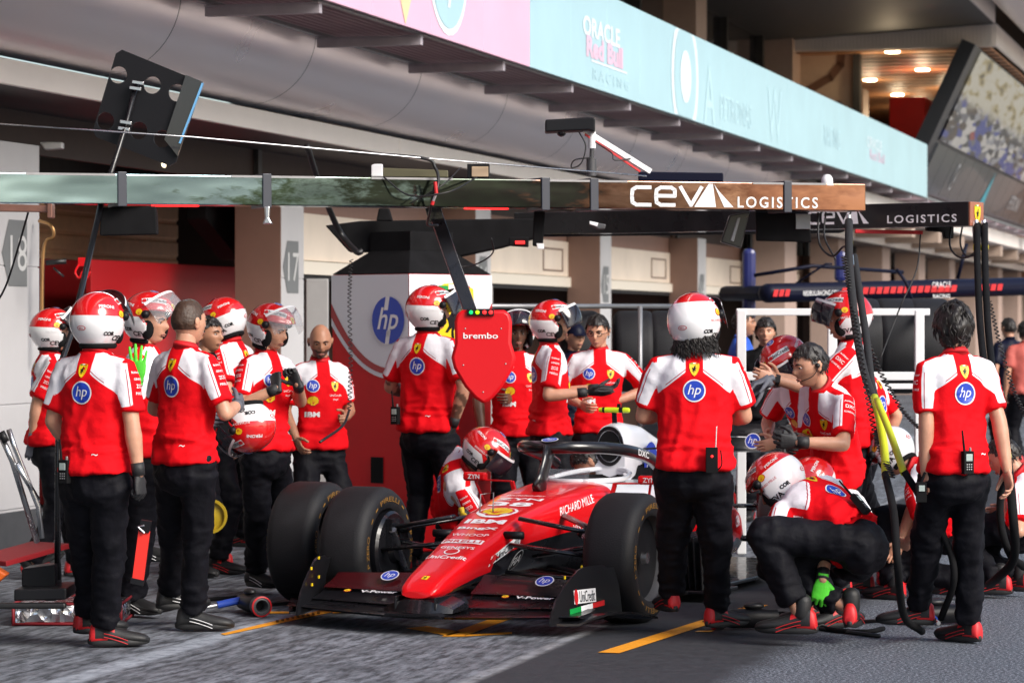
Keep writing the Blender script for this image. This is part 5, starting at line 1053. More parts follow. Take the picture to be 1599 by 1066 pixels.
S2 = D2(); sh = shell(); S2.L = []; S2.disc(0, -.02, 1.15, 0, 0, r2=1.0).join(sh, 0, 0, 1, 1); topart(D2().join(S2, 0, 0, .105, 0), -.04)
topart(D2().text('38', 0, 0, .10, 0, 0, bold=.03, w=.26), -.235); topart(D2().text('ZYN', 0, 0, .055, 0, 0, bold=.02, w=.28), -.365); topart(D2().text('Bitdefender', 0, 0, .03, 0, 0, w=.24), -.46)
def sideart(art, y, z, s_=-1, slope=0, off=.003): art.to(S, (s_ * .4, y, z), (0, -1, slope) if s_ < 0 else (0, 1, -slope), (0, -slope, 1) if s_ < 0 else (0, slope, 1), bvh=bz_, off=off, ray=(-s_, 0, 0), reach=.6)
sideart(D2().rect(0, 0, .34, .055, 0, 0, n=8).text('UniCredit', .02, 0, .042, 3, 1, bold=.01, w=.26).disc(-.14, 0, .028, 4, 1), .24, .395, slope=.33)
sideart(D2().text('RICHARD MILLE', 0, 0, .048, 0, 0, bold=.0, w=.44), -.62, .595, slope=.12)
sideart(D2().disc(0, 0, .062, 0, 0, r2=.055).disc(0, 0, .056, 3, 1, r2=.05).text('FIA', 0, 0, .05, 0, 2, bold=.0, w=.09), .08, .325, slope=.3)
sideart(D2().text('VISTAJET', 0, 0, .05, 0, 0, w=.3), -.7, .46)
obj('nose_lettering', S, DM, car)
S = M(); 
for s_ in (-1, 1):
    D2().join(hp(), sc=.052).to(S, (s_ * (.40 if s_ > 0 else .52), .60 - .20 * .45 ** 1.4 - .02, .238), (-1, 0, 0), (0, -.89, .45), off=.022)
    D2().join(shell(), -.10 if s_ < 0 else -.12, 0, .022).text('V-Power', .07, 0, .032, 0, 0, bold=.03, w=.22).to(S, (s_ * .46, .75 - .20 * .46 ** 1.4 - .0, .165), (-1, 0, 0), (0, -.94, .33), off=.018)
def eplate(u, v, o=.008): y = .98 - .62 * u; x = -(.74 + .16 * u ** 1.2); return (x - o + .02 * v, y, .065 + v * .30)
art = D2().rect(0, 0, 1.15, .24, 0, 0).text('UniCredit', .1, 0, .2, 3, 1, w=.8).disc(-.48, 0, .1, 4, 1, r2=.14)
for v, f, mi, lay in art.L: S.add([eplate(.50 + x * .26, .45 + y, .010 + lay * .003) for x, y in v], f, mi)
for k, mi in ((0, 5), (1, 0), (2, 4)): S.add([eplate(.28 + .16 * (k + x), .16 + .1 * (k + x) * .3 + y * .09, .010) for x, y in ((0, 0), (1, 0), (1, 1), (0, 1))], [(0, 1, 2, 3)], mi)
obj('wing_lettering', S, DM, fw)
S = M(); D2().join(hp(), sc=.05).to(S, (0.0, -.815, .956), (-1, 0, 0), (0, -1, .2), off=.004)
art = D2().text('DXC', 0, 0, .038, 0, 0, bold=.015, w=.16)
for v, f, mi, lay in art.L:
    vs = []
    for x, y in v:
        yy_ = -1.38 - x; k = (yy_ + 1.3) / -.25; c = np.array((-.33 - .01 * k, yy_, .875 - .045 * k)); vs.append((c[0] - .042, c[1], c[2] + y))
    S.add(vs, f, mi)
obj('halo_lettering', S, DM, bpy.data.objects['halo'])
# spare tyre standing behind the left front wheel
sp_ = thing('race_tyre', 'loose slick tyre with gold lettering standing behind the front left wheel of the car', 'tyre', (-1.175, 17.35, .355), rz=CA + radians(2), world=False)
obj('tread', tyre_mesh(.355, .30, seg=96), m_rubber, sp_, smooth=40)
for q in (-1, 1): lettered(sp_, .30, q)
W = M(); W.lathe([(.237, -.13), (.225, -.1), (.225, .1), (.237, .13)], (0, 0, 0), 'x', 40, 0); W.lathe([(.228, .06), (.19, .04), (.06, .02), (0, .02)], (0, 0, 0), 'x', 40, 0); obj('rim', W, m_black, sp_, smooth=40)
# ================================================================ PEOPLE
m_skin = None
def skinmat(name, c, beard=(.03, .018, .012)):
    m, t, b = principled(name); N, L = t.nodes, t.links
    a = N.new('ShaderNodeAttribute'); a.attribute_name = 'beard'; tc = N.new('ShaderNodeTexCoord')
    n = N.new('ShaderNodeTexNoise'); n.inputs['Scale'].default_value = 14; n.inputs['Detail'].default_value = 5; L.new(tc.outputs['Object'], n.inputs['Vector'])
    mr = N.new('ShaderNodeMapRange'); mr.inputs[1].default_value = .3; mr.inputs[2].default_value = .7; mr.inputs[3].default_value = .86; mr.inputs[4].default_value = 1.12; L.new(n.outputs[0], mr.inputs[0])
    sc = N.new('ShaderNodeVectorMath'); sc.operation = 'SCALE'; sc.inputs[0].default_value = c; L.new(mr.outputs[0], sc.inputs['Scale'])
    mx = N.new('ShaderNodeMix'); mx.data_type = 'RGBA'; L.new(a.outputs['Fac'], mx.inputs[0]); L.new(sc.outputs[0], mx.inputs[6]); mx.inputs[7].default_value = col4(beard); L.new(mx.outputs[2], b.inputs['Base Color'])
    b.inputs['Roughness'].default_value = .45; b.inputs['Subsurface Weight'].default_value = .12; b.inputs['Subsurface Radius'].default_value = (.01, .004, .002); b.inputs['Subsurface Scale'].default_value = .5
    bp = N.new('ShaderNodeBump'); n2 = N.new('ShaderNodeTexNoise'); n2.inputs['Scale'].default_value = 180; L.new(tc.outputs['Object'], n2.inputs['Vector']); bp.inputs['Distance'].default_value = .0008; L.new(n2.outputs[0], bp.inputs['Height']); L.new(bp.outputs[0], b.inputs['Normal'])
    return m
SK = {'fair': skinmat('skin_fair', (.56, .29, .19)), 'tan': skinmat('skin_tan', (.42, .20, .12)), 'brown': skinmat('skin_brown', (.13, .06, .035))}
def shirtmat():
    m, t, b = principled('team_shirt'); N, L = t.nodes, t.links
    def att(n): a = N.new('ShaderNodeAttribute'); a.attribute_name = n; return a.outputs['Fac']
    def gt(s_, th):
        q = N.new('ShaderNodeMapRange'); q.inputs[1].default_value = th - .0012; q.inputs[2].default_value = th + .0012; L.new(s_, q.inputs[0]); return q.outputs[0]
    def mix(f, a, c):
        n = N.new('ShaderNodeMix'); n.data_type = 'RGBA'; L.new(f, n.inputs[0])
        for i, q in ((6, a), (7, c)):
            if isinstance(q, tuple): n.inputs[i].default_value = col4(q)
            else: L.new(q, n.inputs[i])
        return n.outputs[2]
    c = mix(gt(att('white'), 0), (.74, .004, .010), (.80, .79, .84)); ab = N.new('ShaderNodeMath'); ab.operation = 'ABSOLUTE'; L.new(att('pipe'), ab.inputs[0]); sb = N.new('ShaderNodeMath'); sb.operation = 'SUBTRACT'; sb.inputs[0].default_value = .0026; L.new(ab.outputs[0], sb.inputs[1]); mn = N.new('ShaderNodeMath'); mn.operation = 'MINIMUM'; L.new(sb.outputs[0], mn.inputs[0]); L.new(att('white'), mn.inputs[1])
    c = mix(gt(mn.outputs[0], 0), c, (.38, .004, .02)); c = mix(gt(att('dark'), 0), c, (.02, .02, .022))
    L.new(c, b.inputs['Base Color']); b.inputs['Roughness'].default_value = .78; b.inputs['Specular IOR Level'].default_value = .12
    tc = N.new('ShaderNodeTexCoord'); n = N.new('ShaderNodeTexNoise'); n.inputs['Scale'].default_value = 26; n.inputs['Detail'].default_value = 4; L.new(tc.outputs['Object'], n.inputs['Vector'])
    n2 = N.new('ShaderNodeTexNoise'); n2.inputs['Scale'].default_value = 420; L.new(tc.outputs['Object'], n2.inputs['Vector'])
    ad = N.new('ShaderNodeMath'); ad.operation = 'MULTIPLY_ADD'; ad.inputs[1].default_value = .10; L.new(n2.outputs[0], ad.inputs[0]); L.new(n.outputs[0], ad.inputs[2])
    bp = N.new('ShaderNodeBump'); bp.inputs['Distance'].default_value = .005; bp.inputs['Strength'].default_value = .7; L.new(ad.outputs[0], bp.inputs['Height']); L.new(bp.outputs[0], b.inputs['Normal']); return m
m_shirt = shirtmat()
m_trou = mat('black_trousers', (.0045, .0045, .0075), .68, var=.25, vscale=18, bump=.009, bscale=13, spec=.16)
m_shoe = mat('shoe_black', (.012, .012, .013), .55, bump=.001, bscale=150); m_shoered = mat('shoe_red', (.60, .015, .02), .5)
m_sole = mat('shoe_sole', (.010, .010, .011), .6)
m_glove = mat('glove_black', (.018, .018, .02), .6, bump=.002, bscale=60); m_glg = mat('glove_grey', (.10, .105, .13), .7, bump=.002, bscale=60); m_gln = mat('glove_green', (.10, .72, .04), .55, bump=.002, bscale=60)
m_hair = mat('hair_dark', (.010, .007, .006), .45, var=.3, vscale=60, bump=.006, bscale=70, stretch=(1, 1, .25)); m_hairb = mat('hair_brown', (.05, .025, .014), .5, var=.3, vscale=60, bump=.005, bscale=70)
m_helr = mat('helmet_red', (.64, .010, .012), .16, coat=1); m_helw = mat('helmet_white', (.80, .80, .82), .2, coat=1)
def helmat():
    m, t, b = principled('helmet_shell'); N, L = t.nodes, t.links
    a = N.new('ShaderNodeAttribute'); a.attribute_name = 'white'; q = N.new('ShaderNodeMapRange'); q.inputs[1].default_value = -.0012; q.inputs[2].default_value = .0012; L.new(a.outputs['Fac'], q.inputs[0])
    n = N.new('ShaderNodeMix'); n.data_type = 'RGBA'; L.new(q.outputs[0], n.inputs[0]); n.inputs[6].default_value = (.64, .010, .012, 1); n.inputs[7].default_value = (.80, .80, .82, 1); L.new(n.outputs[2], b.inputs['Base Color'])
    b.inputs['Roughness'].default_value = .2; b.inputs['Coat Weight'].default_value = 1; b.inputs['Coat Roughness'].default_value = .03; return m
m_hel = helmat()
m_visor = mat('visor_smoke', (.02, .02, .03), .05, alpha=.72, coat=.5); m_visorc = mat('visor_clear', (.55, .6, .65), .04, alpha=.16, coat=.5)
m_eye = mat('eye_white', (.7, .68, .66), .3); m_iris = mat('eye_dark', (.02, .012, .008), .2); m_lip = mat('lips', (.32, .12, .09), .5)
def unit(v): v = np.array(v, float); return v / max(np.linalg.norm(v), 1e-9)
def remesh(mb, voxel, smooth=3, fac=.5):
    me = bpy.data.meshes.new('tmp'); me.from_pydata([tuple(v) for v in mb.v], [], mb.f); o = bpy.data.objects.new('tmp', me); COL.objects.link(o)
    r = o.modifiers.new('r', 'REMESH'); r.mode = 'VOXEL'; r.voxel_size = voxel; r.adaptivity = 0
    s_ = o.modifiers.new('s', 'SMOOTH'); s_.factor = fac; s_.iterations = smooth
    e = bpy.data.meshes.new_from_object(o.evaluated_get(bpy.context.evaluated_depsgraph_get()))
    n = len(e.vertices); v = np.empty(n * 3, np.float32); e.vertices.foreach_get('co', v); v = v.reshape(-1, 3).astype(float)
    nr = np.empty(n * 3, np.float32); e.vertices.foreach_get('normal', nr); nr = nr.reshape(-1, 3).astype(float)
    k = len(e.polygons); idx = np.empty(len(e.loops), np.int32); e.loops.foreach_get('vertex_index', idx); ls = np.empty(k, np.int32); e.polygons.foreach_get('loop_start', ls); lt = np.empty(k, np.int32); e.polygons.foreach_get('loop_total', lt)
    f = [tuple(int(q) for q in idx[a:a + b_]) for a, b_ in zip(ls, lt)]
    bpy.data.objects.remove(o); bpy.data.meshes.remove(me); bpy.data.meshes.remove(e); return v, f, nr
def capsule(mb, pts, radii, seg=14, up=None):            # tube with rounded ends; radii may be (a, b)
    pts = [np.array(p, float) for p in pts]; r = [(q, q) if np.isscalar(q) else q for q in radii]
    d0 = unit(pts[0] - pts[1]); d1 = unit(pts[-1] - pts[-2]); m0, m1 = min(r[0]), min(r[-1])
    P0 = [pts[0] + d0 * m0 * q for q in (.85, .5)]; P1 = [pts[-1] + d1 * m1 * q for q in (.5, .85)]
    R0 = [(r[0][0] * q, r[0][1] * q) for q in (.45, .85)]; R1 = [(r[-1][0] * q, r[-1][1] * q) for q in (.85, .45)]
    return mb.tube(P0 + pts + P1, R0 + r + R1, seg, up=up)
# ---- head, sculpted once: local x right, y forward, z up, origin between the ears
def head_mesh():
    mb = M(); nu, nv = 56, 44; rings = []
    def g(a, s_): return math.exp(-(a / s_) ** 2)
    for i in range(nv):
        th = -pi / 2 + pi * (i + .02) / (nv - .96); ring = []
        for j in range(nu):
            ph = j * 2 * pi / nu; d = np.array([cos(th) * cos(ph), cos(th) * sin(ph), sin(th)])
            x, y, z = d * np.array([.076, .098, .118])
            fr = max(0, d[1])
            if z < 0: x *= 1 - .30 * min(1, (-z / .118)) ** 1.3; y *= 1 - (.05 if y > 0 else .42) * min(1, -z / .118)
            if z < -.03 and y > 0: y += .016 * min(1, (-z - .03) / .05) * g(x, .035)
            if y > 0:
                y += .024 * g(x, .011) * g(z + .022, .017) + .012 * g(x, .008) * g(z, .02)      # nose
                y -= .010 * (g(x - .032, .016) + g(x + .032, .016)) * g(z - .006, .013)           # eye sockets
                y += .006 * g(z - .028, .010) * g(abs(x) - .03, .03)                              # brow
                y += .006 * g(x, .024) * g(z + .058, .009) + .008 * g(x, .022) * g(z + .092, .014); y -= .004 * g(x, .03) * g(z + .074, .007)
                x += math.copysign(.004 * g(z + .015, .025) * g(abs(x) - .055, .02), x)
            ring.append((x, y, z))
        rings.append(ring)
    mb.loft(rings, 0)
    for s_ in (-1, 1):
        e = M(); e.ball((s_ * .0775, -.008, -.006), (.010, .019, .031), 10, 8); e.ball((s_ * .084, -.013, .004), (.006, .017, .022), 10, 8); mb.join(e, 0)
        mb.ball((s_ * .030, .0775, .005), (.0120, .0090, .0048), 12, 8, 1); mb.ball((s_ * .030, .0850, .005), (.0062, .0032, .0056), 10, 6, 2)
        mb.tube([(s_ * .012, .098, .022), (s_ * .03, .096, .029), (s_ * .05, .082, .024)], [.0035, .0045, .002], 6, 3)
        mb.tube([(s_ * .018, .090, .0145), (s_ * .031, .0925, .016), (s_ * .045, .083, .012)], [.003, .0035, .002], 6, 0)
    mb.tube([(-.024, .090, -.061), (-.01, .0995, -.0585), (.01, .0995, -.0585), (.024, .090, -.061)], [.002, .004, .004, .002], 8, 4); mb.tube([(-.020, .090, -.066), (0, .098, -.068), (.020, .090, -.066)], [.002, .005, .002], 8, 4)
    return mb
HEAD = head_mesh()
def hand_mesh(curl=.5, spread=.05, thumb=.5):            # right hand, palm down, fingers +y, thumb on -x; origin at the wrist
    mb = M(); mb.tube([(0, -.03, 0), (0, .0, 0), (0, .03, -.001), (.0, .065, -.002), (.0, .088, -.002)], [(.024, .018), (.027, .017), (.037, .017), (.041, .014), (.039, .011)], 16, up=(0, 0, 1))
    for k, (x, l, r, y0) in enumerate(((-.029, .072, .0088, .086), (-.010, .080, .0092, .090), (.010, .074, .0088, .088), (.028, .058, .0078, .082))):
        c = curl * (1 + .12 * k) if not isinstance(curl, (list, tuple)) else curl[k]; a = 0; p = np.array([x, y0 - .015, -.001]); pts = [p]; sp = (k - 1.5) * spread
        for s_, q in ((.015, 0), (.42, .9), (.32, 1.3), (.26, .9)):
            ll = s_ if s_ < .02 else l * s_; a += c * q; p = p + np.array([sin(sp) * cos(a), cos(sp) * cos(a), -sin(a)]) * ll; pts.append(p)
        capsule(mb, pts, [r * 1.05, r, r * .95, r * .9, r * .78], 8)
    a = thumb; p = np.array([-.026, .018, -.006]); pts = [p]
    for l, d in ((.034, (-.75, .62, -.25)), (.032, (-.45, .80, -.42 * (.4 + a))), (.026, (-.1, .85, -.6 * (.4 + a)))): p = p + unit(d) * l; pts.append(p)
    capsule(mb, pts, [.014, .0125, .010, .0085], 8)
    v, f, n = remesh(mb, .0036, 2); return v, f
HANDS = {'relax': hand_mesh(.42, .04), 'fist': hand_mesh(1.15, .0, 1.1), 'flat': hand_mesh(.08, .12, .1), 'grip': hand_mesh(.85, .02, .9), 'half': hand_mesh(.62, .08, .5)}
def hand_at(kind, side, W_, D, Pn, sc=1.0):              # returns verts, faces in world
    v, f = HANDS[kind]; v = v.copy(); 
    if side < 0: v[:, 0] *= -1; f = [q[::-1] for q in f]
    y = unit(D); z = unit(-np.array(Pn, float) - np.dot(-np.array(Pn, float), y) * y); x = np.cross(y, z)
    return np.array(W_) + (v * sc) @ np.array([x, y, z]), f
def shoe_mesh(red=True):                                 # y forward, origin at ankle (z=.09 above ground)
    mb = M(); rings = []; prof = [(-.075, .020, .045), (-.068, .030, .085), (-.05, .034, .105), (-.02, .036, .108), (.01, .036, .095), (.04, .038, .078), (.08, .042, .064), (.12, .047, .054), (.155, .046, .046), (.18, .038, .038), (.198, .022, .028)]
    mi = []
    for y, w_, h in prof:
        r = [];
        for a in np.arange(20) * 2 * pi / 20:
            c, s_ = cos(a), sin(a); z = (s_ + 1) / 2; ww = w_ * (1 - .30 * z ** 1.6 if y < .05 else 1 - .25 * z ** 2); r.append((math.copysign(abs(c) ** .6, c) * ww + .004 * (y > .05) * (y), y, -.09 + .018 + z * h))
        rings.append(r)
    mb.loft(rings, 0); 
    for k, f in enumerate(mb.f):
        c = np.mean([mb.v[i] for i in f], axis=0)
        if red and ((c[1] < -.052 and c[2] > -.055) or (c[1] < .0 and -.062 < c[2] < -.045) or (.0 < c[1] < .05 and c[2] > -.012)): mb.m[k] = 1
    s2 = M(); so = []
    for z, g_ in ((-.089, .0), (-.083, .004), (-.070, .005), (-.060, .002)):
        so.append([(x * 1.0, y, z + (.012 * max(0, (y - .14) / .07) ** 2 if z > -.1 else 0) + (.008 * max(0, (-y - .05) / .03))) for x, y in [((.030 + g_) * cos(a) * (1.35 if sin(a) > 0.1 else 1.12) * (1 - .25 * max(0, sin(a)) ** 3), .062 + (.140 + g_) * sin(a)) for a in np.arange(30) * 2 * pi / 30]])
    s2.loft(so, 2); mb.join(s2)
    for s_ in (-1, 1):                                   # side stripes
        for q in (0, 1): 
            pts = [(s_ * (.0405 + .006 * u), -.01 + .11 * u, -.040 - .018 * q - .022 * u ** 1.5 + .016 * (1 - u)) for u in np.linspace(0, 1, 6)]; mb.tube(pts, .0022, 5, 1 if red else 3)
    mb.tube([(0, .06 + .0, -.012), (.015, .075, -.018), (-.015, .085, -.022), (.012, .10, -.028)], .003, 5, 0)
    capsule(mb, [(0, -.012, .07), (0, -.008, .0)], [.040, .038], 14); return mb
SHOE_R, SHOE_B = shoe_mesh(True), shoe_mesh(False)
def ik(a, b, l1, l2, pole):
    a, b = np.array(a, float), np.array(b, float); d = b - a; L = np.linalg.norm(d); mx = (l1 + l2) * .998
    if L > mx: b = a + d / L * mx; L = mx
    L = max(L, abs(l1 - l2) + .01); d = unit(b - a); x = (l1 * l1 - l2 * l2 + L * L) / (2 * L); h = sqrt(max(l1 * l1 - x * x, 0)); p = np.array(pole, float); p = unit(p - np.dot(p, d) * d); return a + d * x + p * h, b
def segdist(v, a, b):
    d = b - a; t = ((v - a) @ d) / (d @ d); q = a + np.clip(t, 0, 1)[:, None] * d; return np.linalg.norm(v - q, axis=1), t
def fold(v, sc, seed, st=(1, 1, 1)):
    s_ = np.array(st) * sc; return np.array([noise.noise(Vector((p * s_ + seed))) for p in v])
def frame(h, pitch=0, roll=0):                           # rows: right, forward, up ; heading from +Y clockwise towards +X
    h, pitch, roll = radians(h), radians(pitch), radians(roll); fw = np.array([sin(h) * cos(pitch), cos(h) * cos(pitch), sin(pitch)]); r = np.array([cos(h), -sin(h), 0]); u = np.cross(r, fw)
    return np.array([r * cos(roll) + u * sin(roll), fw, -r * sin(roll) + u * cos(roll)])
def setattr_f(o, name, arr):
    a = o.data.attributes.new(name, 'FLOAT', 'POINT'); a.data.foreach_set('value', np.asarray(arr, np.float32))
def helmet(parent, c, Fr, visor='up', sc=1.0, clear=False, top=False, white=.02, label=None):
    """open-face crew helmet; c = head centre, Fr = head frame"""
    rows = []; nu, nv = 64, 40; mb = M(); att = []
    for i in range(nv):
        th = -.95 + (pi / 2 + .95) * i / (nv - 1); ring = []
        for j in range(nu):
            ph = j * 2 * pi / nu; d = (cos(th) * cos(ph), cos(th) * sin(ph), sin(th))
            x, y, z = d[0] * .128, d[1] * (.150 if d[1] > 0 else .152), d[2] * .140 + .012
            if z < 0: x *= 1 + .03 * z / .1; y *= (1 - .10 * (-z / .12)) if y < 0 else 1 - .18 * (-z / .12)
            if z < -.02 and y > .02: y += .022 * min(1, (-z - .02) / .05) * (1 - abs(d[0]))
            ring.append((x, y, z)); 
        rows.append(ring)
    V = np.array([p for r in rows for p in r]); fs = []
    def hole(p): return p[1] > .045 and (-.075 < p[2] < .060) and not (p[1] < .045 + .0)
    for i in range(nv - 1):
        for j in range(nu):
            a, b_ = i * nu + j, i * nu + (j + 1) % nu; q = (a, b_, b_ + nu, a + nu); cc = V[list(q)].mean(0)
            if cc[1] > .035 + .25 * max(0, -cc[2]) * 0 and -.14 < cc[2] < .062: continue
            fs.append(q)
    top_v = len(V) - nu; fs.append(tuple(range(top_v, top_v + nu)))
    Wm = V * sc @ Fr + c; mb.add(Wm, fs)
    o = obj('helmet', mb, [m_hel], parent, smooth=True); s_ = o.modifiers.new('solid', 'SOLIDIFY'); s_.thickness = .022 * sc; s_.offset = -1
    if label: o['label'] = label
    yy, zz = V[:, 1], V[:, 2]; lim = white + .0 * yy - np.clip(yy - .0, 0, 1) * 1.0 + np.where(yy < -.05, (yy + .05) * -.05, 0)
    setattr_f(o, 'white', lim - zz if not top else np.maximum(lim - zz, .030 - np.abs(V[:, 0] * 1.0)) * 0 + np.maximum(lim - zz, (-.02 - yy)))
    def sub(nm, m2, mm, **k): return obj(nm, m2, mm, o, **k)
    W2 = M(); lo = [r for r in rows[0]]; W2.tube([np.array(p) * (1.0, 1.0, 1) * sc @ Fr + c for p in [rows[0][j] for j in range(nu)] if p[1] < .05] if False else [np.array(rows[0][j % nu]) * sc @ Fr + c for j in range(30, 68) if rows[0][j % nu][1] < .06], .015 * sc, 8); sub('foam_rim', W2, m_blackm, smooth=True)
    W2 = M()
    for s2 in (-1, 1): W2.ball(np.array((s2 * .124, .035, .035)) * sc @ Fr + c, .022 * sc, 12, 8)
    W2.ball(np.array((0, .0, -.01)) * sc @ Fr + c, 1, 4, 3) if False else None
    sub('visor_pivot', W2, m_black, smooth=True)
    # lining pads beside the face
    W2 = M()
    for s2 in (-1, 1): W2.ball(np.array((s2 * .088, .035, -.045)) * sc @ Fr + c, np.array((.022, .035, .05)) * sc, 10, 8, T=Fr.T)
    sub('cheek_pad', W2, m_blackm, smooth=True)
    if visor:
        va = radians({'up': 42, 'down': 0, 'half': 26}[visor]); rings = []
        for e in np.linspace(-.50, .40, 10):
            ring = []
            for a in np.linspace(-1.25, 1.25, 28):
                q = np.array((sin(a) * .137, .012 + cos(a) * (.158 + .012 * cos(e)) * cos(e * .9), .012 + .150 * sin(e))); y_, z_ = q[1] - .02, q[2] - .03
                q = np.array((q[0], .02 + y_ * cos(va) - z_ * sin(va), .03 + y_ * sin(va) + z_ * cos(va))); ring.append(q * sc @ Fr + c)
            rings.append(ring)
        W2 = M(); W2.loft(rings, 0, closed=False); vo = sub('visor', W2, m_visorc if clear else m_visor, smooth=True, solid=.002)
        W2 = M(); r_ = rings[0 if visor != 'down' else -1]; r2_ = rings[1 if visor != 'down' else -2]; out_ = lambda p: c + (p - c) * 1.012
        k0 = 1 if visor == 'up' else 0
        W2.loft([[out_(p) for p in rings[-1]], [out_(p) for p in rings[-2]]], 0, closed=False); sub('visor_strip', W2, m_white, smooth=True)
    # lettering
    bv = BVHTree.FromPolygons([Vector(p) for p in Wm], fs); S = M()
    def put(art, pos, out, up=(0, 0, 1)):
        pos = np.array(pos) * sc @ Fr + c; out = unit(np.array(out, float) @ Fr); up_ = np.array(up, float) @ Fr; rt = np.cross(up_, out); rt = unit(rt); up_ = np.cross(out, rt)
        art.to(S, pos + out * .02, rt, up_, bvh=bv, off=.0025, ray=-out, reach=.08)
    for s2 in (-1, 1):
        put(D2().text('CEVA', 0, 0, .030, 3, 0, bold=.03, w=.10), (s2 * .125, .01, -.072), (s2, .0, -.25))
        put(D2().text('COR', 0, 0, .022, 3, 0, bold=.05), (s2 * .12, -.075, -.05), (s2, -.5, -.2))
        put(D2().join(shell(), sc=.024), (s2 * .13, .0, .045), (s2, .1, .3)); put(D2().text('PERONI', 0, 0, .018, 0, 0, bold=.02), (s2 * .10, -.08, .085), (s2 * .8, -.7, .5))
        put(D2().rect(0, 0, .135, .034, 0, 0, n=6).text('UniCredit', .008, 0, .023, 3, 1, bold=.015).disc(-.055, 0, .012, 4, 1), (s2 * .08, .06, .11), (s2 * .8, .45, .7), up=(0, 0, 1))
        put(D2().text('RICHARD MILLE', 0, 0, .013, 0 if white < .05 else 4, 0), (s2 * .13, .0, .005), (s2, .1, 0))
    put(D2().disc(0, 0, .024, 4, 0, r2=.012).disc(0, 0, .020, 0, 1, r2=.009).text('BELL', 0, 0, .009, 4, 2, bold=.02), (.0, -.15, -.02), (0, -1, 0))
    put(D2().join(hp(), sc=.026), (.0, .02, .15), (0, .15, 1), up=(0, 1, 0)); put(D2().join(shield(), sc=.022), (0, .145, .085), (0, 1, .5))
    obj('helmet_lettering', S, DM, o); return o
PEOPLE = []
def person(lab, px, foot, H=1.78, h=0, lean=0, side=0, hh=None, hp_=0, hr=0, wl=None, wr=None, pl=None, pr=None, hl='relax', hrk='relax', gl=None, gr=None, dl=None, dr=None, nl=None, nr_=None,
           fl=None, fr=None, pel=None, neck=None, helm=None, hair=None, beard=0, skin='fair', shirt='team', shoes='red', twist=0, radio=None, Z=None, gap=.13, fh=None, voxel=.0125, decals=True, bald=False, hips=None, flp=0, frp=0, kl=None, kr=None, group=None, twl=None, fat=1.0, headset=False, trou=None, rs=None, tattoo=False, glasses=False, cap=None, watch=False):
    """px, foot: photo pixel of the feet centre; h: heading (0 away, 90 right, 180 towards the camera). Joint targets are (px, py, dz) photo pixels with a depth offset, or None for a hanging arm."""
    Z = Z or GZ(foot); base = np.array([(px - 800) / F * Z, Z, 0]); k = H / 1.78
    Fh = frame(h + twist * .0 if hips is None else hips); R, Fw, U = Fh
    def tgt(q): return None if q is None else (P(q[0], q[1], Z + q[2]))
    pelv = base + U * .93 * k if pel is None else tgt(pel); nk = base + U * 1.50 * k + Fw * lean + R * side if neck is None else tgt(neck)
    Fs = frame(h + twist)[0] if neck is None else frame(h + twist)[0]
    if rs is not None: Fs = np.array(rs, float)
    ax = unit(nk - pelv); Rs = unit(Fs - np.dot(Fs, ax) * ax); Fws = np.cross(ax, Rs)
    # spine as a bend from the pelvis to the neck
    L = np.linalg.norm(nk - pelv); bend = -Fws * (0 if neck is None else .06) ; c1 = pelv + ax * L * .5 + bend * 1.6
    def spine(s_):
        if s_ <= 0: return pelv + ax * L * s_
        if s_ >= 1: return nk + unit(nk - c1) * L * (s_ - 1)
        return (1 - s_) ** 2 * pelv + 2 * s_ * (1 - s_) * c1 + s_ * s_ * nk
    def sfr(s_):
        e = .02; T = unit(spine(s_ + e) - spine(s_ - e)); q = np.clip(s_, 0, 1); r = R * (1 - q) + Rs * q; r = unit(r - np.dot(r, T) * T); return r, np.cross(T, r), T
    T1 = sfr(.98); shz = -.070 * k
    shw = .178 * k * min(1.02, fat ** .8); SHL = nk + T1[2] * shz - T1[0] * shw; SHR = nk + T1[2] * shz + T1[0] * shw
    ua, fa = .285 * k, .255 * k
    arms = {}
    for s_, S0, wt, pole in ((-1, SHL, wl, pl), (1, SHR, wr, pr)):
        if wt is None: w_ = S0 + T1[0] * s_ * .07 * k - np.array([0, 0, .52 * k]) + T1[1] * .03
        elif len(wt) == 3 and abs(wt[0]) < 3: w_ = S0 + T1[0] * wt[0] + T1[1] * wt[1] + np.array([0, 0, wt[2]])
        else: w_ = tgt(wt)
        e, w_ = ik(S0, w_, ua, fa, (T1[0] * s_ * .5 - T1[1] * .8 - U * .3) if pole is None else (R * pole[0] + Fw * pole[1] + U * pole[2])); arms[s_] = (S0, e, w_)
    legs = {}; hipw = .088 * k; hz_ = sfr(0)
    for s_, ft, pole, kp in ((-1, fl, flp, kl), (1, fr, frp, kr)):
        hp0 = pelv + R * s_ * hipw - hz_[2] * .02
        if ft is None: a = base + R * s_ * gap + np.array([0, 0, .09])
        elif len(ft) == 2: q = ft; Zf = GZ(q[1]); a = np.array([(q[0] - 800) / F * Zf, Zf, .09])
        else: a = tgt(ft)
        kn, a = ik(hp0, a, .435 * k, .425 * k, Fw * 1.0 + R * s_ * .15 if kp is None else (R * kp[0] + Fw * kp[1] + U * kp[2])); legs[s_] = (hp0, kn, a)
    hc = nk + unit(nk - c1) * .10 * k * .4 + np.array([0, 0, .5]) * 0
    Fhd = frame(h + twist if hh is None else hh, hp_, hr)
    hc = nk + (T1[2] * .5 + Fhd[2] * .5) * .118 * k + Fhd[1] * .022 + Fhd[2] * .02
    # ---------------- body
    mb = M()
    if not (helm and False): capsule(mb, [nk - T1[2] * .06, nk + T1[2] * .02, hc - Fhd[2] * .06 - Fhd[1] * .018], [.062 * k, .055 * k, .052 * k], 14)
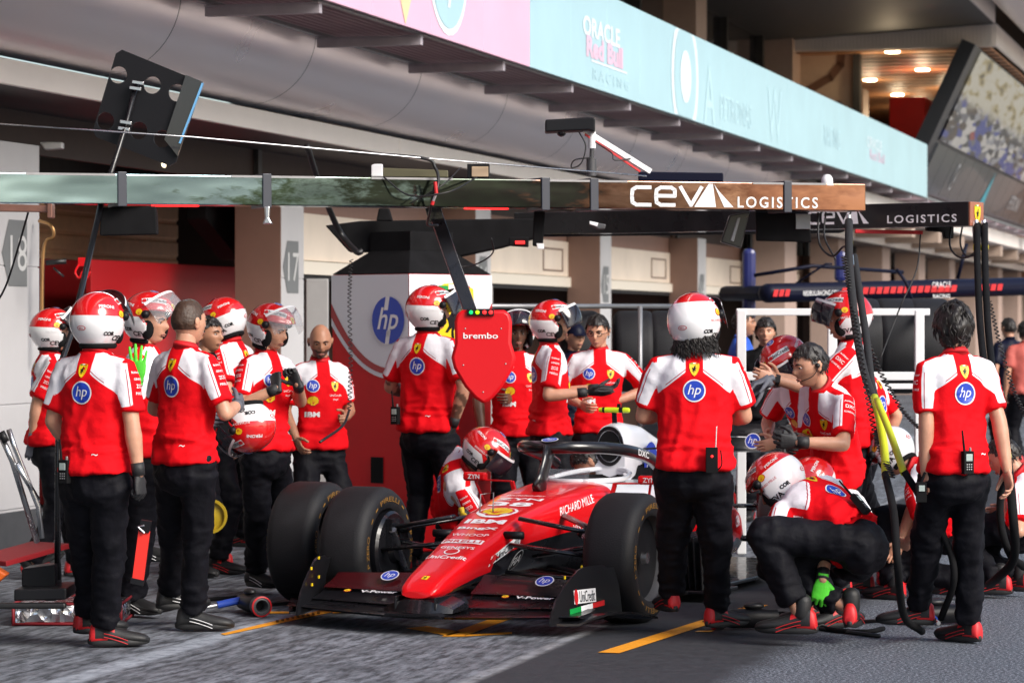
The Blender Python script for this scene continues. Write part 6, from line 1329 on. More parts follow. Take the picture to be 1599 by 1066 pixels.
    for s_ in (-1, 1):
        S0, e, w_ = arms[s_]; d1 = unit(e - S0); d2 = unit(w_ - e)
        capsule(mb, [nk + T1[2] * -.085 + T1[0] * s_ * .05, S0 - T1[2] * .012 - T1[0] * s_ * .012, S0 + (e - S0) * .35, S0 + (e - S0) * .75, e], [.038 * k, .042 * k, .050 * k * fat, .044 * k * fat, .041 * k], 14)
        capsule(mb, [e, e + (w_ - e) * .25, e + (w_ - e) * .65, w_], [.041 * k, .045 * k * fat, .035 * k, .027 * k], 14)
        hp0, kn, a = legs[s_]; capsule(mb, [hp0, hp0 + (kn - hp0) * .5, kn, kn + (a - kn) * .3, kn + (a - kn) * .8, a], [.055 * fat, .058 * fat, .046, .048, .036, .036], 12)
    rr = [(.13 * fat, .09), (.12 * fat, .085), (.13 * fat, .09), (.12 * fat, .075), (.07, .05)]; capsule(mb, [spine(q) for q in (.0, .3, .6, .85, .95)], [(a * k, b_ * k) for a, b_ in rr], 18, up=sfr(.3)[1])
    v, f, n = remesh(mb, .0095, 4)
    B_ = M(); B_.add(v, f, 0); beard_att = [0.] * len(v)
    if tattoo:
        tn = fold(v, 26, np.array([3., 1, 8])); tm = np.zeros(len(v))
        for s_ in (-1, 1):
            S0, e, w_ = arms[s_]
            for a_, b2 in ((S0, e), (e, w_)): dd_, tt_ = segdist(v, a_, b2); tm = np.maximum(tm, (dd_ < .075) * ((tt_ > .1) & (tt_ < .93)))
        beard_att = list(tm * np.clip((tn + .15) * 6, 0, .8))
    hv = np.array(HEAD.v); hw = hv * k @ Fhd + hc; B_.add(hw, HEAD.f, list(HEAD.m))
    bm_ = np.zeros(len(hv))
    if beard:
        d_ = np.minimum(-.032 - hv[:, 2] + .05 * np.clip(hv[:, 1] - .06, 0, 1) * 0, np.where(np.abs(hv[:, 0]) < .028, np.where(hv[:, 2] > -.052, np.where(hv[:, 2] < -.04, 1, -1), 1), 1)) ; side_ = (hv[:, 2] < .0) & (np.abs(hv[:, 0]) > .058) & (hv[:, 1] > -.005) & (hv[:, 1] < .03)
        bm_ = ((d_ > 0) & (hv[:, 1] > .0) | side_).astype(float) * beard
    if hair == 'short' or hair == 'stub': 
        bm_ = np.maximum(bm_, 0)
    beard_att += list(bm_)
    for s_, hk_, g_, dd, nn in ((-1, hl, gl, dl, nl), (1, hrk, gr, dr, nr_)):
        S0, e, w_ = arms[s_]; D = unit(w_ - e) if dd is None else unit(R * dd[0] + Fw * dd[1] + U * dd[2]); Pn = -T1[0] * s_ if nn is None else R * nn[0] + Fw * nn[1] + U * nn[2]
        if abs(np.dot(unit(Pn), D)) > .95: Pn = Fw
        if g_ is None: hv_, hf = hand_at(hk_, s_, w_, D, Pn, k * .98); B_.add(hv_, hf, 0); beard_att += [0.] * len(hv_)
    body = obj('person', B_, [SK[skin], m_eye, m_iris, m_hair, m_lip], None, smooth=True); body['_w'] = [float(x) for x in base]
    body.data.transform(Matrix.Translation(-Vector(base))); body.location = tuple(base); setattr_f(body, 'beard', beard_att)
    tag(body, lab, 'person', group)
    for s_, hk_, g_, dd, nn in ((-1, hl, gl, dl, nl), (1, hrk, gr, dr, nr_)):
        if g_ is None: continue
        S0, e, w_ = arms[s_]; D = unit(w_ - e) if dd is None else unit(R * dd[0] + Fw * dd[1] + U * dd[2]); Pn = -T1[0] * s_ if nn is None else R * nn[0] + Fw * nn[1] + U * nn[2]
        if abs(np.dot(unit(Pn), D)) > .95: Pn = Fw
        G = M(); hv_, hf = hand_at(hk_, s_, w_, D, Pn, k * 1.10); G.add(hv_, hf, 0); fd = unit(w_ - e); G.tube([w_ - fd * .06, w_ - fd * .03, w_ + fd * .005], [.033, .034, .031], 14, 1 if g_ is not m_glg else 0); obj('glove', G, [g_, m_glove], body, smooth=True)
    # ---------------- shirt
    seed = np.array([len(PEOPLE) * 7.3, 1.1, 2.2]); PEOPLE.append(body)
    mb = M(); secs = [(-.05, .198, .156), (.03, .194, .152), (.12, .184, .138), (.28, .174, .126), (.45, .178, .126), (.65, .190, .128), (.80, .188, .120), (.90, .160, .100), (.97, .105, .078), (1.02, .072, .068)]
    rings = []
    for s_, a, b_ in secs:
        r, fo, t = sfr(s_); c_ = spine(s_) + fo * (.012 if .4 < s_ < .8 else 0)
        rings.append([c_ + r * a * k * math.copysign(abs(cos(q)) ** .85, cos(q)) * (max(fat, .96) if s_ < .2 else fat if s_ < .7 else fat ** .7) + fo * b_ * k * math.copysign(abs(sin(q)) ** .85, sin(q)) * (max(fat, .96) if s_ < .2 else fat if s_ < .7 else fat ** .7) for q in np.arange(32) * 2 * pi / 32])
    mb.loft(rings, 0)
    sl = .80
    for s_ in (-1, 1):
        S0, e, w_ = arms[s_]; ce = S0 + (e - S0) * sl; capsule(mb, [nk + T1[2] * -.058 * k + T1[0] * s_ * .05 * k, nk + T1[2] * -.060 * k + T1[0] * s_ * .115 * k, S0 - T1[2] * .004, S0 + (e - S0) * .25, S0 + (e - S0) * .55], [(.050 * k), .054 * k, .062 * k * fat, .070 * k * fat, .071 * k * fat], 18)
        mb.tube([S0 + (e - S0) * .2, S0 + (e - S0) * .5, ce - unit(e - S0) * .012, ce], [.070 * k * fat, .070 * k * fat, .071 * k * fat, .070 * k * fat], 20)
    v, f, n = remesh(mb, voxel, 3)
    ax0 = spine(0); zc = ((v - pelv) @ ax) / L
    fa_ = (fold(v, 7, seed, (1, 1, .8)) * .014 + (.22 - np.minimum(np.abs(fold(v, 7, seed + 5, (1.3, 1.3, .8))), .45)) * .030 + (.2 - np.minimum(np.abs(fold(v, 13, seed + 15, (.8, .8, 1.5))), .4)) * .014) * np.clip(1.25 - zc, .25, 1) * 1.0
    lo = np.clip((.25 - zc) / .3, 0, 1); fa_ += lo * (fold(v, 12, seed + 9, (1, 1, .3)) * .010 + .004) + np.exp(-((zc - .16) / .07) ** 2) * (.2 - np.minimum(np.abs(fold(v, 9, seed + 29, (.5, .5, 2.4))), .5)) * .05
    v2 = v + n * fa_[:, None]
    # rest coordinates for the print
    su = np.zeros(len(v)); sv = np.zeros(len(v)); sw = np.zeros(len(v))
    ss = np.clip(zc, -.1, 1.1); tab = np.linspace(-.1, 1.1, 61); C0_ = np.array([spine(q) for q in tab]); FR = [sfr(q) for q in tab]; FRr = np.array([q[0] for q in FR]); FRf = np.array([q[1] for q in FR])
    dmin = ((v[:, None, :] - C0_[None]) ** 2); TT = np.array([q[2] for q in FR]); al = np.abs(np.einsum('ijk,jk->ij', v[:, None, :] - C0_[None], TT)); id_ = np.argmin(al, axis=1)
    su = np.einsum('ij,ij->i', v - C0_[id_], FRr[id_]) / k; sw = np.einsum('ij,ij->i', v - C0_[id_], FRf[id_]) / k; sv = tab[id_] * L / k + np.einsum('ij,ij->i', v - C0_[id_], TT[id_]) / k
    Lk = L / k; down = Lk - sv                             # metres below the neck base
    au = np.abs(su); inner = .045; 
    low = .105 + (au - .05) * .75                            # lower edge of the white yoke
    lim_in = au - inner - .30 * np.clip(.10 - down, 0, 1) * 0 - .22 * np.clip(down - .03, 0, 1) * 0
    tor = np.minimum(np.minimum(lim_in, low - down), np.minimum(np.abs(sw) - .020, .192 - au)); white = tor
    pipe = np.where(au < .185, low - down - .013, .05)
    for s_ in (-1, 1):
        S0, e, w_ = arms[s_]; d = unit(e - S0); rel = v - S0; t_ = rel @ d; dist = np.linalg.norm(rel - t_[:, None] * d, axis=1)
        outw = T1[0] * s_ * 1.0 + T1[2] * .25; outw = unit(outw - np.dot(outw, d) * d); fwd = np.cross(d, outw)
        cx = rel @ outw; cy = rel @ fwd; ang = np.degrees(np.arctan2(np.abs(cy), cx))
        on = (t_ > -.02) & (dist < .11 * k) & (su * s_ > .11)
        wsl = np.minimum(np.minimum((ang - 40) * .0012, (112 - ang - t_ / ua * 25) * .0012), np.minimum((ua * sl - .024) - t_, t_ + .02)); wsl = np.where(on, wsl, -1)
        white = np.maximum(white, wsl); pipe = np.where(on & (t_ > .015), (ang - 52) * .0012, pipe)
    if shirt == 'team': pass
    SH = M(); SH.add(v2, f); smm = m_shirt if shirt == 'team' else shirt
    so_ = obj('polo_shirt' if shirt == 'team' else 'shirt', SH, smm, body, smooth=True)
    if shirt == 'team':
        white = np.where(down < -.005, -1, white); setattr_f(so_, 'white', white); setattr_f(so_, 'pipe', pipe); setattr_f(so_, 'dark', np.full(len(v), -1.))
    bv = BVHTree.FromPolygons([Vector(p) for p in v2], f)
    CL = M(); r, fo, t = sfr(1.0); ring0 = [spine(1.0) + r * .070 * k * cos(q) + fo * (.066 * k * sin(q) + .0) - t * (.012 + .010 * sin(q)) for q in np.arange(28) * 2 * pi / 28]; ring1 = [spine(1.0) + r * .060 * k * cos(q) + fo * (.058 * k * sin(q)) + t * (.030 - .012 * sin(q)) for q in np.arange(28) * 2 * pi / 28]
    ring2 = [p + unit(p - spine(1.0)) * .010 - t * .030 for p in ring1]; CL.loft([ring0, ring1, ring2], 0, cap=False); obj('collar', CL, MATS['collar_red'] if shirt == 'team' else shirt, so_, smooth=True, solid=.003)
    if decals and shirt == 'team':
        S = M()
        def back(art, x, d_, face=-1, nm=None):
            s_ = 1 - d_ / Lk; r, fo, t = sfr(s_); c_ = spine(s_) + r * x * k + fo * face * .11 * k; rt = r if face < 0 else -r; rt = rt * 1.0
            art.to(S, c_, rt if face < 0 else -r * 1.0, t, bvh=bv, off=.0035, ray=-fo * face, reach=.16)
        back(D2().join(hp(), sc=.058), 0, .195); back(D2().join(shield(), sc=.034), 0, .085)
        def front(art, x, d_):                               # x from the viewer's left when looking at the front
            s_ = 1 - d_ / Lk; r, fo, t = sfr(s_); c_ = spine(s_) - r * x * k + fo * .11 * k; art.to(S, c_, -r, t, bvh=bv, off=.0035, ray=-fo, reach=.16)
        front(D2().join(hp(), sc=.042), -.080, .17); front(D2().join(shield(), sc=.032), .075, .175); front(D2().join(shell(), sc=.040), -.080, .275); front(D2().text('IBM', 0, 0, .034, 0, 0, bold=.04, w=.09), -.080, .365)
        front(D2().text('UniCredit', 0, 0, .014, 0, 0), .08, .235); front(D2().text('BingX', 0, 0, .014, 0, 0), .08, .265)
        for s_ in (-1, 1):
            S0, e, w_ = arms[s_]; d = unit(e - S0); outw = T1[0] * s_ + T1[2] * .25; outw = unit(outw - np.dot(outw, d) * d); up_ = -d; rt = np.cross(up_, outw)
            for q, (tx, hgt, ww) in enumerate((('Bitdefender', .012, .055), ('GENESYS', .012, .055), ('ZCG', .020, .045), ('PIRELLI', .013, .055)) if s_ > 0 else (('Ambipar', .015, .065), ('DXC', .022, .058), ('RICHARD MILLE', .011, .07))):
                D2().text(tx, 0, 0, hgt, 0, 0, bold=.01, w=ww).to(S, S0 + d * (.035 + .036 * q) + outw * .06, rt, up_, bvh=bv, off=.003, ray=-outw, reach=.1)
        r, fo, t = sfr(.12); D2().text('~', 0, 0, .01, 0, 0, w=.03).to(S, spine(.12) + r * .09 - fo * .12, r, t, bvh=bv, off=.003, ray=fo, reach=.1)
        obj('print', S, DM, so_)
    # ---------------- trousers
    mb = M(); capsule(mb, [spine(.07), spine(.0), pelv - hz_[2] * .08], [(.145 * k * fat, .104 * k * fat), (.165 * k * fat, .128 * k * fat), (.170 * k, .135 * k)], 24, up=hz_[1])
    tl = 1.0 if trou is None else trou
    for s_ in (-1, 1):
        hp0, kn, a = legs[s_]; sd = unit(a - kn); en = kn + (a - kn) * (.97 if tl >= 1 else tl); kb = kn - hz_[1] * .012
        capsule(mb, [hp0 + (pelv - hp0) * .1, hp0 + (kb - hp0) * .15, hp0 + (kb - hp0) * .5, kb], [.095 * k, .112 * k * fat, .098 * k * fat, .084 * k], 20)
        mb.tube([kb - (kb - hp0) * .06, kb + (a - kb) * .12, kb + (a - kb) * .45, kb + (en - kb) * .8, en], [.084 * k, .080 * k, .075 * k, .070 * k, .070 * k], 20)
        mb.ball(kb, .084 * k, 14, 10)
    v, f, n = remesh(mb, voxel * 1.1, 3)
    fz = fold(v, 4, seed + 3, (1, 1, .6)) * .012 + (.25 - np.minimum(np.abs(fold(v, 7, seed + 11, (1.3, 1.3, .5))), .5)) * .024 + (.2 - np.minimum(np.abs(fold(v, 12, seed + 31, (.9, .9, 1.0))), .4)) * .010
    for s_ in (-1, 1):
        hp0, kn, a = legs[s_]
        for cpt, rad, am in ((kn, .14, .009), (a + (kn - a) * .16, .12, .014), (hp0, .16, .012)):
            q = np.exp(-(np.linalg.norm(v - cpt, axis=1) / rad) ** 2); fz += q * am * (1 - 3.2 * np.minimum(np.abs(fold(v, 11, seed + 20 + s_, (.7, .7, 1.9))), .5))
    v = v + n * fz[:, None]; TR = M(); TR.add(v, f); obj('trousers', TR, m_trou if shirt == 'team' or not isinstance(shirt, tuple) else m_trou, body, smooth=True)
    # ---------------- shoes
    for s_, ft, fp, fhd in ((-1, fl, flp, fh), (1, fr, frp, fh)):
        hp0, kn, a = legs[s_]; hd = (h if hips is None else hips) if fhd is None else (fhd if np.isscalar(fhd) else fhd[0 if s_ < 0 else 1]); Fs_ = frame(hd + s_ * 8, -fp if fp else 0)
        src = SHOE_R if shoes == 'red' else SHOE_B; vv = np.array(src.v) * np.array([1.12, 1.1, 1]) * k @ Fs_ + a; q = M(); q.add(vv, src.f, list(src.m)); obj('shoe', q, [m_shoe, m_shoered, m_sole, m_white], body, smooth=50)
    # ---------------- hair, helmet, radio
    if hair and hair != 'bald':
        hvv = hv.copy(); nn_ = hvv / np.maximum(np.linalg.norm(hvv / np.array([.076, .098, .118]) ** 2, axis=1)[:, None], 1e-6) / np.array([.076, .098, .118]) ** 2; th_ = {'short': .010, 'stub': .004, 'mop': .020, 'curly': .03, 'medium': .016}[hair]
        okv = (hvv[:, 2] > .042 + .0 * hvv[:, 1]) | ((hvv[:, 1] < -.004) & (hvv[:, 2] > {'short': -.045, 'stub': -.04, 'mop': -.085, 'curly': -.11, 'medium': -.06}[hair] )) | ((hvv[:, 1] < .025) & (hvv[:, 2] > (.005 if hair != 'mop' else -.02)) & (hair != 'x'))
        fringe = (hvv[:, 1] > .05) & (hvv[:, 2] < {'stub': .062, 'short': .055, 'mop': .03, 'curly': .04, 'medium': .045}[hair]); okv &= ~fringe
        nz = fold(hvv, 38, seed, (1, 1, .55)); amp = th_ * (1.1 + .9 * nz); hvv = hvv + nn_ * np.maximum(amp, .002)[:, None]
        fsx = [q for q in HEAD.f if max(q) < 56 * 44 and sum(okv[i] for i in q) >= 3]; HM = M(); HM.add(hvv * k @ Fhd + hc, fsx)
        if hair in ('mop', 'medium', 'short'):
            rs = np.random.RandomState(len(PEOPLE)); base_i = [i for i in range(56 * 44) if okv[i]]
            for i in rs.choice(base_i, 260 if hair == 'mop' else 170):
                p0 = hv[i]; nrm_ = unit(p0 / np.array([.076, .098, .118]) ** 2); fl_ = unit(np.array([p0[0] * .8, p0[1] * .5 - .02 * (p0[1] < .05) + .03 * (p0[1] > .05), -.07 - .0 * p0[2]]) + rs.randn(3) * .022); fl_ = unit(fl_ - .9 * np.dot(fl_, nrm_) * nrm_); l_ = th_ * (1.3 + rs.rand()); q0 = p0 + nrm_ * th_ * .85; q1 = q0 + nrm_ * l_ * .10 + fl_ * l_ * .7; q2 = q1 + fl_ * l_ * .8 - nrm_ * l_ * .15
                HM.tube([(p * k @ Fhd + hc) for p in (q0, q1, q2)], [.0045, .004, .001], 5)
        if hair == 'curly':
            rs = np.random.RandomState(5); HM = M()
            for i in range(340):
                th0 = rs.uniform(pi * 1.02, pi * 1.98); zz0 = rs.uniform(-.05, -.01); p0 = np.array([.095 * cos(th0), .10 * sin(th0), zz0 - .02]); ln = rs.uniform(.07, .13); r0 = rs.uniform(.003, .007); ph0 = rs.rand() * 6; tw_ = rs.uniform(7, 12); pts = []
                for u in np.linspace(0, 1, 16): a_ = ph0 + u * tw_; pts.append((p0 + np.array([cos(th0) * .04 * u + r0 * cos(a_), sin(th0) * .03 * u + r0 * sin(a_), -ln * u])) * k @ Fhd + hc)
                HM.tube(pts, list(np.linspace(.0048, .0015, 16)), 5)
        obj('hair', HM, m_hairb if hair == 'stub' else m_hair, body, smooth=True)
    if helm: 
        hs = dict(visor='up'); hs.update(helm); helmet(body, hc + Fhd[2] * .010, Fhd, sc=k * 1.07, **hs)
    if radio is not None:
        rx, rs_, rlab = radio; r, fo, t = sfr(rs_); c_ = spine(rs_) + r * rx - fo * .165; rd = M(); q = np.array([r, fo, t]).T
        rd.box(c_, (.055, .034, .115), 0, T=q); rd.box(c_ - fo * .018 + t * .025, (.036, .004, .035), 1, T=q); 
        for i_ in range(3):
            for j_ in range(3): rd.box(c_ - fo * .018 - t * (.01 + .012 * i_) + r * .012 * (j_ - 1), (.008, .004, .007), 2, T=q)
        rd.tube([c_ + t * .055 - r * .018, c_ + t * .16 - r * .03], [.007, .005], 8, 0); rd.tube([c_ + t * .055 + r * .014, c_ + t * .075 + r * .014], .007, 8, 2); ro = obj('radio', rd, [m_blackm, mat('radio_screen', (.35, .42, .40), .3), m_grey], None, bevel=.003); 
        ro.data.transform(Matrix.Translation(-Vector(c_))); ro.location = tuple(c_); tag(ro, rlab, 'radio', 'radios worn by the crew')
    if glasses:
        W2 = M()
        for s_ in (-1, 1):
            W2.tube([np.array((s_ * .031 + .021 * cos(a_), .101 - abs(.021 * cos(a_) + .031) * .12, .004 + .016 * sin(a_))) * k @ Fhd + hc for a_ in np.arange(17) * 2 * pi / 16], .0022, 6); W2.tube([np.array(q) * k @ Fhd + hc for q in ((s_ * .052, .096, .006), (s_ * .080, .06, .004), (s_ * .082, .0, .0))], .002, 6)
        W2.tube([np.array(q) * k @ Fhd + hc for q in ((-.010, .103, .006), (.010, .103, .006))], .002, 6); obj('glasses', W2, m_cable, body, smooth=True)
    if cap is not None:
        W2 = M(); W2.loft([[np.array((.084 * cos(t_) * cos(a_), .105 * cos(t_) * sin(a_) - .004, .030 + .098 * sin(t_))) * k @ Fhd + hc for a_ in np.arange(28) * 2 * pi / 28] for t_ in np.linspace(0, 1.5, 9)]); W2.loft([[np.array((x_, .085 + q_ * .075 * (1 - (x_ / .075) ** 2) ** .5, .034 - .018 * q_ + z_)) * k @ Fhd + hc for x_ in np.linspace(-.072, .072, 12)] for q_, z_ in ((0, 0), (1, 0), (1, -.004), (0, -.006))], 0, closed=False); obj('cap', W2, cap, body, smooth=50)
    if watch:
        S0, e, w_ = arms[-1]; d_ = unit(w_ - e); W2 = M(); W2.tube([w_ - d_ * .035, w_ - d_ * .012], .0345 * k, 16); W2.box(w_ - d_ * .024 - np.array([0, .034, -.006]), (.03, .012, .034)); obj('wrist_watch', W2, m_cable, body, smooth=50)
    if headset:
        W2 = M(); W2.ball(np.array((headset * .086, -.0, -.0)) * k @ Fhd + hc, .014, 10, 8); cable(W2, [np.array(q) * k @ Fhd + hc for q in ((headset * .088, .0, -.01), (headset * .080, .04, -.05), (headset * .045, .098, -.066))], .0025, 6); obj('earpiece', W2, m_cable, body, smooth=True)
    return dict(body=body, arms=arms, hc=hc, F=Fhd, legs=legs, spine=spine, sfr=sfr)
radiolab = {}
mat('collar_red', (.62, .008, .014), .7)
# ---------------------------------------------------------------- the crew, front row first
person('leftmost front crew member in helmet, back turned, black glove holding a bright red lever', 150, 1018, H=1.77, h=28, hh=24, fh=(62, 70), fl=(140, 1003), fr=(165, 1010), helm=dict(visor='up', white=.035), wl=(-.02, .14, -.46), wr=(220, 762, -.12), gr=m_glove, hrk='grip', radio=(-.07, -.03, 'black two-way radio at the back waist of the leftmost front man in helmet'))
person('bare-headed man with short brown hair, back turned, in grey gloves', 290, 992, H=1.79, h=38, hh=42, fh=(70, 78), fl=(268, 975), fr=(300, 985), hair='stub', fat=.9, wr=(372, 632, .10), wl=(-.05, .30, -.30), gr=m_glg, gl=m_glg, hrk='half', shoes='black')
person('helmeted crew member at the left edge below the number 18, one heel lifted', 78, 905, H=1.71, h=72, hh=70, helm=dict(visor='up', white=.03), wr=(52, 690, -.1), pr=(-.2, -1, .2), gr=m_glg, hrk='half', fl=(120, 900), fr=(48, 880, .0), frp=-35, kr=(0, 1, .2))
person('helmeted crew member raising a bright green glove between the two front men', 226, 968, H=1.79, h=95, hh=108, hp_=-4, helm=dict(visor='up', clear=True), wr=(216, 592, -.35), pr=(0, -.2, -1), gr=m_gln, dr=(0, 0, 1), nr_=(-1, 0, 0), hrk='flat', fl=(215, 940), fr=(207, 962), fh=(110, 120), shoes='black', radio=(.10, .05, 'dark two-way radio seen between the two front men at left'))
person('helmeted crew member bowed to the left behind the bare-headed man, dark visor down', 362, 893, H=1.80, h=-68, hh=-72, hp_=-22, helm=dict(visor='down'), wl=(322, 622, -.1), wr=(318, 610, .1), fl=(345, 890), fr=(385, 880))
person('helmeted crew member fastening his chin strap with both black gloves', 415, 932, H=1.74, fat=.88, h=128, hh=118, hp_=-12, helm=dict(visor='up', clear=True), wr=(434, 606, -.28), wl=(466, 600, -.22), pr=(.6, -.1, -1), pl=(-.6, -.1, -1), gr=m_glove, gl=m_glove, dr=(-.2, -.5, 1), dl=(.2, -.5, 1), hrk='fist', hl='fist', fl=(440, 915), fr=(400, 925), fh=(110, 125), shoes='black', beard=.25)
person('man in a black shirt half hidden behind the bare-headed man', 322, 905, Z=19.2, H=1.70, h=120, hh=120, hair='short', shirt=m_blackm, decals=False, skin='tan')
person('bald bearded crew member in polo shirt smiling down beside the booth', 500, 905, H=1.665, fat=.84, h=160, hh=172, hp_=-16, hair='bald', beard=.95, wl=(540, 652, -.16), pl=(-.4, -.6, -.6), wr=(.05, .14, -.43), hl='fist', skin='tan')
person('tattooed tall crew member in helmet standing behind the car nose, seen from behind', 668, 898, H=1.86, tattoo=True, h=32, hh=72, helm=dict(visor='half', white=.03), wr=(708, 664, -.12), wl=(-.04, .26, -.34), gr=m_glove, hrk='half', pr=(1, -.3, 0), radio=(-.14, .12, 'black two-way radio on the left hip of the tattooed man'))
person('crew member in red helmet crouching behind the car front suspension in yellow gloves', 742, 900, Z=18.6, H=1.75, h=80, hh=95, hp_=-38, helm=dict(visor='down', white=-.01), pel=(712, 800, .3), neck=(732, 728, .0), wr=(722, 800, -.30), wl=(738, 805, -.1), pr=(.2, .3, -.6), dr=(.2, .2, -1), dl=(.2, .2, -1), nr_=(0, 1, 0), nl=(0, 1, 0), hrk='half', gr=mat('glove_yellow', (.7, .48, .02), .6), gl=MATS['glove_yellow'], shoes='black')
person('dark-skinned crew member in helmet standing behind the red hanging board', 806, 873, H=1.70, h=165, hh=170, helm=dict(visor='up'), skin='brown', beard=.3, wl=(800, 622, -.1), wr=(.1, .1, -.46))
person('helmeted crew member in profile reaching both black gloves forward, visor raised', 858, 886, H=1.77, fat=.92, h=78, hh=92, helm=dict(visor='half'), wr=(916, 612, -.25), wl=(934, 606, .05), pr=(.3, -.4, -1), gr=m_glove, gl=m_glove, dr=(0, 1, -.1), nr_=(-.4, 0, 1), dl=(0, 1, 0), nl=(.2, 0, 1), hrk='flat', hl='relax', beard=.7)
person('bare-headed crew member with black hair and glasses, hand on hip, behind the car cockpit', 936, 872, H=1.73, glasses=True, fat=.92, h=178, hh=195, hp_=-14, hair='short', wl=(962, 626, -.05), pl=(-1, -.3, .0), wr=(908, 632, -.15), hl='half')
person('man in a dark navy cap peeping out behind the profile man', 896, 820, H=1.66, h=150, cap=m_navy, hair='stub', shirt=m_navy, decals=False)
person('long-haired broad crew member with curly black hair in white helmet seen from behind, arms folded', 1085, 1003, H=1.77, h=4, hh=28, hr=6, fh=(-8, 42), fl=(1046, 985), fr=(1122, 991), hair='curly', helm=dict(visor='half', white=.10), wl=(.06, .26, -.24), wr=(-.06, .28, -.27), pl=(-.6, -.2, -1), pr=(.6, -.2, -1), fat=1.05)
person('rival crew member in a bright blue shirt standing in profile behind the long-haired man', 1158, 790, H=1.78, h=90, hh=100, hair='short', shirt=mat('shirt_blue', (.02, .09, .5), .6), decals=False, skin='tan', trou=.2)
person('woman in a black shirt with long reddish hair behind the bowed helmet', 1196, 812, H=1.70, h=185, hair='medium', shirt=m_blackm, decals=False)
person('crew member in red helmet bowing his head down to the left behind the kneeling group', 1250, 926, H=1.78, h=-135, hh=-125, hp_=-38, helm=dict(visor='down', white=-.02), neck=(1248, 590, .0), pel=(1285, 700, .1), wl=(1215, 690, -.1), wr=(1200, 680, .1), fl=(1275, 925), fr=(1305, 925))
person('tall helmeted crew member facing left with a wrist watch, holding grey gloves out', 1330, 935, H=1.81, watch=True, h=-78, hh=-84, hp_=-8, helm=dict(visor='half', white=.0), wl=(1208, 592, -.25), pl=(0, -.2, -1), wr=(1216, 588, .1), pr=(0, -.2, -1), hl='half', fl=(1345, 930), fr=(1372, 905), radio=(-.12, .02, 'black two-way radio on the hip of the tall man in helmet facing left'))
person('crew member behind the tall helmeted man, only his white sleeve and elbow showing', 1350, 892, H=1.70, h=-62, hair='short', neck=(1342, 590, .0), wr=(.10, -.02, -.44))
person('young bare-headed crew member with dark hair and an earpiece leaning down, black gloves', 1290, 955, Z=16.3, H=1.76, fat=.92, h=-118, hh=-112, hp_=-14, hair='short', neck=(1283, 603, .0), pel=(1306, 742, .15), wl=(1246, 690, -.3), wr=(1240, 694, -.05), pl=(-.7, 0, -1), gl=m_glove, gr=m_glove, hl='half', hrk='half', fl=(1310, 948), fr=(1325, 930), kl=(0, 1, .3), headset=-1, skin='fair', beard=.25)
person('helmeted crew member crouching in the right foreground with a bright green glove', 1300, 1003, Z=15.1, H=1.86, h=-35, hips=-76, hh=-62, hp_=-40, helm=dict(visor=None, white=.06), rs=(.62, .62, .36), pel=(1330, 838, .0), neck=(1248, 776, .24), fl=(1250, 960, -.12), fr=(1330, 950, .0), kl=(-.2, 1, .9), kr=(-.1, 1, .2), fh=(-65, 5), wr=(1284, 912, -.05), dr=(0, .15, -1), nr_=(1, .2, 0), wl=(1238, 905, .1), pr=(.6, .4, 0), pl=(-1, .2, .0), gr=m_gln, gl=m_gln, hrk='half', twist=0, trou=.82, radio=(-.08, .16, 'black two-way radio on the back of the man crouching in the foreground'))
person('crew member in red helmet crouching behind the foreground man, top of helmet showing', 1290, 950, Z=16.0, H=1.72, h=-110, hh=-100, hp_=-45, helm=dict(visor='down', white=-.03), pel=(1330, 850, .2), neck=(1300, 778, .1), wl=(1260, 880, -.1), wr=(1250, 880, .1))
person('dark-haired crew member seen from behind at the right front, black device in his left hand', 1492, 1013, H=1.76, fat=.91, h=-20, hh=-14, fh=(-72, -48), fl=(1432, 998), fr=(1512, 1003), hair='mop', wl=(1446, 742, -.05), pl=(-.4, -1, 0), hl='grip', wr=(1574, 738, -.05), skin='fair', radio=(-.02, .05, 'black two-way radio at the back waist of the dark-haired man at right'))
person('white-helmeted crew member kneeling behind the hoses, one arm reaching down', 1440, 930, Z=17.4, H=1.76, h=-55, hh=-50, hp_=-50, helm=dict(visor=None, white=.10), pel=(1478, 812, .1), neck=(1424, 728, .0), wl=(1418, 845, -.15), wr=(1400, 860, .1), fl=(1500, 905, .1), fr=(1395, 912, .1), kl=(0, 1, -.6), kr=(0, 1, .8))
person('crew member crouching at the right edge behind the black hoses', 1590, 925, Z=17.6, H=1.72, h=-60, hp_=-30, hh=-60, hair='short', pel=(1600, 812, .1), neck=(1592, 740, .0), wl=(1570, 800, -.1), wr=(1570, 800, .1), fl=(1560, 905, .0), fr=(1590, 900, .1))
person('rival crew member in navy shirt standing far down the lane at the right edge', 1577, 716, Z=34, H=1.72, h=-30, hair='short', shirt=m_navy, decals=False, voxel=.02)
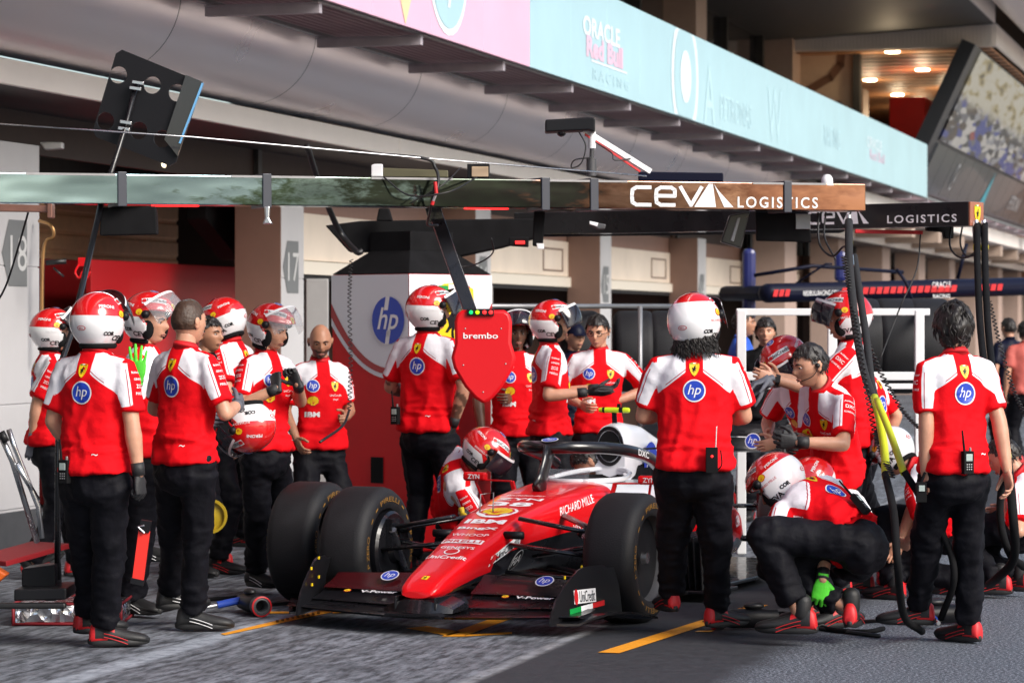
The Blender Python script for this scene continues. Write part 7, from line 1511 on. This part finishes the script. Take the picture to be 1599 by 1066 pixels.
person('person in pale jeans at the far right edge down the lane', 1603, 712, Z=33, H=1.68, h=-10, hair='medium', shirt=mat('shirt_coral', (.5, .1, .08), .7), decals=False, voxel=.02)
person('dark-haired mechanic in black leaning into the cockpit under the halo', 985, 890, Z=18.3, H=1.74, h=-80, hh=-88, hp_=-55, hair='short', shirt=m_blackm, decals=False, pel=(1010, 765, .4), neck=(950, 728, .0), wl=(930, 820, .1), wr=(930, 820, .3), skin='tan', fl=(1000, 870, .7), fr=(1020, 870, .8))
# small carried things
th_ = thing('loose_helmet', 'loose red and white helmet held upside down in front of the bare-headed man', 'helmet', P(388, 660, 15.9))
helmet(th_, P(388, 662, 15.9), frame(-70, -10, 175), visor='up', sc=1.02, white=.0)
W = M(); c = P(1439, 768, 14.75); W.box(c, (.05, .04, .10), 0); W.tube([c + (-.0, 0, .05), c + (.02, 0, .10)], .008, 8, 0); W.box(c + np.array([0, -.022, .02]), (.03, .004, .03), 1); tag(obj('hand_controller', W, [m_blackm, MATS['radio_screen']], bevel=.004), 'small black controller held in the left hand of the dark-haired man', 'controller')
W = M(); G, gf = hand_at('half', 1, P(1200, 592, 16.9), (-1, -.3, -.3), (0, 0, -1), 1.15); W.add(G, gf, 0); G, gf = hand_at('relax', 1, P(1192, 604, 16.95), (-1, -.1, -.5), (0, .3, -1), 1.15); W.add(G, gf, 0); W.tube([P(1204, 592, 16.9), P(1192, 600, 16.9)], .035, 12); tag(obj('spare_gloves', W, m_glg, smooth=True), 'pair of empty grey gloves held out by the tall helmeted man', 'gloves')
W = M(); rd_c = P(1112, 718, 14.95); W.box(rd_c, (.06, .035, .13), 0); W.ball(rd_c + np.array([0, -.018, .02]), .007, 8, 6, 1); W.tube([rd_c + (.02, 0, .06), rd_c + (.025, .01, .17)], .004, 6, 2); cable(W, [rd_c + (.03, 0, -.05), rd_c + (.05, -.01, -.02), rd_c + (.045, 0, .05)], .004, 6, 0); tag(obj('belt_pack', W, [m_blackm, m_redled, m_alu], bevel=.005), 'black belt pack with a red dot on the back waist of the long-haired man', 'belt pack')
